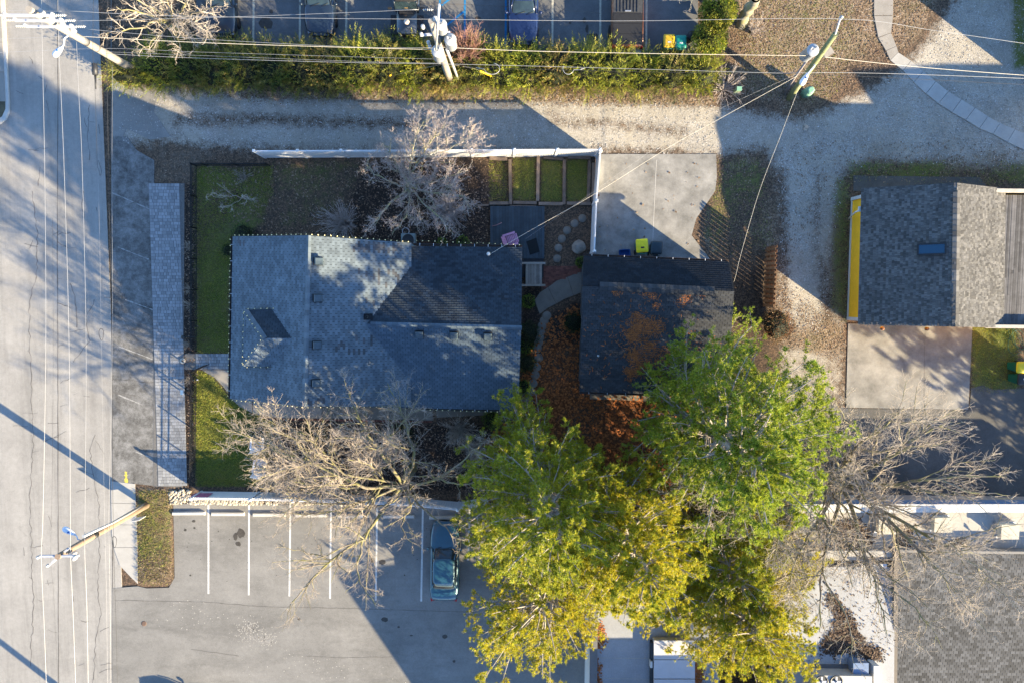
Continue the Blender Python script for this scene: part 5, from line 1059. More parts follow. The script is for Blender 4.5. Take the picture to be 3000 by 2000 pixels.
# open-sided off-roader
jat = Vector((*P2(1193, 8, .8), .006)); jp = paint('off_road_black', (.010, .016, .028))
j = thing('off_road_car', jat, 'black boxy off-roader with wide fenders in the upper lot', 'car', 'cars in the parking lots', None, -S)
m = MB(); loft(m, [ring(-1.9, .55, .72, .55, e=.15), ring(-1.95, .6, .76, .75, e=.15), ring(-1.95, .6, .76, 1.15, e=.15)], [0, 0, 0]); m.build('tub', jp, j)
m = MB(); loft(m, [ring(.55, 1.95, .60, .6, e=.16), ring(.55, 1.95, .62, 1.0, e=.16), ring(.57, 1.93, .58, 1.13, e=.2)], [0, 0, 0]); hd = m.build('hood', jp, j)
MB().box((.72, 0, 1.14), (.12, .85, .03)).build('cowl_vent', M_plastic, hd); MB().lathe((1.25, 0, 1.132), [(.17, 0), (.17, .004), (0, .004)], 16).build('hood_emblem', simple('emblem_white', (.6, .5, .42), .4, 9), hd)
for s in (-1, 1):
    m = MB(); m.box((1.35, s * .80, .92), (1.1, .36, .06)); m.box((.84, s * .8, .78), (.08, .36, .28)); m.box((1.88, s * .8, .8), (.08, .36, .24)); m.build('fender', M_plastic, j); MB().box((-1.3, s * .84, .92), (.95, .2, .06)).build('fender', M_plastic, j)
    for x in (1.35, -1.25):
        R = Matrix.Rotation(S, 3, 'X'); w = MB().lathe((x, s * .78, .4), [(.22, -.13), (.38, -.13), (.4, -.08), (.4, .08), (.38, .13), (.22, .13)], 22, mtx=R).build('wheel', M_tyre, j); MB().lathe((x, s * .78, .4), [(.22, -.1), (.22, .1)], 12, mtx=R).build('rim', M_rim, w)
    MB().box((.5, s * .98, 1.2), (.08, .22, .18)).build('mirror', M_plastic, j); MB().lathe((1.93, s * .42, .88), [(.1, -.03), (.1, .06)], 12, mtx=Matrix.Rotation(S, 3, 'Y')).build('headlight', M_lens, j); MB().tube([(.53, s * .68, 1.12), (.33, s * .66, 1.78)], .04, 6).build('pillar', jp, j)
MB().box((2.08, 0, .62), (.22, 1.6, .24)).build('bumper', M_plastic, j); MB().box((.43, 0, 1.45), (.03, 1.3, .62), mtx=Matrix.Rotation(-.3, 3, 'Y')).build('windshield', M_cglass, j); m = MB(); loft(m, [ring(-1.9, .34, .7, 1.15, e=.15), ring(-1.85, .34, .68, 1.75, e=.15), ring(-1.75, .28, .6, 1.82, e=.2)], [0, 0, 0]); m.build('soft_top', M_plastic, j)
m = MB(); m.box((.46, 0, 1.24), (.1, .2, .05)); m.box((.44, .12, 1.26), (.08, .1, .06)); m.build('dash_clutter', simple('bright_clutter', (.6, .35, .1), .5, 12), j)
# pickup seen from behind: tailgate toward the hedge, folding cover on the bed
pat = Vector((*P2(1838, -2, .9), .006)); pp = paint('orange_paint', (.15, .05, .01)); pk = thing('pickup_truck', pat, 'copper orange pickup with a black folding bed cover', 'pickup truck', 'cars in the parking lots', None, S)
m = MB(); loft(m, [ring(-2.8, 2.8, .88, .45, e=.12), ring(-2.85, 2.85, .97, .75, e=.12), ring(-2.85, 2.85, .96, 1.02, e=.12), ring(-2.82, 2.8, .93, 1.10, e=.14)], [0, 0, 0, 0]); m.build('body', pp, pk)
for i in range(3): MB().box((-2.42 + i * .6, 0, 1.13), (.585, 1.76, .05)).build('bed_cover', M_plastic, pk)
m = MB()
for i in range(7): m.box((-.38, -.6 + i * .2, 1.14), (.95, .1, .05))
m.box((-.38, 0, 1.115), (1.0, 1.76, .03)); m.build('ribbed_liner', simple('liner_grey', (.05, .052, .056), .2, 6, .6), pk); MB().box((-.8, 0, 1.17), (.08, .35, .04)).build('handle', M_metal, pk)
for s in (-1, 1):
    m = MB(); m.tube([(-2.8, s * .91, 1.10), (.3, s * .91, 1.10)], .03, 6); m.build('bed_rail', pp, pk); MB().box((-2.8, s * .88, .9), (.12, .14, .35)).build('taillight', M_tail, pk)
    for x in (1.9, -1.75):
        R = Matrix.Rotation(S, 3, 'X'); w = MB().lathe((x, s * .88, .4), [(.22, -.13), (.38, -.13), (.4, -.08), (.4, .08), (.38, .13), (.22, .13)], 22, mtx=R).build('wheel', M_tyre, pk); MB().lathe((x, s * .88, .4), [(.22, -.1), (.22, .1)], 12, mtx=R).build('rim', M_rim, w)
m = MB(); loft(m, [ring(.2, 2.0, .85, 1.08, e=.3), ring(.35, 1.35, .72, 1.75, e=.3)], [0, 0, 0], False); m.build('windows', M_cglass, pk); m = MB(); loft(m, [ring(.32, 1.4, .74, 1.73, e=.3), ring(.45, 1.25, .6, 1.82, e=.35)], [0, 0]); m.build('roof', pp, pk); MB().box((-2.95, 0, .55), (.2, 1.8, .2)).build('bumper', M_metal, pk)

# ---------------------------------------------------------------- wheel stops
ws_me = MB(); ws_me.add([(-.98, -.1, 0), (.98, -.1, 0), (.98, .1, 0), (-.98, .1, 0), (-.93, -.07, .12), (.93, -.07, .12), (.93, .07, .12), (-.93, .07, .12)], [(4, 5, 6, 7), (0, 1, 5, 4), (1, 2, 6, 5), (2, 3, 7, 6), (3, 0, 4, 7)]); ws_me = ws_me.mesh('wheel_stop'); ws_me.materials.append(simple('wheel_stop_concrete', (.46, .44, .41), .12, 3))
for i, (x0_, x1_, y_) in enumerate(((505, 603, 1502), (619, 718, 1504), (740, 838, 1506), (865, 958, 1508), (985, 1083, 1510), (1122, 1216, 1511), (1257, 1355, 1514), (1396, 1490, 1517))):
    o = obj('wheel_stop', ws_me); q = P((x0_ + x1_) / 2, y_); o.location = (q.x, q.y, .016); o.rotation_euler = (0, 0, random.uniform(-.012, .012)); o.scale = ((x1_ - x0_) / 46.5 / 1.96, 1.15, 1.15)
    tag(o, f'{ORD[i]} pale concrete wheel stop from the grass island', 'wheel stop', 'concrete wheel stops in the lower lot')

# ---------------------------------------------------------------- bins
def bin_(at, rz, body, lid, label, s=1.0, lid_open=False, z=0.0):
    mb_ = simple(body[0], body[1], .12, 4, .5, .35); ml = simple(lid[0], lid[1], .12, 4, .45, .4); at = Vector(at); at.z = z; th = thing('wheeled_bin', at, label, 'trash bin', 'wheeled bins', None, rz); th.scale = (s, s, s)
    m = MB(); loft(m, [ring(-.26, .26, .22, .06, 20, .25), ring(-.30, .33, .28, .6, 20, .25), ring(-.33, .37, .31, .98, 20, .22), ring(-.34, .39, .33, 1.0, 20, .22)], [0] * 4); m.build('body', mb_, th)
    lm = MB(); loft(lm, [ring(-.36, .41, .345, 1.0, 20, .22), ring(-.36, .41, .345, 1.05, 20, .22), ring(-.31, .35, .29, 1.1, 20, .25), ring(-.24, .27, .22, 1.12, 20, .3)], [0] * 4); lo = lm.build('lid', ml, th)
    MB().box((.0, 0, 1.12), (.30, .02, .012)).build('lid_rib', ml, lo); MB().box((.22, 0, 1.10), (.02, .42, .02)).build('lid_rib', ml, lo)
    MB().tube([(-.42, -.28, 1.0), (-.42, .28, 1.0)], .022, 8).build('handle', mb_, th)
    for sy in (-1, 1): MB().lathe((-.28, sy * .27, .13), [(.13, -.03), (.13, .03)], 16, mtx=Matrix.Rotation(S, 3, 'X')).build('wheel', M_tyre, th)
    return th
bin_(P2(1880, 722, 1.0) + (0,), S + .08, ('bin_green', (.02, .16, .12)), ('bin_lid_yellow', (.72, .60, .01)), 'bright yellow-lidded bin behind the dark garage', 1.08, z=.02)
bin_(P2(1922, 728, 1.0) + (0,), S - .06, ('bin_dark', (.012, .035, .04)), ('bin_lid_dark', (.014, .03, .04)), 'dark slate-lidded bin behind the dark garage', 1.05, z=.02)
bin_(P2(1960, 122, 1.0) + (0,), S, ('bin_green_b', (.01, .15, .11)), ('bin_lid_gold', (.60, .36, .02)), 'golden yellow-lidded bin behind the right hedge', 1.0)
bin_(P2(1994, 125, 1.0) + (0,), S, ('bin_teal', (.01, .19, .15)), ('bin_lid_teal', (.01, .21, .16)), 'teal green bin with handle marks behind the right hedge', 1.0)
bin_(P2(2995, 1075, 1.0) + (0,), math.pi, ('bin_green_c', (.01, .13, .11)), ('bin_lid_lemon', (.62, .5, .01)), 'green bin with lemon yellow lid at the right edge', 1.05)
ob = bin_(P2(2998, 1110, 1.0) + (0,), math.pi, ('bin_green_d', (.01, .12, .10)), ('bin_lid_black', (.02, .02, .02)), 'green bin filled with paper rubbish at the right edge', 1.05)
MB().box((-.05, 0, 1.14), (.32, .26, .03), rz=.4).build('paper', M_trim, ob)
for b in [x for x in bpy.data.objects if x.name.startswith('wheeled_bin') and x.get('label', '').startswith(('bright', 'golden', 'teal'))]: MB().box((-.08, .0, 1.126), (.09, .2, .004)).build('stamp', M_plastic if 'bright' in b['label'] else M_trim, b)
c = P(2026, 107, .6); tb = thing('round_bin', (c.x, c.y, 0), 'round black lidded can beside the teal bin', 'trash can'); MB().lathe((0, 0, 0), [(.22, 0), (.27, .65), (.29, .66)], 20).build('body', M_plastic, tb); MB().lathe((0, 0, .66), [(.3, 0), (.3, .04), (.1, .1), (0, .1)], 20).build('lid', M_plastic, tb)
c = P2(1830, 742, .35); rb = thing('recycling_tub', (*c, .02), 'small blue recycling tub behind the dark garage', 'recycling tub', None, None, .06); M_blue = simple('tub_blue', (.01, .06, .22), .1, 4, .5); m = MB(); loft(m, [ring(-.3, .3, .18, 0, 20, .25), ring(-.34, .34, .22, .34, 20, .25), ring(-.37, .37, .24, .36, 20, .25), ring(-.33, .33, .2, .36, 20, .25), ring(-.3, .3, .18, .08, 20, .25)], [0] * 5); m.build('tub', M_blue, rb); MB().box((.0, .24, .3), (.2, .03, .05)).build('handle', M_blue, rb)

# ---------------------------------------------------------------- deck, steps, beds, chairs
M_deck = simple('deck_stain', (.045, .062, .075), .2, 2, isl=.2); M_grey_wood = simple('grey_wood', (.25, .225, .195), .22, 3, isl=.35, bump=.2); M_timber = simple('old_timber', (.20, .15, .115), .3, 2.5, isl=.3, bump=.3)
dk = thing('deck', P(1515, 680), 'dark blue-grey plank deck beside the rear of the house', 'deck'); x0, yt = P2(1436, 604, .25); x1, yb = P2(1595, 758, .25); n = 18; w = (x1 - x0) / n
MB().box(((x0 + x1) / 2, (yt + yb) / 2 - .6, .1), (x1 - x0 - .1, yt - yb + 1.1, .2)).build('frame', M_under, dk, True)
for i in range(n): MB().box((x0 + w * (i + .5), (yt + yb) / 2 - .0, .225 + random.uniform(-.003, .003)), (w - .012, yt - yb, .04)).build('plank', M_deck, dk, True)
mt = MB(); q = [P2(a, b, .26) for a, b in ((1542, 708), (1571, 697), (1581, 738), (1553, 747))]; mt.prism(q, .247, .262); tag(mt.build('door_mat', simple('black_mat', (.012, .016, .018), .3, 30, .95)), 'black rectangular mat lying askew on the deck', 'mat')
tag(MB().tube([P(1441, 663, .27), P(1455, 660, .27), P(1470, 653, .27)], .02, 6).build('stick', simple('pink_stick', (.35, .2, .2), .2, 6)), 'thin pinkish stick lying on the deck', 'stick')
def chair(at, rz, mat, label, s=1.0):
    th = thing('slatted_chair', at, label, 'chair', 'slatted garden chairs', None, rz); th.scale = (s, s, s)
    for i in range(7): MB().box((-.22 + i * .09, 0, .36 + i * .012), (.07, .5, .02)).build('seat_slat', mat, th)
    for i in range(6): MB().box((-.42, -.22 + i * .088, .72), (.02, .075, .72), mtx=Matrix.Rotation(-.35, 3, 'Y')).build('back_slat', mat, th)
    for s_ in (-1, 1):
        MB().box((-.08, s_ * .32, .56), (.72, .11, .025)).build('armrest', mat, th); MB().box((.22, s_ * .3, .28), (.06, .05, .56)).build('leg', mat, th); MB().box((-.32, s_ * .3, .28), (.06, .05, .56)).build('leg', mat, th)
    return th
M_pink = simple('pink_plastic', (.50, .24, .36), .1, 4, .5); M_wchair = simple('white_chair', (.72, .73, .76), .06, 4, .5)
chair((*P2(1499, 702, .6), .247), -2.83 + math.pi, M_pink, 'pink slatted chair on the deck beside the roof edge', 1.1)
chair((*P2(755, 1293, .5), 0), 1.5, M_wchair, 'white slatted chair under the bare tree, upper of the two', 1.15); chair((*P2(763, 1363, .5), 0), 1.35, M_wchair, 'white slatted chair under the bare tree, lower of the two', 1.15)
stp = thing('back_steps', P(1562, 805), 'grey wooden landing with white-edged rails beside the rear wing', 'steps'); x0, yt = P2(1540, 774, .5); x1, yb = P2(1588, 834, .5); n = 6; w = (x1 - x0) / n
MB().box(((x0 + x1) / 2, (yt + yb) / 2, .22), (x1 - x0, yt - yb, .44)).build('frame', M_under, stp, True)
for i in range(n): MB().box((x0 + w * (i + .5), (yt + yb) / 2, .47), (w - .012, yt - yb, .04)).build('plank', M_grey_wood, stp, True)
for yy in (yt + .04, yb - .04):
    r_ = MB().box(((x0 + x1) / 2 - .05, yy, .98), (x1 - x0 + .45, .13, .05)).build('handrail', M_grey_wood, stp, True)
    for i in range(3): MB().box((x0 + .1 + i * (x1 - x0 - .1) / 2, yy, .5), (.08, .08, 1.0)).build('rail_post', M_grey_wood, stp, True)
rb_ = thing('raised_beds', P(1580, 530), 'row of grassy raised beds framed by old timbers inside the white fence', 'garden bed')
for (a, b) in (((1494, 468), (1496, 600)), ((1577, 458), (1575, 590)), ((1653, 468), (1652, 600)), ((1727, 470), (1723, 592)), ((1434, 596), (1490, 596)), ((1504, 594), (1572, 595)), ((1578, 597), (1648, 598)), ((1660, 596), (1730, 597)), ((1434, 464), (1486, 467)), ((1592, 462), (1650, 466)), ((1664, 460), (1730, 463)), ((1494, 604), (1570, 605)), ((1738, 478), (1737, 590))):
    MB().bar(P(*a, .1), P(*b, .1), .19 if a[0] != 1494 or a[1] < 600 else .08, .2).build('timber', M_timber, rb_, True)
tag(MB().bar(P(1400, 602, .05), P(1432, 601, .05), .12, .1).build('loose_timber', M_timber), 'short loose timber left of the raised beds', 'timber')
# ---------------------------------------------------------------- small things
def rock(name, at, s, mat, seed):
    r_ = random.Random(seed); bm = bmesh.new(); bmesh.ops.create_icosphere(bm, subdivisions=2, radius=1)
    for v in bm.verts: k = 1 + r_.uniform(-.16, .16); v.co = Vector((v.co.x * s[0] * k, v.co.y * s[1] * k, max(v.co.z, -.3) * s[2] * k))
    me = bpy.data.meshes.new(name); bm.to_mesh(me); bm.free(); o = obj(name, me, mat); o.location = at; return o
M_rock = simple('field_stone', (.26, .235, .2), .3, 4, bump=.4)
tag(rock('boulder', P(1696, 726), (.42, .45, .4), M_rock, 3), 'grey boulder between the stepping stones and the white fence', 'boulder')
for i, (a, b) in enumerate(((1534, 763), (1545, 764), (1556, 763), (1566, 765), (1577, 764))): tag(rock('edge_stone', P(a, b), (.13, .12, .12), simple('tan_stone', (.3, .25, .15), .25, 5) if i == 0 else bpy.data.materials['tan_stone'], 20 + i), f'{ORD[i]} small tan stone from the house, between the deck and the steps', 'stone', 'tan stones by the deck')
ac = thing('air_conditioner', P(1200, 706), 'boxy grey air conditioner against the house wall', 'air conditioner'); c0 = ac.location
MB().box((0, 0, .36), (.85, .8, .72)).build('cabinet', simple('ac_grey', (.22, .27, .27), .1, 4, .5), ac); MB().lathe((0, 0, .73), [(.36, 0), (.36, .02), (.3, .025), (.29, -.01)], 24).build('fan_grille', M_metal_dk, ac); m = MB()
for k in range(4): m.box((.13 * math.cos(k * 1.57), .13 * math.sin(k * 1.57), .72), (.24, .1, .01), rz=k * 1.57)
m.build('fan_blade', M_metal, ac)
c = P(1189, 678); tag(MB().tube([c + Vector((.21 * math.cos(t_), .21 * math.sin(t_), .03)) for t_ in np.linspace(0, 6.28, 24)], .025, 6).build('hose_ring', M_metal), 'grey ring lying on the mulch above the air conditioner', 'ring')
hs = []; c = P(2982, 985)
for t_ in np.linspace(0, 22, 110): hs.append(c + Vector((.55 * math.sin(t_ * .9) * (1 + .25 * math.sin(t_ * .37)), .75 * math.cos(t_ * 1.07) - .02 * t_, .03 + .002 * t_)))
tag(MB().tube(hs, .012, 5).build('garden_hose', simple('green_hose', (.02, .12, .09), .1, 5, .5)), 'tangled green garden hose at the right edge', 'hose')
c = P(2367, 270, .5); pd = thing('cable_pedestal', (c.x, c.y, 0), 'pale green hexagonal pedestal beside the mossy pole', 'utility box'); M_pgr = simple('pedestal_green', (.19, .37, .26), .08, 4, .5); MB().lathe((0, 0, 0), [(.27, 0), (.27, .75), (.22, .8)], 6).build('case', M_pgr, pd); MB().lathe((0, 0, .8), [(.24, 0), (.24, .12), (.15, .16)], 6).build('cap', M_pgr, pd)
c = P(2159, 266, .5); pd = thing('cable_pedestal', (c.x, c.y, 0), 'slim green utility box beside the right end of the hedge', 'utility box'); m = simple('box_green', (.15, .2, .14), .1, 4, .5); MB().box((0, 0, .45), (.28, .22, .9)).build('case', m, pd); MB().box((0, 0, .92), (.3, .24, .05)).build('cap', M_pgr, pd)
c = P(2359, 376); m = MB(); 
for k in range(5): m.box(c + Vector((random.uniform(-.12, .12), random.uniform(-.18, .18), .04 + k * .015)), (.2, .14, .008), mtx=Matrix.Rotation(random.uniform(-.6, .6), 3, 'X') @ Matrix.Rotation(random.uniform(0, 3), 3, 'Z'))
tag(m.build('bird_like_scrap', simple('tan_scrap', (.5, .4, .3), .2, 6)), 'small pale bird-like shape on the gravel alley', 'litter')  # crumpled plates standing in for a pale shape taken for a bird
sg = thing('sign_post', P(552, 1143), 'small white sign on a short post in the fence bed', 'sign'); MB().box((0, 0, .4), (.06, .06, .8)).build('post', M_black, sg); MB().box((-.03, 0, .82), (.3, .28, .03), mtx=Matrix.Rotation(-.6, 3, 'Y')).build('panel', M_trim, sg); MB().box((.28, .03, .5), (.5, .03, .05)).build('bracket', M_black, sg)
lp = thing('path_lamp', P(560, 985), 'black bracketed path lamp in the fence bed above the entry', 'lamp'); MB().box((0, 0, .45), (.05, .05, .9)).build('post', M_black, lp); MB().box((.3, .02, .88), (.7, .05, .05)).build('bracket', M_black, lp); MB().lathe((-.08, 0, .75), [(.06, 0), (.13, .05), (.13, .2), (.04, .26)], 12).build('lantern', M_metal_dk, lp)
tag(rock('globe', P(580, 1111) + Vector((0, 0, .08)), (.06, .06, .07), M_trim, 1), 'small white globe at the edge of the lower lawn', 'ornament')
for i, (a, b) in enumerate(((2525, 957), (2649, 958))): c = P(a, b); tag(MB().lathe((c.x, c.y, 2.2), [(.05, 0), (.11, .05), (.11, .2), (.06, .26)], 12).build('wall_lamp', simple('copper_lamp', (.25, .12, .06), .2, 5, .4, .5, .4)), ['left copper lamp on the lower wall of the yellow garage', 'right copper lamp on the lower wall of the yellow garage'][i], 'wall lamp', 'copper wall lamps')
# pale stones heaped below the lower white fence
V = []; F = []; bm = bmesh.new(); bmesh.ops.create_icosphere(bm, subdivisions=1, radius=1); base_v = [v.co.copy() for v in bm.verts]; base_f = [[v.index for v in f.verts] for f in bm.faces]; bm.free()
for _ in range(900):
    a = random.uniform(498, 760) if random.random() < .78 else random.uniform(760, 1080); lo_ = 1457 if a > 560 else 1432 + (560 - a) * .1; q = P(a, random.uniform(lo_ + .008 * (a - 560), 1474 + .006 * (a - 500))); s = random.uniform(.055, .12); k = len(V); sx, sy, sz = random.uniform(.7, 1.2), random.uniform(.7, 1.2), random.uniform(.5, .8); R = Matrix.Rotation(random.uniform(0, 3), 3, 'Z')
    for v in base_v: w = R @ Vector((v.x * sx * s, v.y * sy * s, v.z * sz * s)) * random.uniform(.88, 1.1); V.append((q.x + w.x, q.y + w.y, .05 + w.z + random.uniform(0, .03)))
    F += [tuple(k + i for i in f) for f in base_f]
tag(obj('river_stones', np_mesh('river_stones', V, F), simple('pale_stone', (.40, .35, .28), .15, 6, isl=.45)), 'bed of pale river stones below the lower white fence', 'stones', None, 'stuff')
# ---------------------------------------------------------------- plants
def tube_batch(paths, sides, V, F):
    "paths: list of (points, radii); appended as open tapered tubes"
    groups = {}
    for p, r_ in paths: groups.setdefault(len(p), []).append((p, r_))
    off = sum(len(v) for v in V)
    for k, lst in groups.items():
        Pn = np.array([p for p, _ in lst], float); Rn = np.array([r_ for _, r_ in lst], float); n = len(lst)
        T = np.empty_like(Pn); T[:, 1:-1] = Pn[:, 2:] - Pn[:, :-2]; T[:, 0] = Pn[:, 1] - Pn[:, 0]; T[:, -1] = Pn[:, -1] - Pn[:, -2]
        T /= np.linalg.norm(T, axis=2, keepdims=True) + 1e-9
        ref = np.zeros_like(T); ref[..., 2] = 1; bad = np.abs(T[..., 2]) > .93; ref[bad] = (1, 0, 0)
        U = np.cross(T, ref); U /= np.linalg.norm(U, axis=2, keepdims=True) + 1e-9; Wv = np.cross(U, T)
        a = np.arange(sides) * 2 * np.pi / sides
        ringv = Pn[:, :, None] + Rn[:, :, None, None] * (U[:, :, None] * np.cos(a)[None, None, :, None] - Wv[:, :, None] * np.sin(a)[None, None, :, None])
        V.append(ringv.reshape(-1, 3)); i = np.arange(n)[:, None, None] * (k * sides) + np.arange(k - 1)[None, :, None] * sides; j = np.arange(sides)[None, None, :]; j2 = (j + 1) % sides
        F.append((np.stack([i + j, i + j2, i + sides + j2, i + sides + j], -1) + off).reshape(-1, 4)); off += n * k * sides
def tubes_obj(name, paths, sides, mat, parent, stuff=False):
    V, F = [], []; tube_batch(paths, sides, V, F); o = obj(name, np_mesh(name, np.concatenate(V), np.concatenate(F), True), mat, parent, True)
    if stuff: o['kind'] = 'stuff'
    return o
def unit(v): return v / (np.linalg.norm(v) + 1e-9)
def branch(p0, d, L, k, wob, up, r0, r1, rg):
    pts = [p0]; d = unit(d)
    for i in range(k - 1):
        d = unit(d + rg.normal(0, wob, 3) + np.array([0, 0, up])); pts.append(pts[-1] + d * L / (k - 1))
    return np.array(pts), np.linspace(r0, r1, k)
def sprout(parents, dens, lf, ang, k, wob, up, rg, rmin, tmin=.25, rk=.55, flat=0.0, lmax=9, lmin=.12):
    out = []
    for pts, rad in parents:
        seg = np.linalg.norm(np.diff(pts, axis=0), axis=1); L = seg.sum(); n = rg.poisson(dens * L) + 1
        for _ in range(n):
            t_ = tmin + (1 - tmin) * rg.random(); f = t_ * (len(pts) - 1); i = min(int(f), len(pts) - 2); q = pts[i] + (pts[i + 1] - pts[i]) * (f - i); tg_ = unit(pts[i + 1] - pts[i]); r_ = rad[i] + (rad[i + 1] - rad[i]) * (f - i)
            ax = rg.normal(0, 1, 3); ax = unit(ax - tg_ * ax.dot(tg_)); 
            if flat: ax[2] *= (1 - flat); ax = unit(ax)
            a = math.radians(rg.uniform(*ang)); d = tg_ * math.cos(a) + ax * math.sin(a); ln = min(lmax, max(lmin, lf * L * (1.15 - .7 * t_) * rg.uniform(.6, 1.35)))
            rr = max(rmin, r_ * rk); out.append(branch(q, d, ln, k, wob, up, rr, max(rmin * .7, rr * .35), rg))
    return out
def bark(name, c, moss=None):
    t_ = NT(name); a = t_.ramp(t_.noise(7, 5, .7), [(.3, mul(c, .7)), (.7, mul(c, 1.2))])
    if moss: a = t_.mix(t_.ramp(t_.noise(1.7, 4, .7), [(.42, 0), (.6, .85)]), a, moss)
    a = t_.mix(.4, a, t_.ramp(t_.island(), [(0, .55), (1, 1.15)]), 'MULTIPLY'); return t_.done(a, .9, .15)
M_bark = bark('grey_bark', (.20, .17, .135), (.21, .20, .075)); M_bark_d = bark('dark_bark', (.22, .19, .155), (.21, .20, .08)); M_twig = bark('pale_twig', (.44, .38, .32)); M_twig_p = bark('pink_twig', (.36, .305, .26)); M_twig_g = bark('grey_twig', (.44, .385, .36)); M_mag = bark('silver_bark', (.27, .25, .225), (.26, .25, .12)); M_pinebark = bark('pine_bark', (.36, .32, .29))
def limb_path(pts, r0, r1, sub=4):
    q = [np.array(P(*p)) if not isinstance(p, np.ndarray) else p for p in pts]; out = []
    for i in range(len(q) - 1):
        a, b, c, d = q[max(i - 1, 0)], q[i], q[i + 1], q[min(i + 2, len(q) - 1)]
        for k in range(sub):
            t_ = k / sub; out.append(.5 * (2 * b + (c - a) * t_ + (2 * a - 5 * b + 4 * c - d) * t_ ** 2 + (3 * b - a - 3 * c + d) * t_ ** 3))
    out.append(q[-1]); out = np.array(out); out[1:-1] += rng.normal(0, .05, out[1:-1].shape); return out, np.linspace(r0, r1, len(out)) 
def bare_tree(name, base, fork, limbs, r, label, mats, dens=(1.6, 2.6, 3.2), seed=1, up=.03, rmin=(.011, .007, .0048), lf=(.38, .42, .52), buds=None, group=None):
    rg = np.random.default_rng(seed); b = P(*base); th = thing(name, b, label, 'tree', group); fk = np.array(P(*fork))
    tr = limb_path([np.array((b.x, b.y, -.15)), np.array((b.x * .6 + fk[0] * .4, b.y * .6 + fk[1] * .4, fk[2] * .4)), fk], r * 1.15, r * .85, 5); tubes_obj('trunk', [tr], 12, mats[0], th)
    L0 = []
    for pts, r0, r1 in limbs:
        lp = limb_path([fk] + list(pts) if not isinstance(pts[0], str) else list(pts[1:]), r0 * .72, r1 * .6); L0.append(lp); tubes_obj('limb', [lp], 8, mats[0], th)
    L1 = sprout(L0, dens[0], lf[0], (28, 62), 6, .16, up, rg, rmin[0], .12); L2 = sprout(L1 + L0[:0], dens[1], lf[1], (25, 60), 5, .17, up, rg, rmin[1], .15); L3 = sprout(L2, dens[2], lf[2], (22, 55), 4, .2, up, rg, rmin[2], .1, lmax=.9, lmin=.2)
    L3 += sprout(L1, dens[2] * .8, .16, (25, 60), 4, .18, up, rg, rmin[2], .2, lmax=1.0)
    tubes_obj('branches', L1, 5, mats[1], th, True); tubes_obj('twigs', L2 + L3, 3, mats[2], th, True)
    if buds:
        tips = np.array([p[-1] for p, _ in L3]); tips = tips[rg.random(len(tips)) < buds[1]]; leaf_cloud('buds', tips, np.tile([0, 0, 1.], (len(tips), 1)), buds[2], .45, buds[0], th, rg, 3)
    return th
def leaf_cloud(name, pos, dirs, size, aspect, mat, th, rg, per=1, spread=.9, world=True):
    "small leaf-shaped quads"
    n = len(pos) * per; p = np.repeat(pos, per, 0); d = np.repeat(dirs, per, 0) + rg.normal(0, spread, (n, 3)); d /= np.linalg.norm(d, axis=1, keepdims=True); s = np.cross(d, rg.normal(0, 1, (n, 3))); s /= np.linalg.norm(s, axis=1, keepdims=True) + 1e-9
    L = size * rg.uniform(.6, 1.3, (n, 1)); w = L * aspect * .5; V = np.stack([p, p + d * L * .5 + s * w, p + d * L, p + d * L * .5 - s * w], 1).reshape(-1, 3); F = np.arange(n * 4).reshape(-1, 4)
    o = obj(name, np_mesh(name, V, F), mat, th, world); o['kind'] = 'stuff'; return o
def foliage(name, cols, trans=.35, rough=.55):
    "leaf material: a colour of its own for each leaf, some light passing through"
    t_ = NT(name); c = t_.ramp(t_.island(), [(i / max(1, len(cols) - 1), q) for i, q in enumerate(cols)]); c = t_.mix(t_.ramp(t_.noise(.8, 4, .6), [(.35, 0), (.65, .4)]), c, cols[-1])
    t_.done(c, rough, .3); tr = t_.n.new('ShaderNodeBsdfTranslucent'); t_.l.new(c, tr.inputs['Color']); mx = t_.n.new('ShaderNodeMixShader'); mx.inputs[0].default_value = trans; t_.l.new(t_.b.outputs[0], mx.inputs[1]); t_.l.new(tr.outputs[0], mx.inputs[2]); t_.l.new(mx.outputs[0], t_.out.inputs['Surface']); return t_.mat
M_needle = foliage('pine_needles', [(.08, .15, .02), (.15, .25, .028), (.23, .33, .034), (.33, .38, .036), (.44, .42, .036)], .35)
M_needle_y = foliage('sun_toned_pine_needles', [(.10, .16, .018), (.20, .27, .022), (.33, .37, .026), (.50, .46, .028), (.66, .48, .024)], .35)  # yellower copy of the needles, with sunlight put into the colour
M_needle_m = foliage('olive_pine_needles', [(.07, .13, .018), (.14, .22, .024), (.25, .31, .028), (.38, .40, .03), (.54, .45, .028)], .35)  # tone between the plain green and the sun-coloured copy
M_junip_d = foliage('shade_toned_juniper', [(.022, .045, .010), (.05, .09, .013), (.10, .14, .016), (.17, .19, .022), (.22, .16, .05)], .25)  # darker copy; shade put into the colour, mostly for the street half
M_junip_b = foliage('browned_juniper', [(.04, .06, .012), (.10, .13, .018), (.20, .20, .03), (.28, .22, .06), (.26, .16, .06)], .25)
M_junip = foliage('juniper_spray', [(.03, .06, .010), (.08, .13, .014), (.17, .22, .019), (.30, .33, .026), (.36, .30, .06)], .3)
M_box = foliage('boxwood_leaf', [(.05, .09, .012), (.10, .16, .018), (.16, .22, .022)], .2); M_yew = foliage('yew_leaf', [(.012, .025, .008), (.03, .05, .012), (.045, .065, .016)], .15); M_redleaf = foliage('red_shrub_leaf', [(.07, .03, .015), (.16, .055, .025), (.25, .12, .06), (.10, .09, .025)], .25); M_bud = foliage('pale_bud', [(.40, .31, .25), (.5, .38, .32), (.34, .22, .19)], .2)
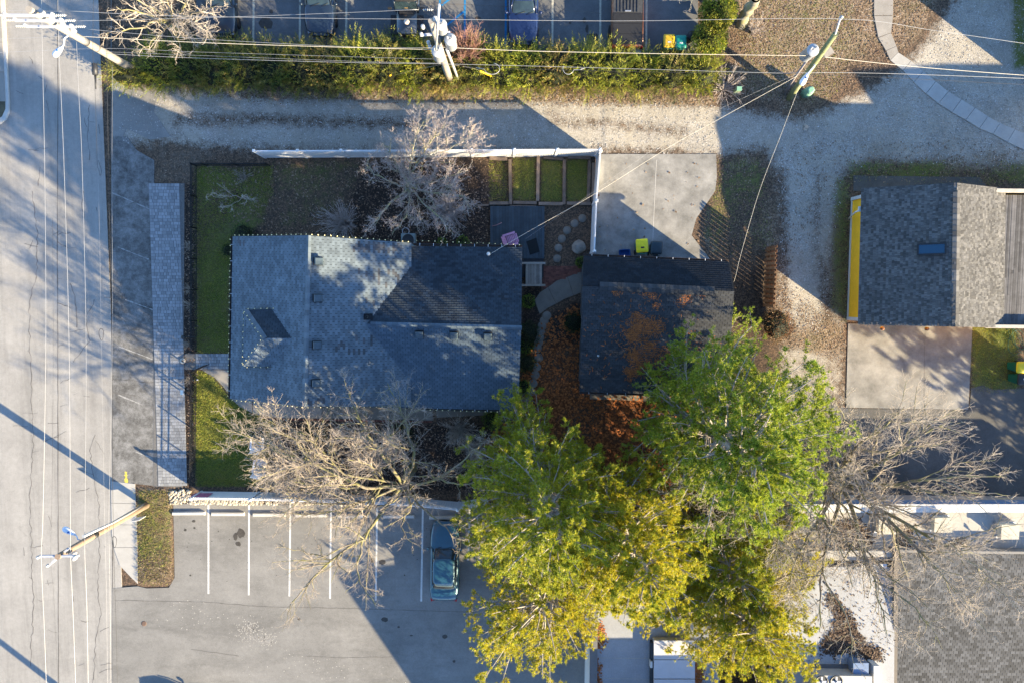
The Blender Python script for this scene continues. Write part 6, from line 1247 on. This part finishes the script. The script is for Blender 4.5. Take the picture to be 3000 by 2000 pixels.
M_core = simple('shrub_inside', (.009, .012, .005), .3, 4); M_grassb = foliage('grass_blade', [(.12, .18, .022), (.22, .29, .03), (.33, .36, .04), (.36, .30, .10)], .3); M_straw = foliage('straw_grass', [(.2, .15, .08), (.28, .22, .13), (.16, .11, .06)], .2); M_leaf = foliage('fallen_leaf', [(.07, .04, .022), (.15, .085, .045), (.24, .15, .085), (.34, .25, .17), (.19, .14, .11)], .1, .8)

def pine(base, top, h0, label, prof, seed, mat, ntuft=9, bare_top=.06):
    rg = np.random.default_rng(seed); b = np.array(P(*base)); t_ = np.array(P(*top)); th = thing('pine_tree', Vector(b), label, 'tree', 'white pines between the garage and the lower lot'); Hh = t_[2]
    trunk = limb_path([b - np.array([0, 0, .1]), b + (t_ - b) * .5, t_], .30, .04, 6); tubes_obj('trunk', [trunk], 10, M_pinebark, th)
    B1 = []; z = h0; az = rg.uniform(0, 6.28)
    while z < Hh - .15:
        f = (z - h0) / (Hh - h0); n = 5 if f < .85 else 4
        for k in range(n):
            az += 2 * math.pi / n + rg.normal(0, .25); zz = z + rg.uniform(-.12, .12); c = b + (t_ - b) * (zz / Hh); dx, dy = math.cos(az), math.sin(az); L = prof(f, math.degrees(az) % 360) * rg.uniform(.72, 1.18)
            if L < .3: continue
            el = .05 + .9 * f ** 2 + rg.normal(0, .08); d = np.array([dx * math.cos(el), dy * math.cos(el), math.sin(el)]); B1.append(branch(c, d, L, 7, .07, .025, .02 + .014 * L, .012, rg))
        az += .6; z += rg.uniform(.38, .52)
    B2 = sprout(B1, 3.1, .30, (35, 65), 4, .1, .03, rg, .008, .22, .45, .55, 1.7, .3); B3 = sprout(B2, 3.6, .42, (30, 60), 3, .1, .05, rg, .006, .15, .6, .3, .7, .15)
    tubes_obj('branches', B1, 6, M_pinebark, th, True); tubes_obj('twigs', B2 + B3, 3, M_pinebark, th, True)
    pos = []; dr = []
    for lst, m, tm in ((B3, 4, .25), (B2, 6, .3), (B1, 5, .6)):
        for p, _ in lst:
            for q in range(m):
                f = (1.0 if q == 0 else rg.uniform(tm, 1)) * (len(p) - 1); i = min(int(f), len(p) - 2); pos.append(p[i] + (p[i + 1] - p[i]) * (f - i)); dr.append(unit(p[i + 1] - p[i]))
    pos = np.array(pos) + rg.normal(0, .03, (len(pos), 3)); dr = np.array(dr); n = len(pos)
    m = ntuft; p = np.repeat(pos, m, 0); d = np.repeat(dr, m, 0) * .75 + rg.normal(0, .55, (n * m, 3)) + np.array([0, 0, .12]); d /= np.linalg.norm(d, axis=1, keepdims=True); s = np.cross(d, rg.normal(0, 1, (n * m, 3))); s /= np.linalg.norm(s, axis=1, keepdims=True) + 1e-9; L = np.repeat(rg.uniform(.11, .21, n), m)[:, None] * rg.uniform(.75, 1.15, (n * m, 1)); w = .017
    V = np.stack([p - s * w * .6, p + s * w * .6, p + d * L * .6 + s * w, p + d * L + s * .003, p + d * L * .6 - s * w], 1)[:, [0, 1, 2, 3]]; V = np.stack([p - s * w, p + s * w, p + d * L], 1)
    o = obj('needles', np_mesh('needles', V.reshape(-1, 3), np.arange(n * m * 3).reshape(-1, 3)), mat, th, True); o['kind'] = 'stuff'
    return th
def bump_at(a, c, w): 
    d = abs((a - c + 180) % 360 - 180); return math.exp(-(d / w) ** 2)
pine((1579, 1337), (1640, 1592, 15), 2.6, 'pine with pale bare top branches over the right end of the lower lot', lambda f, a: (4.9 * (1 - f) ** .55 + .7) * (1 - .14 * bump_at(a, 150, 60) - .4 * bump_at(a, 50, 40)) * (.75 + .25 * min(1, f * 4 + .5)), 31, M_needle_m)
pine((1757, 1409), (1912, 1700, 15), 2.6, 'pine over the white roof, its needles coloured a sunlit yellow', lambda f, a: (4.3 * (1 - f) ** .55 + .6) * (1 + .2 * bump_at(a, 300, 60) - .5 * bump_at(a, 85, 55)), 37, M_needle_y)
pine((1968, 1195), (2238, 1370, 14.8), 2.4, 'fresh green pine leaning over the lower right corner of the dark garage', lambda f, a: (5.2 * (1 - f) ** .36 + .5) * (1 + .12 * bump_at(a, 50, 70) - .5 * bump_at(a, 170, 55) - (.3 if f < .5 else -.1) * bump_at(a, 290, 50)), 41, M_needle)
pine((2038, 1540), (2185, 1715, 8.6), 2.2, 'green pine nearest the white flat roof and the big bare tree', lambda f, a: (4.3 * (1 - f) ** .5 + .5), 43, M_needle_m)
pine((1660, 1640), (1575, 1795, 6.6), 1.6, 'lower yellow-green pine hanging over the parked sedan and the lot', lambda f, a: (5.0 * (1 - f) ** .5 + .6) * (1 + .3 * bump_at(a, 190, 60)), 47, M_needle_y)
pine((2105, 1650), (2230, 1880, 8.8), 2.4, 'bushy pine over the bottom edge beside the white flat roof', lambda f, a: (5.0 * (1 - f) ** .5 + .6), 53, M_needle_y)
pine((3400, 1440), (3700, 1570, 8.6), 1.6, 'pine beyond the right edge whose soft shadow falls on the concrete pad', lambda f, a: (3.0 * (1 - f) ** .6 + .4), 59, M_needle)
# the bare tree below the house
F1 = (1180, 1420, 4.0)
bare_tree('bare_tree', (1207, 1368), F1, [
    ([(1105, 1315, 6), (1052, 1225, 7.4), (1020, 1150, 8.2)], .15, .03), ([(1070, 1425, 5.4), (905, 1352, 6.4), (785, 1310, 7), (700, 1262, 7.4)], .16, .03), ([(1010, 1380, 5.8), (900, 1280, 6.6), (800, 1230, 7)], .11, .025), ([(1122, 1490, 4.6), (1065, 1572, 5.4), (970, 1640, 6), (900, 1710, 6.4), (850, 1770, 6.8)], .16, .03), (['x', (1062, 1575, 5.4), (1048, 1660, 6), (1062, 1720, 6.6), (1100, 1770, 7)], .09, .025), ([(1250, 1495, 5.4), (1310, 1545, 6.2), (1350, 1590, 6.8)], .11, .025), ([(1285, 1400, 5.4), (1370, 1335, 6.4), (1420, 1290, 6.8)], .12, .025), ([(1215, 1345, 6), (1190, 1245, 7), (1135, 1120, 8.2)], .12, .022), ([(1030, 1475, 5.4), (890, 1465, 6.2), (790, 1420, 6.8)], .11, .025), (['x', (1050, 1425, 5.6), (880, 1410, 6.3), (770, 1370, 6.9)], .08, .022), (['x', (970, 1640, 6), (900, 1620, 6.3), (830, 1600, 6.8)], .07, .02), (['x', (905, 1352, 6.4), (860, 1290, 6.9), (740, 1230, 7.4)], .07, .02), ([(1200, 1480, 5.2), (1180, 1540, 6), (1210, 1600, 6.6)], .1, .02), (['x', (785, 1310, 7), (720, 1330, 7.3), (660, 1300, 7.6)], .05, .02), (['x', (1105, 1315, 6), (1180, 1240, 7.2), (1230, 1160, 8)], .08, .02), ([(1150, 1470, 5.2), (960, 1500, 6), (850, 1500, 6.6)], .09, .02), (['x', (1285, 1400, 5.4), (1350, 1420, 6.2), (1440, 1390, 6.6)], .08, .02)],
    .27, 'large bare tree with pinkish twigs below the grey house', (M_bark, M_bark, M_twig_p), (2.6, 3.8, 4.0), 5)
bare_tree('bare_tree', (2365, 1361), (2470, 1420, 4.5), [
    ([(2480, 1352, 6), (2530, 1290, 8), (2600, 1240, 9), (2650, 1190, 10)], .2, .03), ([(2400, 1390, 6), (2330, 1345, 8), (2240, 1290, 9)], .18, .03), ([(2380, 1450, 6), (2270, 1500, 7.6), (2150, 1480, 8.6), (2050, 1440, 9.2)], .18, .03), ([(2400, 1520, 6), (2340, 1620, 8), (2310, 1720, 9)], .16, .03), ([(2430, 1560, 6.5), (2410, 1700, 8), (2400, 1850, 9)], .17, .03), ([(2520, 1560, 7), (2560, 1700, 9), (2600, 1860, 10)], .19, .03), ([(2600, 1520, 7), (2720, 1640, 9), (2830, 1760, 10)], .2, .03), ([(2560, 1480, 6), (2700, 1560, 8), (2850, 1650, 9), (2930, 1710, 9.5)], .17, .03), ([(2600, 1420, 7), (2750, 1400, 9), (2950, 1395, 10)], .17, .03), ([(2590, 1350, 7.5), (2710, 1270, 9), (2800, 1220, 9.6)], .14, .03), (['x', (2530, 1290, 8), (2480, 1230, 9), (2450, 1170, 9.6)], .08, .02), (['x', (2270, 1500, 7.6), (2200, 1560, 8.4), (2120, 1600, 9)], .09, .02), (['x', (2750, 1400, 9), (2850, 1440, 9.6), (2960, 1450, 10)], .08, .02), (['x', (2560, 1700, 9), (2680, 1780, 9.8), (2760, 1900, 10.4)], .09, .02), (['x', (2410, 1700, 8), (2480, 1800, 9), (2500, 1940, 9.6)], .08, .02), ([(2440, 1330, 6.4), (2380, 1240, 8), (2370, 1190, 8.6)], .1, .02), (['x', (2700, 1560, 8), (2780, 1600, 9), (2900, 1560, 9.6)], .08, .02)],
    .4, 'largest bare tree, spreading over the white roofs at the lower right', (M_bark_d, M_bark_d, M_twig), (2.1, 3.2, 4.4), 8, .02, (.012, .0075, .005), (.44, .46, .55))
bare_tree('magnolia_tree', (1200, 560), (1195, 548, 1.4), [
    ([(1150, 590, 2.6), (1110, 640, 3.4), (1090, 660, 4)], .09, .02), ([(1160, 540, 2.6), (1100, 510, 3.6), (1075, 480, 4.2)], .08, .02), ([(1170, 500, 2.8), (1140, 440, 4), (1120, 420, 4.6)], .08, .02), ([(1215, 490, 3), (1260, 420, 4.2), (1300, 370, 5)], .1, .02), ([(1240, 540, 2.8), (1310, 520, 3.8), (1370, 500, 4.4)], .08, .02), ([(1240, 590, 2.6), (1290, 640, 3.4), (1310, 680, 3.8)], .08, .02), ([(1200, 600, 2.6), (1180, 650, 3.4), (1150, 690, 3.8)], .07, .02), ([(1200, 510, 3), (1220, 400, 4.6), (1250, 350, 5.2)], .09, .02), ([(1250, 560, 3), (1340, 570, 3.8), (1380, 600, 4)], .07, .02), ([(1195, 540, 3.4), (1190, 520, 4.6)], .07, .03), ([(1230, 470, 3.4), (1330, 430, 4.4), (1380, 400, 5)], .08, .02)],
    .15, 'silver-barked magnolia with pale buds leaning over the white fence', (M_mag, M_mag, M_twig_g), (3.2, 5.0, 5.4), 12, .05, (.010, .007, .0055), (.36, .4, .5), (M_bud, .6, .06))
bare_tree('bare_tree', (520, 96), (500, 62, 3.0), [([(420, 40, 4.4), (340, 20, 5.4)], .12, .025), ([(440, 70, 4.2), (360, 90, 5), (310, 100, 5.4)], .1, .025), ([(480, 10, 4.6), (420, -60, 6)], .12, .025), ([(540, 20, 4.6), (570, -50, 6)], .11, .025), ([(560, 70, 4.2), (610, 90, 5)], .09, .02), ([(520, 110, 4), (530, 160, 4.6)], .08, .02), ([(460, 110, 4), (410, 150, 4.8)], .08, .02), ([(500, 30, 5), (470, -20, 6.2)], .1, .02), ([(570, 40, 4.5), (630, 20, 5.4)], .09, .02), ([(400, 0, 5), (330, -50, 6)], .09, .02)],
    .2, 'tan bare tree overhanging the hedge and street at the top left', (M_bark, M_twig, M_twig), (3.0, 4.0, 4.6), 15, .02)
bare_tree('leaning_tree', (2172, 72), (2215, -5, 4.0), [([(2300, -120, 8), (2380, -200, 10)], .22, .05), ([(2200, -120, 7), (2150, -200, 9)], .16, .04), (['x', (2215, -5, 4), (2100, -30, 5.4), (2035, -10, 5.6), (2022, 30, 5.4)], .05, .012)], .30, 'thick leaning tree trunk at the top edge among the leaf litter', (M_mag, M_mag, M_twig_g), (.8, 1.6, 2), 18)
bare_tree('sapling', (716, 582), (712, 578, .5), [([(680, 575, 1.3), (640, 580, 1.5), (605, 570, 1.4)], .025, .008), ([(690, 595, 1.1), (650, 610, 1.3)], .02, .008), ([(720, 570, 1.2), (715, 605, 1.0)], .02, .008)], .04, 'small weeping bare sapling on the front lawn', (M_twig, M_twig, M_twig), (2.5, 3, 2), 19, -.05, (.009, .007, .006))
def twig_shrub(name, c, r_, h, label, mat, n=120, seed=1, spread=1.0, rad=.010, sub=4.0, cat='shrub'):
    rg = np.random.default_rng(seed); b = np.array(P(*c)); th = thing(name, Vector(b), label, cat); S0 = []
    for _ in range(n):
        a = rg.uniform(0, 6.28); e = rg.uniform(.1, 1.0) * spread; d = np.array([math.cos(a) * e * r_ / h, math.sin(a) * e * r_ / h, 1.0]); S0.append(branch(b + np.array([math.cos(a), math.sin(a), 0]) * rg.uniform(0, .15), d, h * math.hypot(1, e * r_ / h) * rg.uniform(.6, 1.05), 5, .1, .0, rad * 1.5, rad * .7, rg))
    S1 = sprout(S0, sub, .3, (20, 55), 4, .15, .02, rg, rad * .7, .25, .6); tubes_obj('stems', S0, 4, mat, th, True); tubes_obj('twigs', S1, 3, mat, th, True)
twig_shrub('bare_shrub', (1010, 655), 1.5, 1.7, 'round tan bare shrub against the upper side of the house', M_twig_g, 130, 2)
twig_shrub('bare_shrub', (1320, 625), 1.35, 2.0, 'dense silvery bare shrub beside the magnolia', M_twig_g, 150, 3)
twig_shrub('bare_shrub', (1365, 160), 1.1, 2.4, 'reddish vase-shaped bare shrub beside the transformer pole', bark('red_twig', (.34, .19, .15)), 160, 4)
twig_shrub('bare_shrub', (1138, 205), .6, 1.7, 'small white-twigged shrub poking out of the hedge', M_twig_g, 34, 5)
twig_shrub('bare_shrub', (1350, 1255), 1.3, 1.9, 'upright tan shrub at the lower right corner of the house', M_twig, 110, 6)
twig_shrub('bare_shrub', (1400, 1310), 1.3, 1.7, 'tan bare shrub between the pine and the large bare tree', M_twig, 110, 7)
twig_shrub('bare_shrub', (820, 1370), 1.7, 1.6, 'wide tan bare shrub behind the lower white fence', M_twig, 150, 8, 1.3)
twig_shrub('bare_shrub', (960, 1400), 1.7, 1.6, 'bare shrub along the middle of the lower white fence', M_twig, 150, 9, 1.3)
twig_shrub('bare_shrub', (1100, 1330), 1.6, 1.8, 'bare shrub below the middle of the house walk', M_twig, 130, 10, 1.2)
twig_shrub('brush_pile', (2118, 262), 1.1, .8, 'low brush pile at the right end of the hedge', M_twig_g, 60, 11, 1.5)
twig_shrub('vine_tangle', (717, 517), .5, .5, 'pinkish dry vine tangle on the shaded upper lawn', M_twig_p, 30, 12, 1.5)
twig_shrub('bare_shrub', (2205, 95), .7, 1.1, 'wiry bare shrub at the foot of the leaning trunk', M_twig_g, 40, 13, 1.2)
for i, (a, b, lb) in enumerate(((556, 724, 'topmost'), (555, 848, 'second'), (556, 895, 'third'), (553, 1006, 'fourth, just above the entry path,'), (552, 1112, 'fifth, just below the entry path,'))):
    twig_shrub('ornamental_grass', (a, b), .32, .45, f'{lb} dry grass tuft in the bed along the black fence', M_twig, 46, 60 + i, 1.2, .006, 2.0, 'plant')
def leafy(name, c, r_, h, label, mat, n, size, seed, cat='shrub', core=True, aspect=.5):
    rg = np.random.default_rng(seed); b = np.array(P(*c)); th = thing(name, Vector(b), label, cat, None)
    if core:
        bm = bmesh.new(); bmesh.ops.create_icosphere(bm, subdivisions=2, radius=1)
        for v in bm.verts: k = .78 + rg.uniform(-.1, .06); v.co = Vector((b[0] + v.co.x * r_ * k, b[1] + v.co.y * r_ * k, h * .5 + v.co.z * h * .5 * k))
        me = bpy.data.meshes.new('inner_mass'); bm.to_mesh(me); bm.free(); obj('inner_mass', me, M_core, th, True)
    u = rg.normal(0, 1, (n, 3)); u /= np.linalg.norm(u, axis=1, keepdims=True); u[:, 2] = np.abs(u[:, 2]) * np.where(rg.random(n) < .25, -.5, 1); k = rg.uniform(.72, 1.04, (n, 1)) * (1 + .1 * np.sin(u[:, :1] * 7 + seed) * np.cos(u[:, 1:2] * 6)); pos = np.stack([b[0] + u[:, 0] * r_ * k[:, 0], b[1] + u[:, 1] * r_ * k[:, 0], h * .5 + u[:, 2] * h * .5 * k[:, 0]], 1); leaf_cloud('foliage', pos, u, size, aspect, mat, th, rg, 2, .6)
for i, (a, b, r_, h, mt_, lb) in enumerate(((1546, 884, .45, .7, M_box, 'bright round boxwood, topmost beside the rear wing'), (1546, 975, .8, 1.0, M_yew, 'wide dark evergreen beside the rear wing'), (1541, 1012, .5, .7, M_box, 'bright boxwood below the wide dark evergreen'), (1543, 1062, .62, .9, M_yew, 'dark round evergreen between two bright boxwoods'), (1532, 1130, .5, .7, M_box, 'bright boxwood nearest the lower right house corner'), (1680, 945, .7, .6, M_yew, 'low dark shrub on the needle-strewn bed by the garage'), (725, 690, .7, 1.3, M_yew, 'dark evergreen at the upper left corner of the house'), (677, 735, .4, .8, M_yew, 'small dark evergreen beside the left wall of the house'), (1357, 712, .4, 1.1, M_box, 'small green shrub touching the rear gutter'), (1298, 712, .3, 1.0, M_box, 'smaller green shrub left of the one at the rear gutter'), (770, 1262, .8, .8, M_yew, 'dark shrub at the left end of the bed below the house'), (925, 1272, .9, .9, M_yew, 'dark shrub in the middle of the bed below the house'), (1180, 1275, .8, .8, M_yew, 'dark shrub at the right part of the bed below the house'), (1700, 770, .35, .5, M_box, 'green clump beside the upper left garage corner'), (640, 42, .3, .5, M_box, 'green sprig under the tan bare tree'), (1440, 1220, .6, 1.3, M_box, 'fresh green shrub at the left foot of the pines'))):
    leafy('evergreen_shrub', (a, b), r_, h, lb, mt_, int(900 * r_ * r_ + 220), .07, 100 + i)
leafy('red_shrub', (2262, 950), 1.1, 1.3, 'red-leaved shrub below the brown board fence', M_redleaf, 1100, .09, 140)
leafy('juniper', (2078, 70), 1.0, 3.0, 'upright juniper at the right end of the upper lot', M_junip, 2200, .17, 141, aspect=.3); leafy('juniper', (2062, 135), 1.0, 2.2, 'bushy juniper below the upright one', M_junip, 1800, .17, 142, aspect=.3); leafy('juniper', (2105, -20), .9, 2.6, 'juniper cut by the top edge near the leaning trunk', M_junip, 1500, .17, 143, aspect=.3)
# juniper hedge: a row of shrubs built of feathery sprays
def juniper_row():
    rg = np.random.default_rng(77); N = 21; xs_ = np.linspace(395, 2040, N)
    for i, xx in enumerate(xs_):
        ylo = 262 + 14 * min(1, max(0, (xx - 400) / 700)); yhi = 205 if xx < 430 else (142 if xx < 1020 else (130 if xx < 1450 else (150 if xx < 1850 else 172))); c0 = P(xx, ylo, .2); c1 = P(xx, yhi, .2); cx = (c0.x + c1.x) / 2; cy = (c0.y + c1.y) / 2; ry = abs(c0.y - c1.y) / 2; rx = 1.15; hh = rg.uniform(1.1, 2.0)
        th = thing('hedge_juniper', (cx, cy, 0), f'{ORD[i]} juniper of the hedge, counted from the street', 'hedge shrub', 'juniper hedge along the alley')
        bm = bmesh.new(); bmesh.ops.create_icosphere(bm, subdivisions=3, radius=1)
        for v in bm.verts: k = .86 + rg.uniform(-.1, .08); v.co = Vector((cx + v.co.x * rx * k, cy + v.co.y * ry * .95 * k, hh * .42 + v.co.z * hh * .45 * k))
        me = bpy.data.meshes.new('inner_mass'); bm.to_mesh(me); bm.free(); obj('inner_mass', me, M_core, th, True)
        n = int(480 * ry * rx / 2); a = rg.uniform(0, 6.28, n); q = np.sqrt(rg.random(n)); ux, uy = np.cos(a) * q, np.sin(a) * q; top = hh * np.sqrt(np.maximum(.05, 1 - .85 * q ** 2)) * rg.uniform(.55, 1.0, n)
        pos = np.stack([cx + ux * rx, cy + uy * ry, top * .85], 1); lean = np.stack([ux * .7 + rg.normal(0, .38, n), uy * .9 + rg.normal(0, .38, n), rg.uniform(.2, .8, n)], 1); lean /= np.linalg.norm(lean, axis=1, keepdims=True)
        L = rg.uniform(.3, 1.05, n); m = 11; V = []
        side = np.cross(lean, rg.normal(0, 1, (n, 3))); side /= np.linalg.norm(side, axis=1, keepdims=True); nor = np.cross(lean, side)
        for k in range(m):
            f = k / (m - 1); p = pos + lean * (L * f)[:, None] + np.array([0, 0, .10]) * (f * f); sg = 1 if k % 2 else -1; al = math.radians(38 if k < m - 1 else 0); d = lean * math.cos(al) + (side * sg + nor * rg.normal(0, .5, (n, 1))) * math.sin(al); d /= np.linalg.norm(d, axis=1, keepdims=True); ll = (L * (.36 - .2 * f))[:, None]; s2 = np.cross(d, nor); s2 /= np.linalg.norm(s2, axis=1, keepdims=True) + 1e-9; w = .022
            V.append(np.stack([p - s2 * w, p + s2 * w, p + d * ll], 1))
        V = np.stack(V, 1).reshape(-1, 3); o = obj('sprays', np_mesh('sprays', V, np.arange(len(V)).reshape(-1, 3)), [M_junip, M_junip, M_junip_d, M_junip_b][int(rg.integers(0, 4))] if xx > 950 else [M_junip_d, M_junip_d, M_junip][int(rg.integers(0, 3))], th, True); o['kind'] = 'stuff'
juniper_row()
# lawns and litter: stuff nobody could count
def scatter(polys, dens, seed):
    rg = np.random.default_rng(seed); out = []
    for poly in polys:
        q = np.array([P2(a, b) for a, b in poly]); lo = q.min(0); hi = q.max(0); n = int((hi - lo).prod() * dens); X = rg.uniform(lo[0], hi[0], n); Y = rg.uniform(lo[1], hi[1], n); w = poly_w(poly, .22, 0, X, Y); k = w > rg.random(n); out.append(np.stack([X[k], Y[k]], 1))
    return np.concatenate(out), rg
def grass(name, polys, dens, label, mat, seed, hgt=(.04, .09), z0=0.0, thr=-.6):
    p, rg = scatter(polys, dens, seed); nzv = smooth_noise(p[:, 0], p[:, 1], 1.0, 9); p = p[nzv > thr + rg.normal(0, .3, len(p))]; n = len(p); a = rg.uniform(0, 6.28, n); h = rg.uniform(*hgt, n); w = .014; l = rg.normal(0, .045, (n, 2)); b = np.stack([p[:, 0], p[:, 1], np.full(n, z0)], 1); s = np.stack([np.cos(a) * w, np.sin(a) * w, np.zeros(n)], 1); tip = b + np.stack([l[:, 0], l[:, 1], h], 1)
    tag(obj(name, np_mesh(name, np.stack([b - s, b + s, tip], 1).reshape(-1, 3), np.arange(3 * n).reshape(-1, 3)), mat), label, 'grass', None, 'stuff')
grass('lawn_grass', [LAWN_W], 620, 'grass of the upper front lawn', M_grassb, 1, (.04, .1), 0, -.15); grass('lawn_grass', [LAWN_W], 160, 'dry straw blades in the upper front lawn', M_straw, 11); grass('lawn_grass', [LAWN_S], 900, 'sunlit green grass of the lower front lawn', M_grassb, 2, (.05, .1)); grass('bed_grass', BEDS, 480, 'grass growing in the raised timber beds', M_grassb, 3, (.05, .11)); grass('island_grass', [ISLAND], 420, 'tan and green grass on the island beside the lower lot', M_straw, 4, (.05, .11), .1); grass('island_grass', [ISLAND], 200, 'green blades on the island beside the lower lot', M_grassb, 8, (.05, .11), .1, -.1); grass('lawn_grass', [LAWN_E], 380, 'grass patch right of the concrete parking pad', M_grassb, 5)
grass('verge_grass', [[(2440, 520), (2492, 520), (2482, 950), (2430, 900)], [(2110, 455), (2230, 455), (2270, 720), (2100, 760), (2060, 690)], [(2480, 470), (3060, 470), (3060, 540), (2500, 540)], [(2160, -20), (2490, -20), (2500, 110), (2440, 300), (2180, 290)]], 110, 'sparse grass on the verges round the gravel drive', M_grassb, 6, (.04, .1), 0, .0)
def leaves(name, polys, dens, label, seed, size=.075, mat=None, z=.02):
    p, rg = scatter(polys, dens, seed); n = len(p); a = rg.uniform(0, 6.28, n); s = size * rg.uniform(.5, 1.3, n); w = s * rg.uniform(.4, .8, n); tl = rg.normal(0, .35, (n, 2)); V = []
    for du, dv in ((-1, 0), (0, -1), (1, 0), (0, 1)):
        X = du * s * np.cos(a) - dv * w * np.sin(a); Y = du * s * np.sin(a) + dv * w * np.cos(a); V.append(np.stack([p[:, 0] + X, p[:, 1] + Y, z + np.abs(X * tl[:, 0] + Y * tl[:, 1])], 1))
    tag(obj(name, np_mesh(name, np.stack(V, 1).reshape(-1, 3), np.arange(4 * n).reshape(-1, 4)), mat or M_leaf), label, 'leaves', None, 'stuff')
leaves('fallen_leaves', [[(580, 490), (1430, 470), (1435, 720), (800, 690), (690, 650)]], 34, 'brown leaves lying over the shaded yard above the house', 1, .055)
leaves('fallen_leaves', [[(2080, -40), (2780, -40), (2660, 140), (2560, 220), (2440, 290), (2150, 300)], [(2240, 800), (2480, 970), (2470, 1060), (2250, 1000)]], 95, 'pale leaf litter in the upper right corner', 2, .045)
leaves('fallen_leaves', [[(541, 540), (574, 540), (572, 1430), (539, 1430)]], 60, 'dry leaves in the bed along the black fence', 3, .05); leaves('fallen_leaves', [[(700, 1232), (1440, 1245), (1440, 1440), (780, 1435)]], 40, 'leaves under the bare shrubs below the house', 4, .06)
leaves('fallen_leaves', [[(700, 262), (2100, 280), (2100, 318), (700, 296)]], 70, 'leaf litter along the foot of the hedge', 5, .055); leaves('fallen_leaves', [[(1755, 470), (2090, 470), (2030, 650), (2080, 750), (1735, 740)]], 1.3, 'scattered brown leaves on the garage pad', 6, .08, None, .03); leaves('fallen_leaves', [[(2100, 430), (3050, 400), (3050, 540), (2480, 530), (2300, 800), (2120, 760)]], 22, 'litter on the shaded ground round the gravel drive', 7, .05); leaves('fallen_leaves', [[(400, 1425), (560, 1425), (520, 1480), (405, 1460)]], 60, 'tan leaves around the foot of the brown pole', 9, .06)
M_pebble = foliage('alley_pebble', [(.14, .12, .10), (.28, .26, .235), (.42, .40, .37), (.58, .56, .53), (.20, .15, .11)], 0, .9)
leaves('gravel_stones', [ALLEY], 34, 'loose pebbles and leaf bits over the gravel alley', 21, .045, M_pebble, .008)
leaves('fallen_leaves', [[(500, 420), (740, 430), (740, 480), (560, 530), (460, 520)], [(520, 335), (1250, 345), (1250, 385), (520, 372)]], 40, 'leaf bits on the brown strip of the left alley', 22, .04)
leaves('pine_straw', [[(1528, 1090), (1600, 940), (1712, 880), (1720, 1150), (2140, 1160), (2100, 1420), (1900, 1500), (1450, 1420), (1410, 1300), (1500, 1215)]], 75, 'orange pine straw covering the ground under the pines', 8, .09, M_ndl, .01)
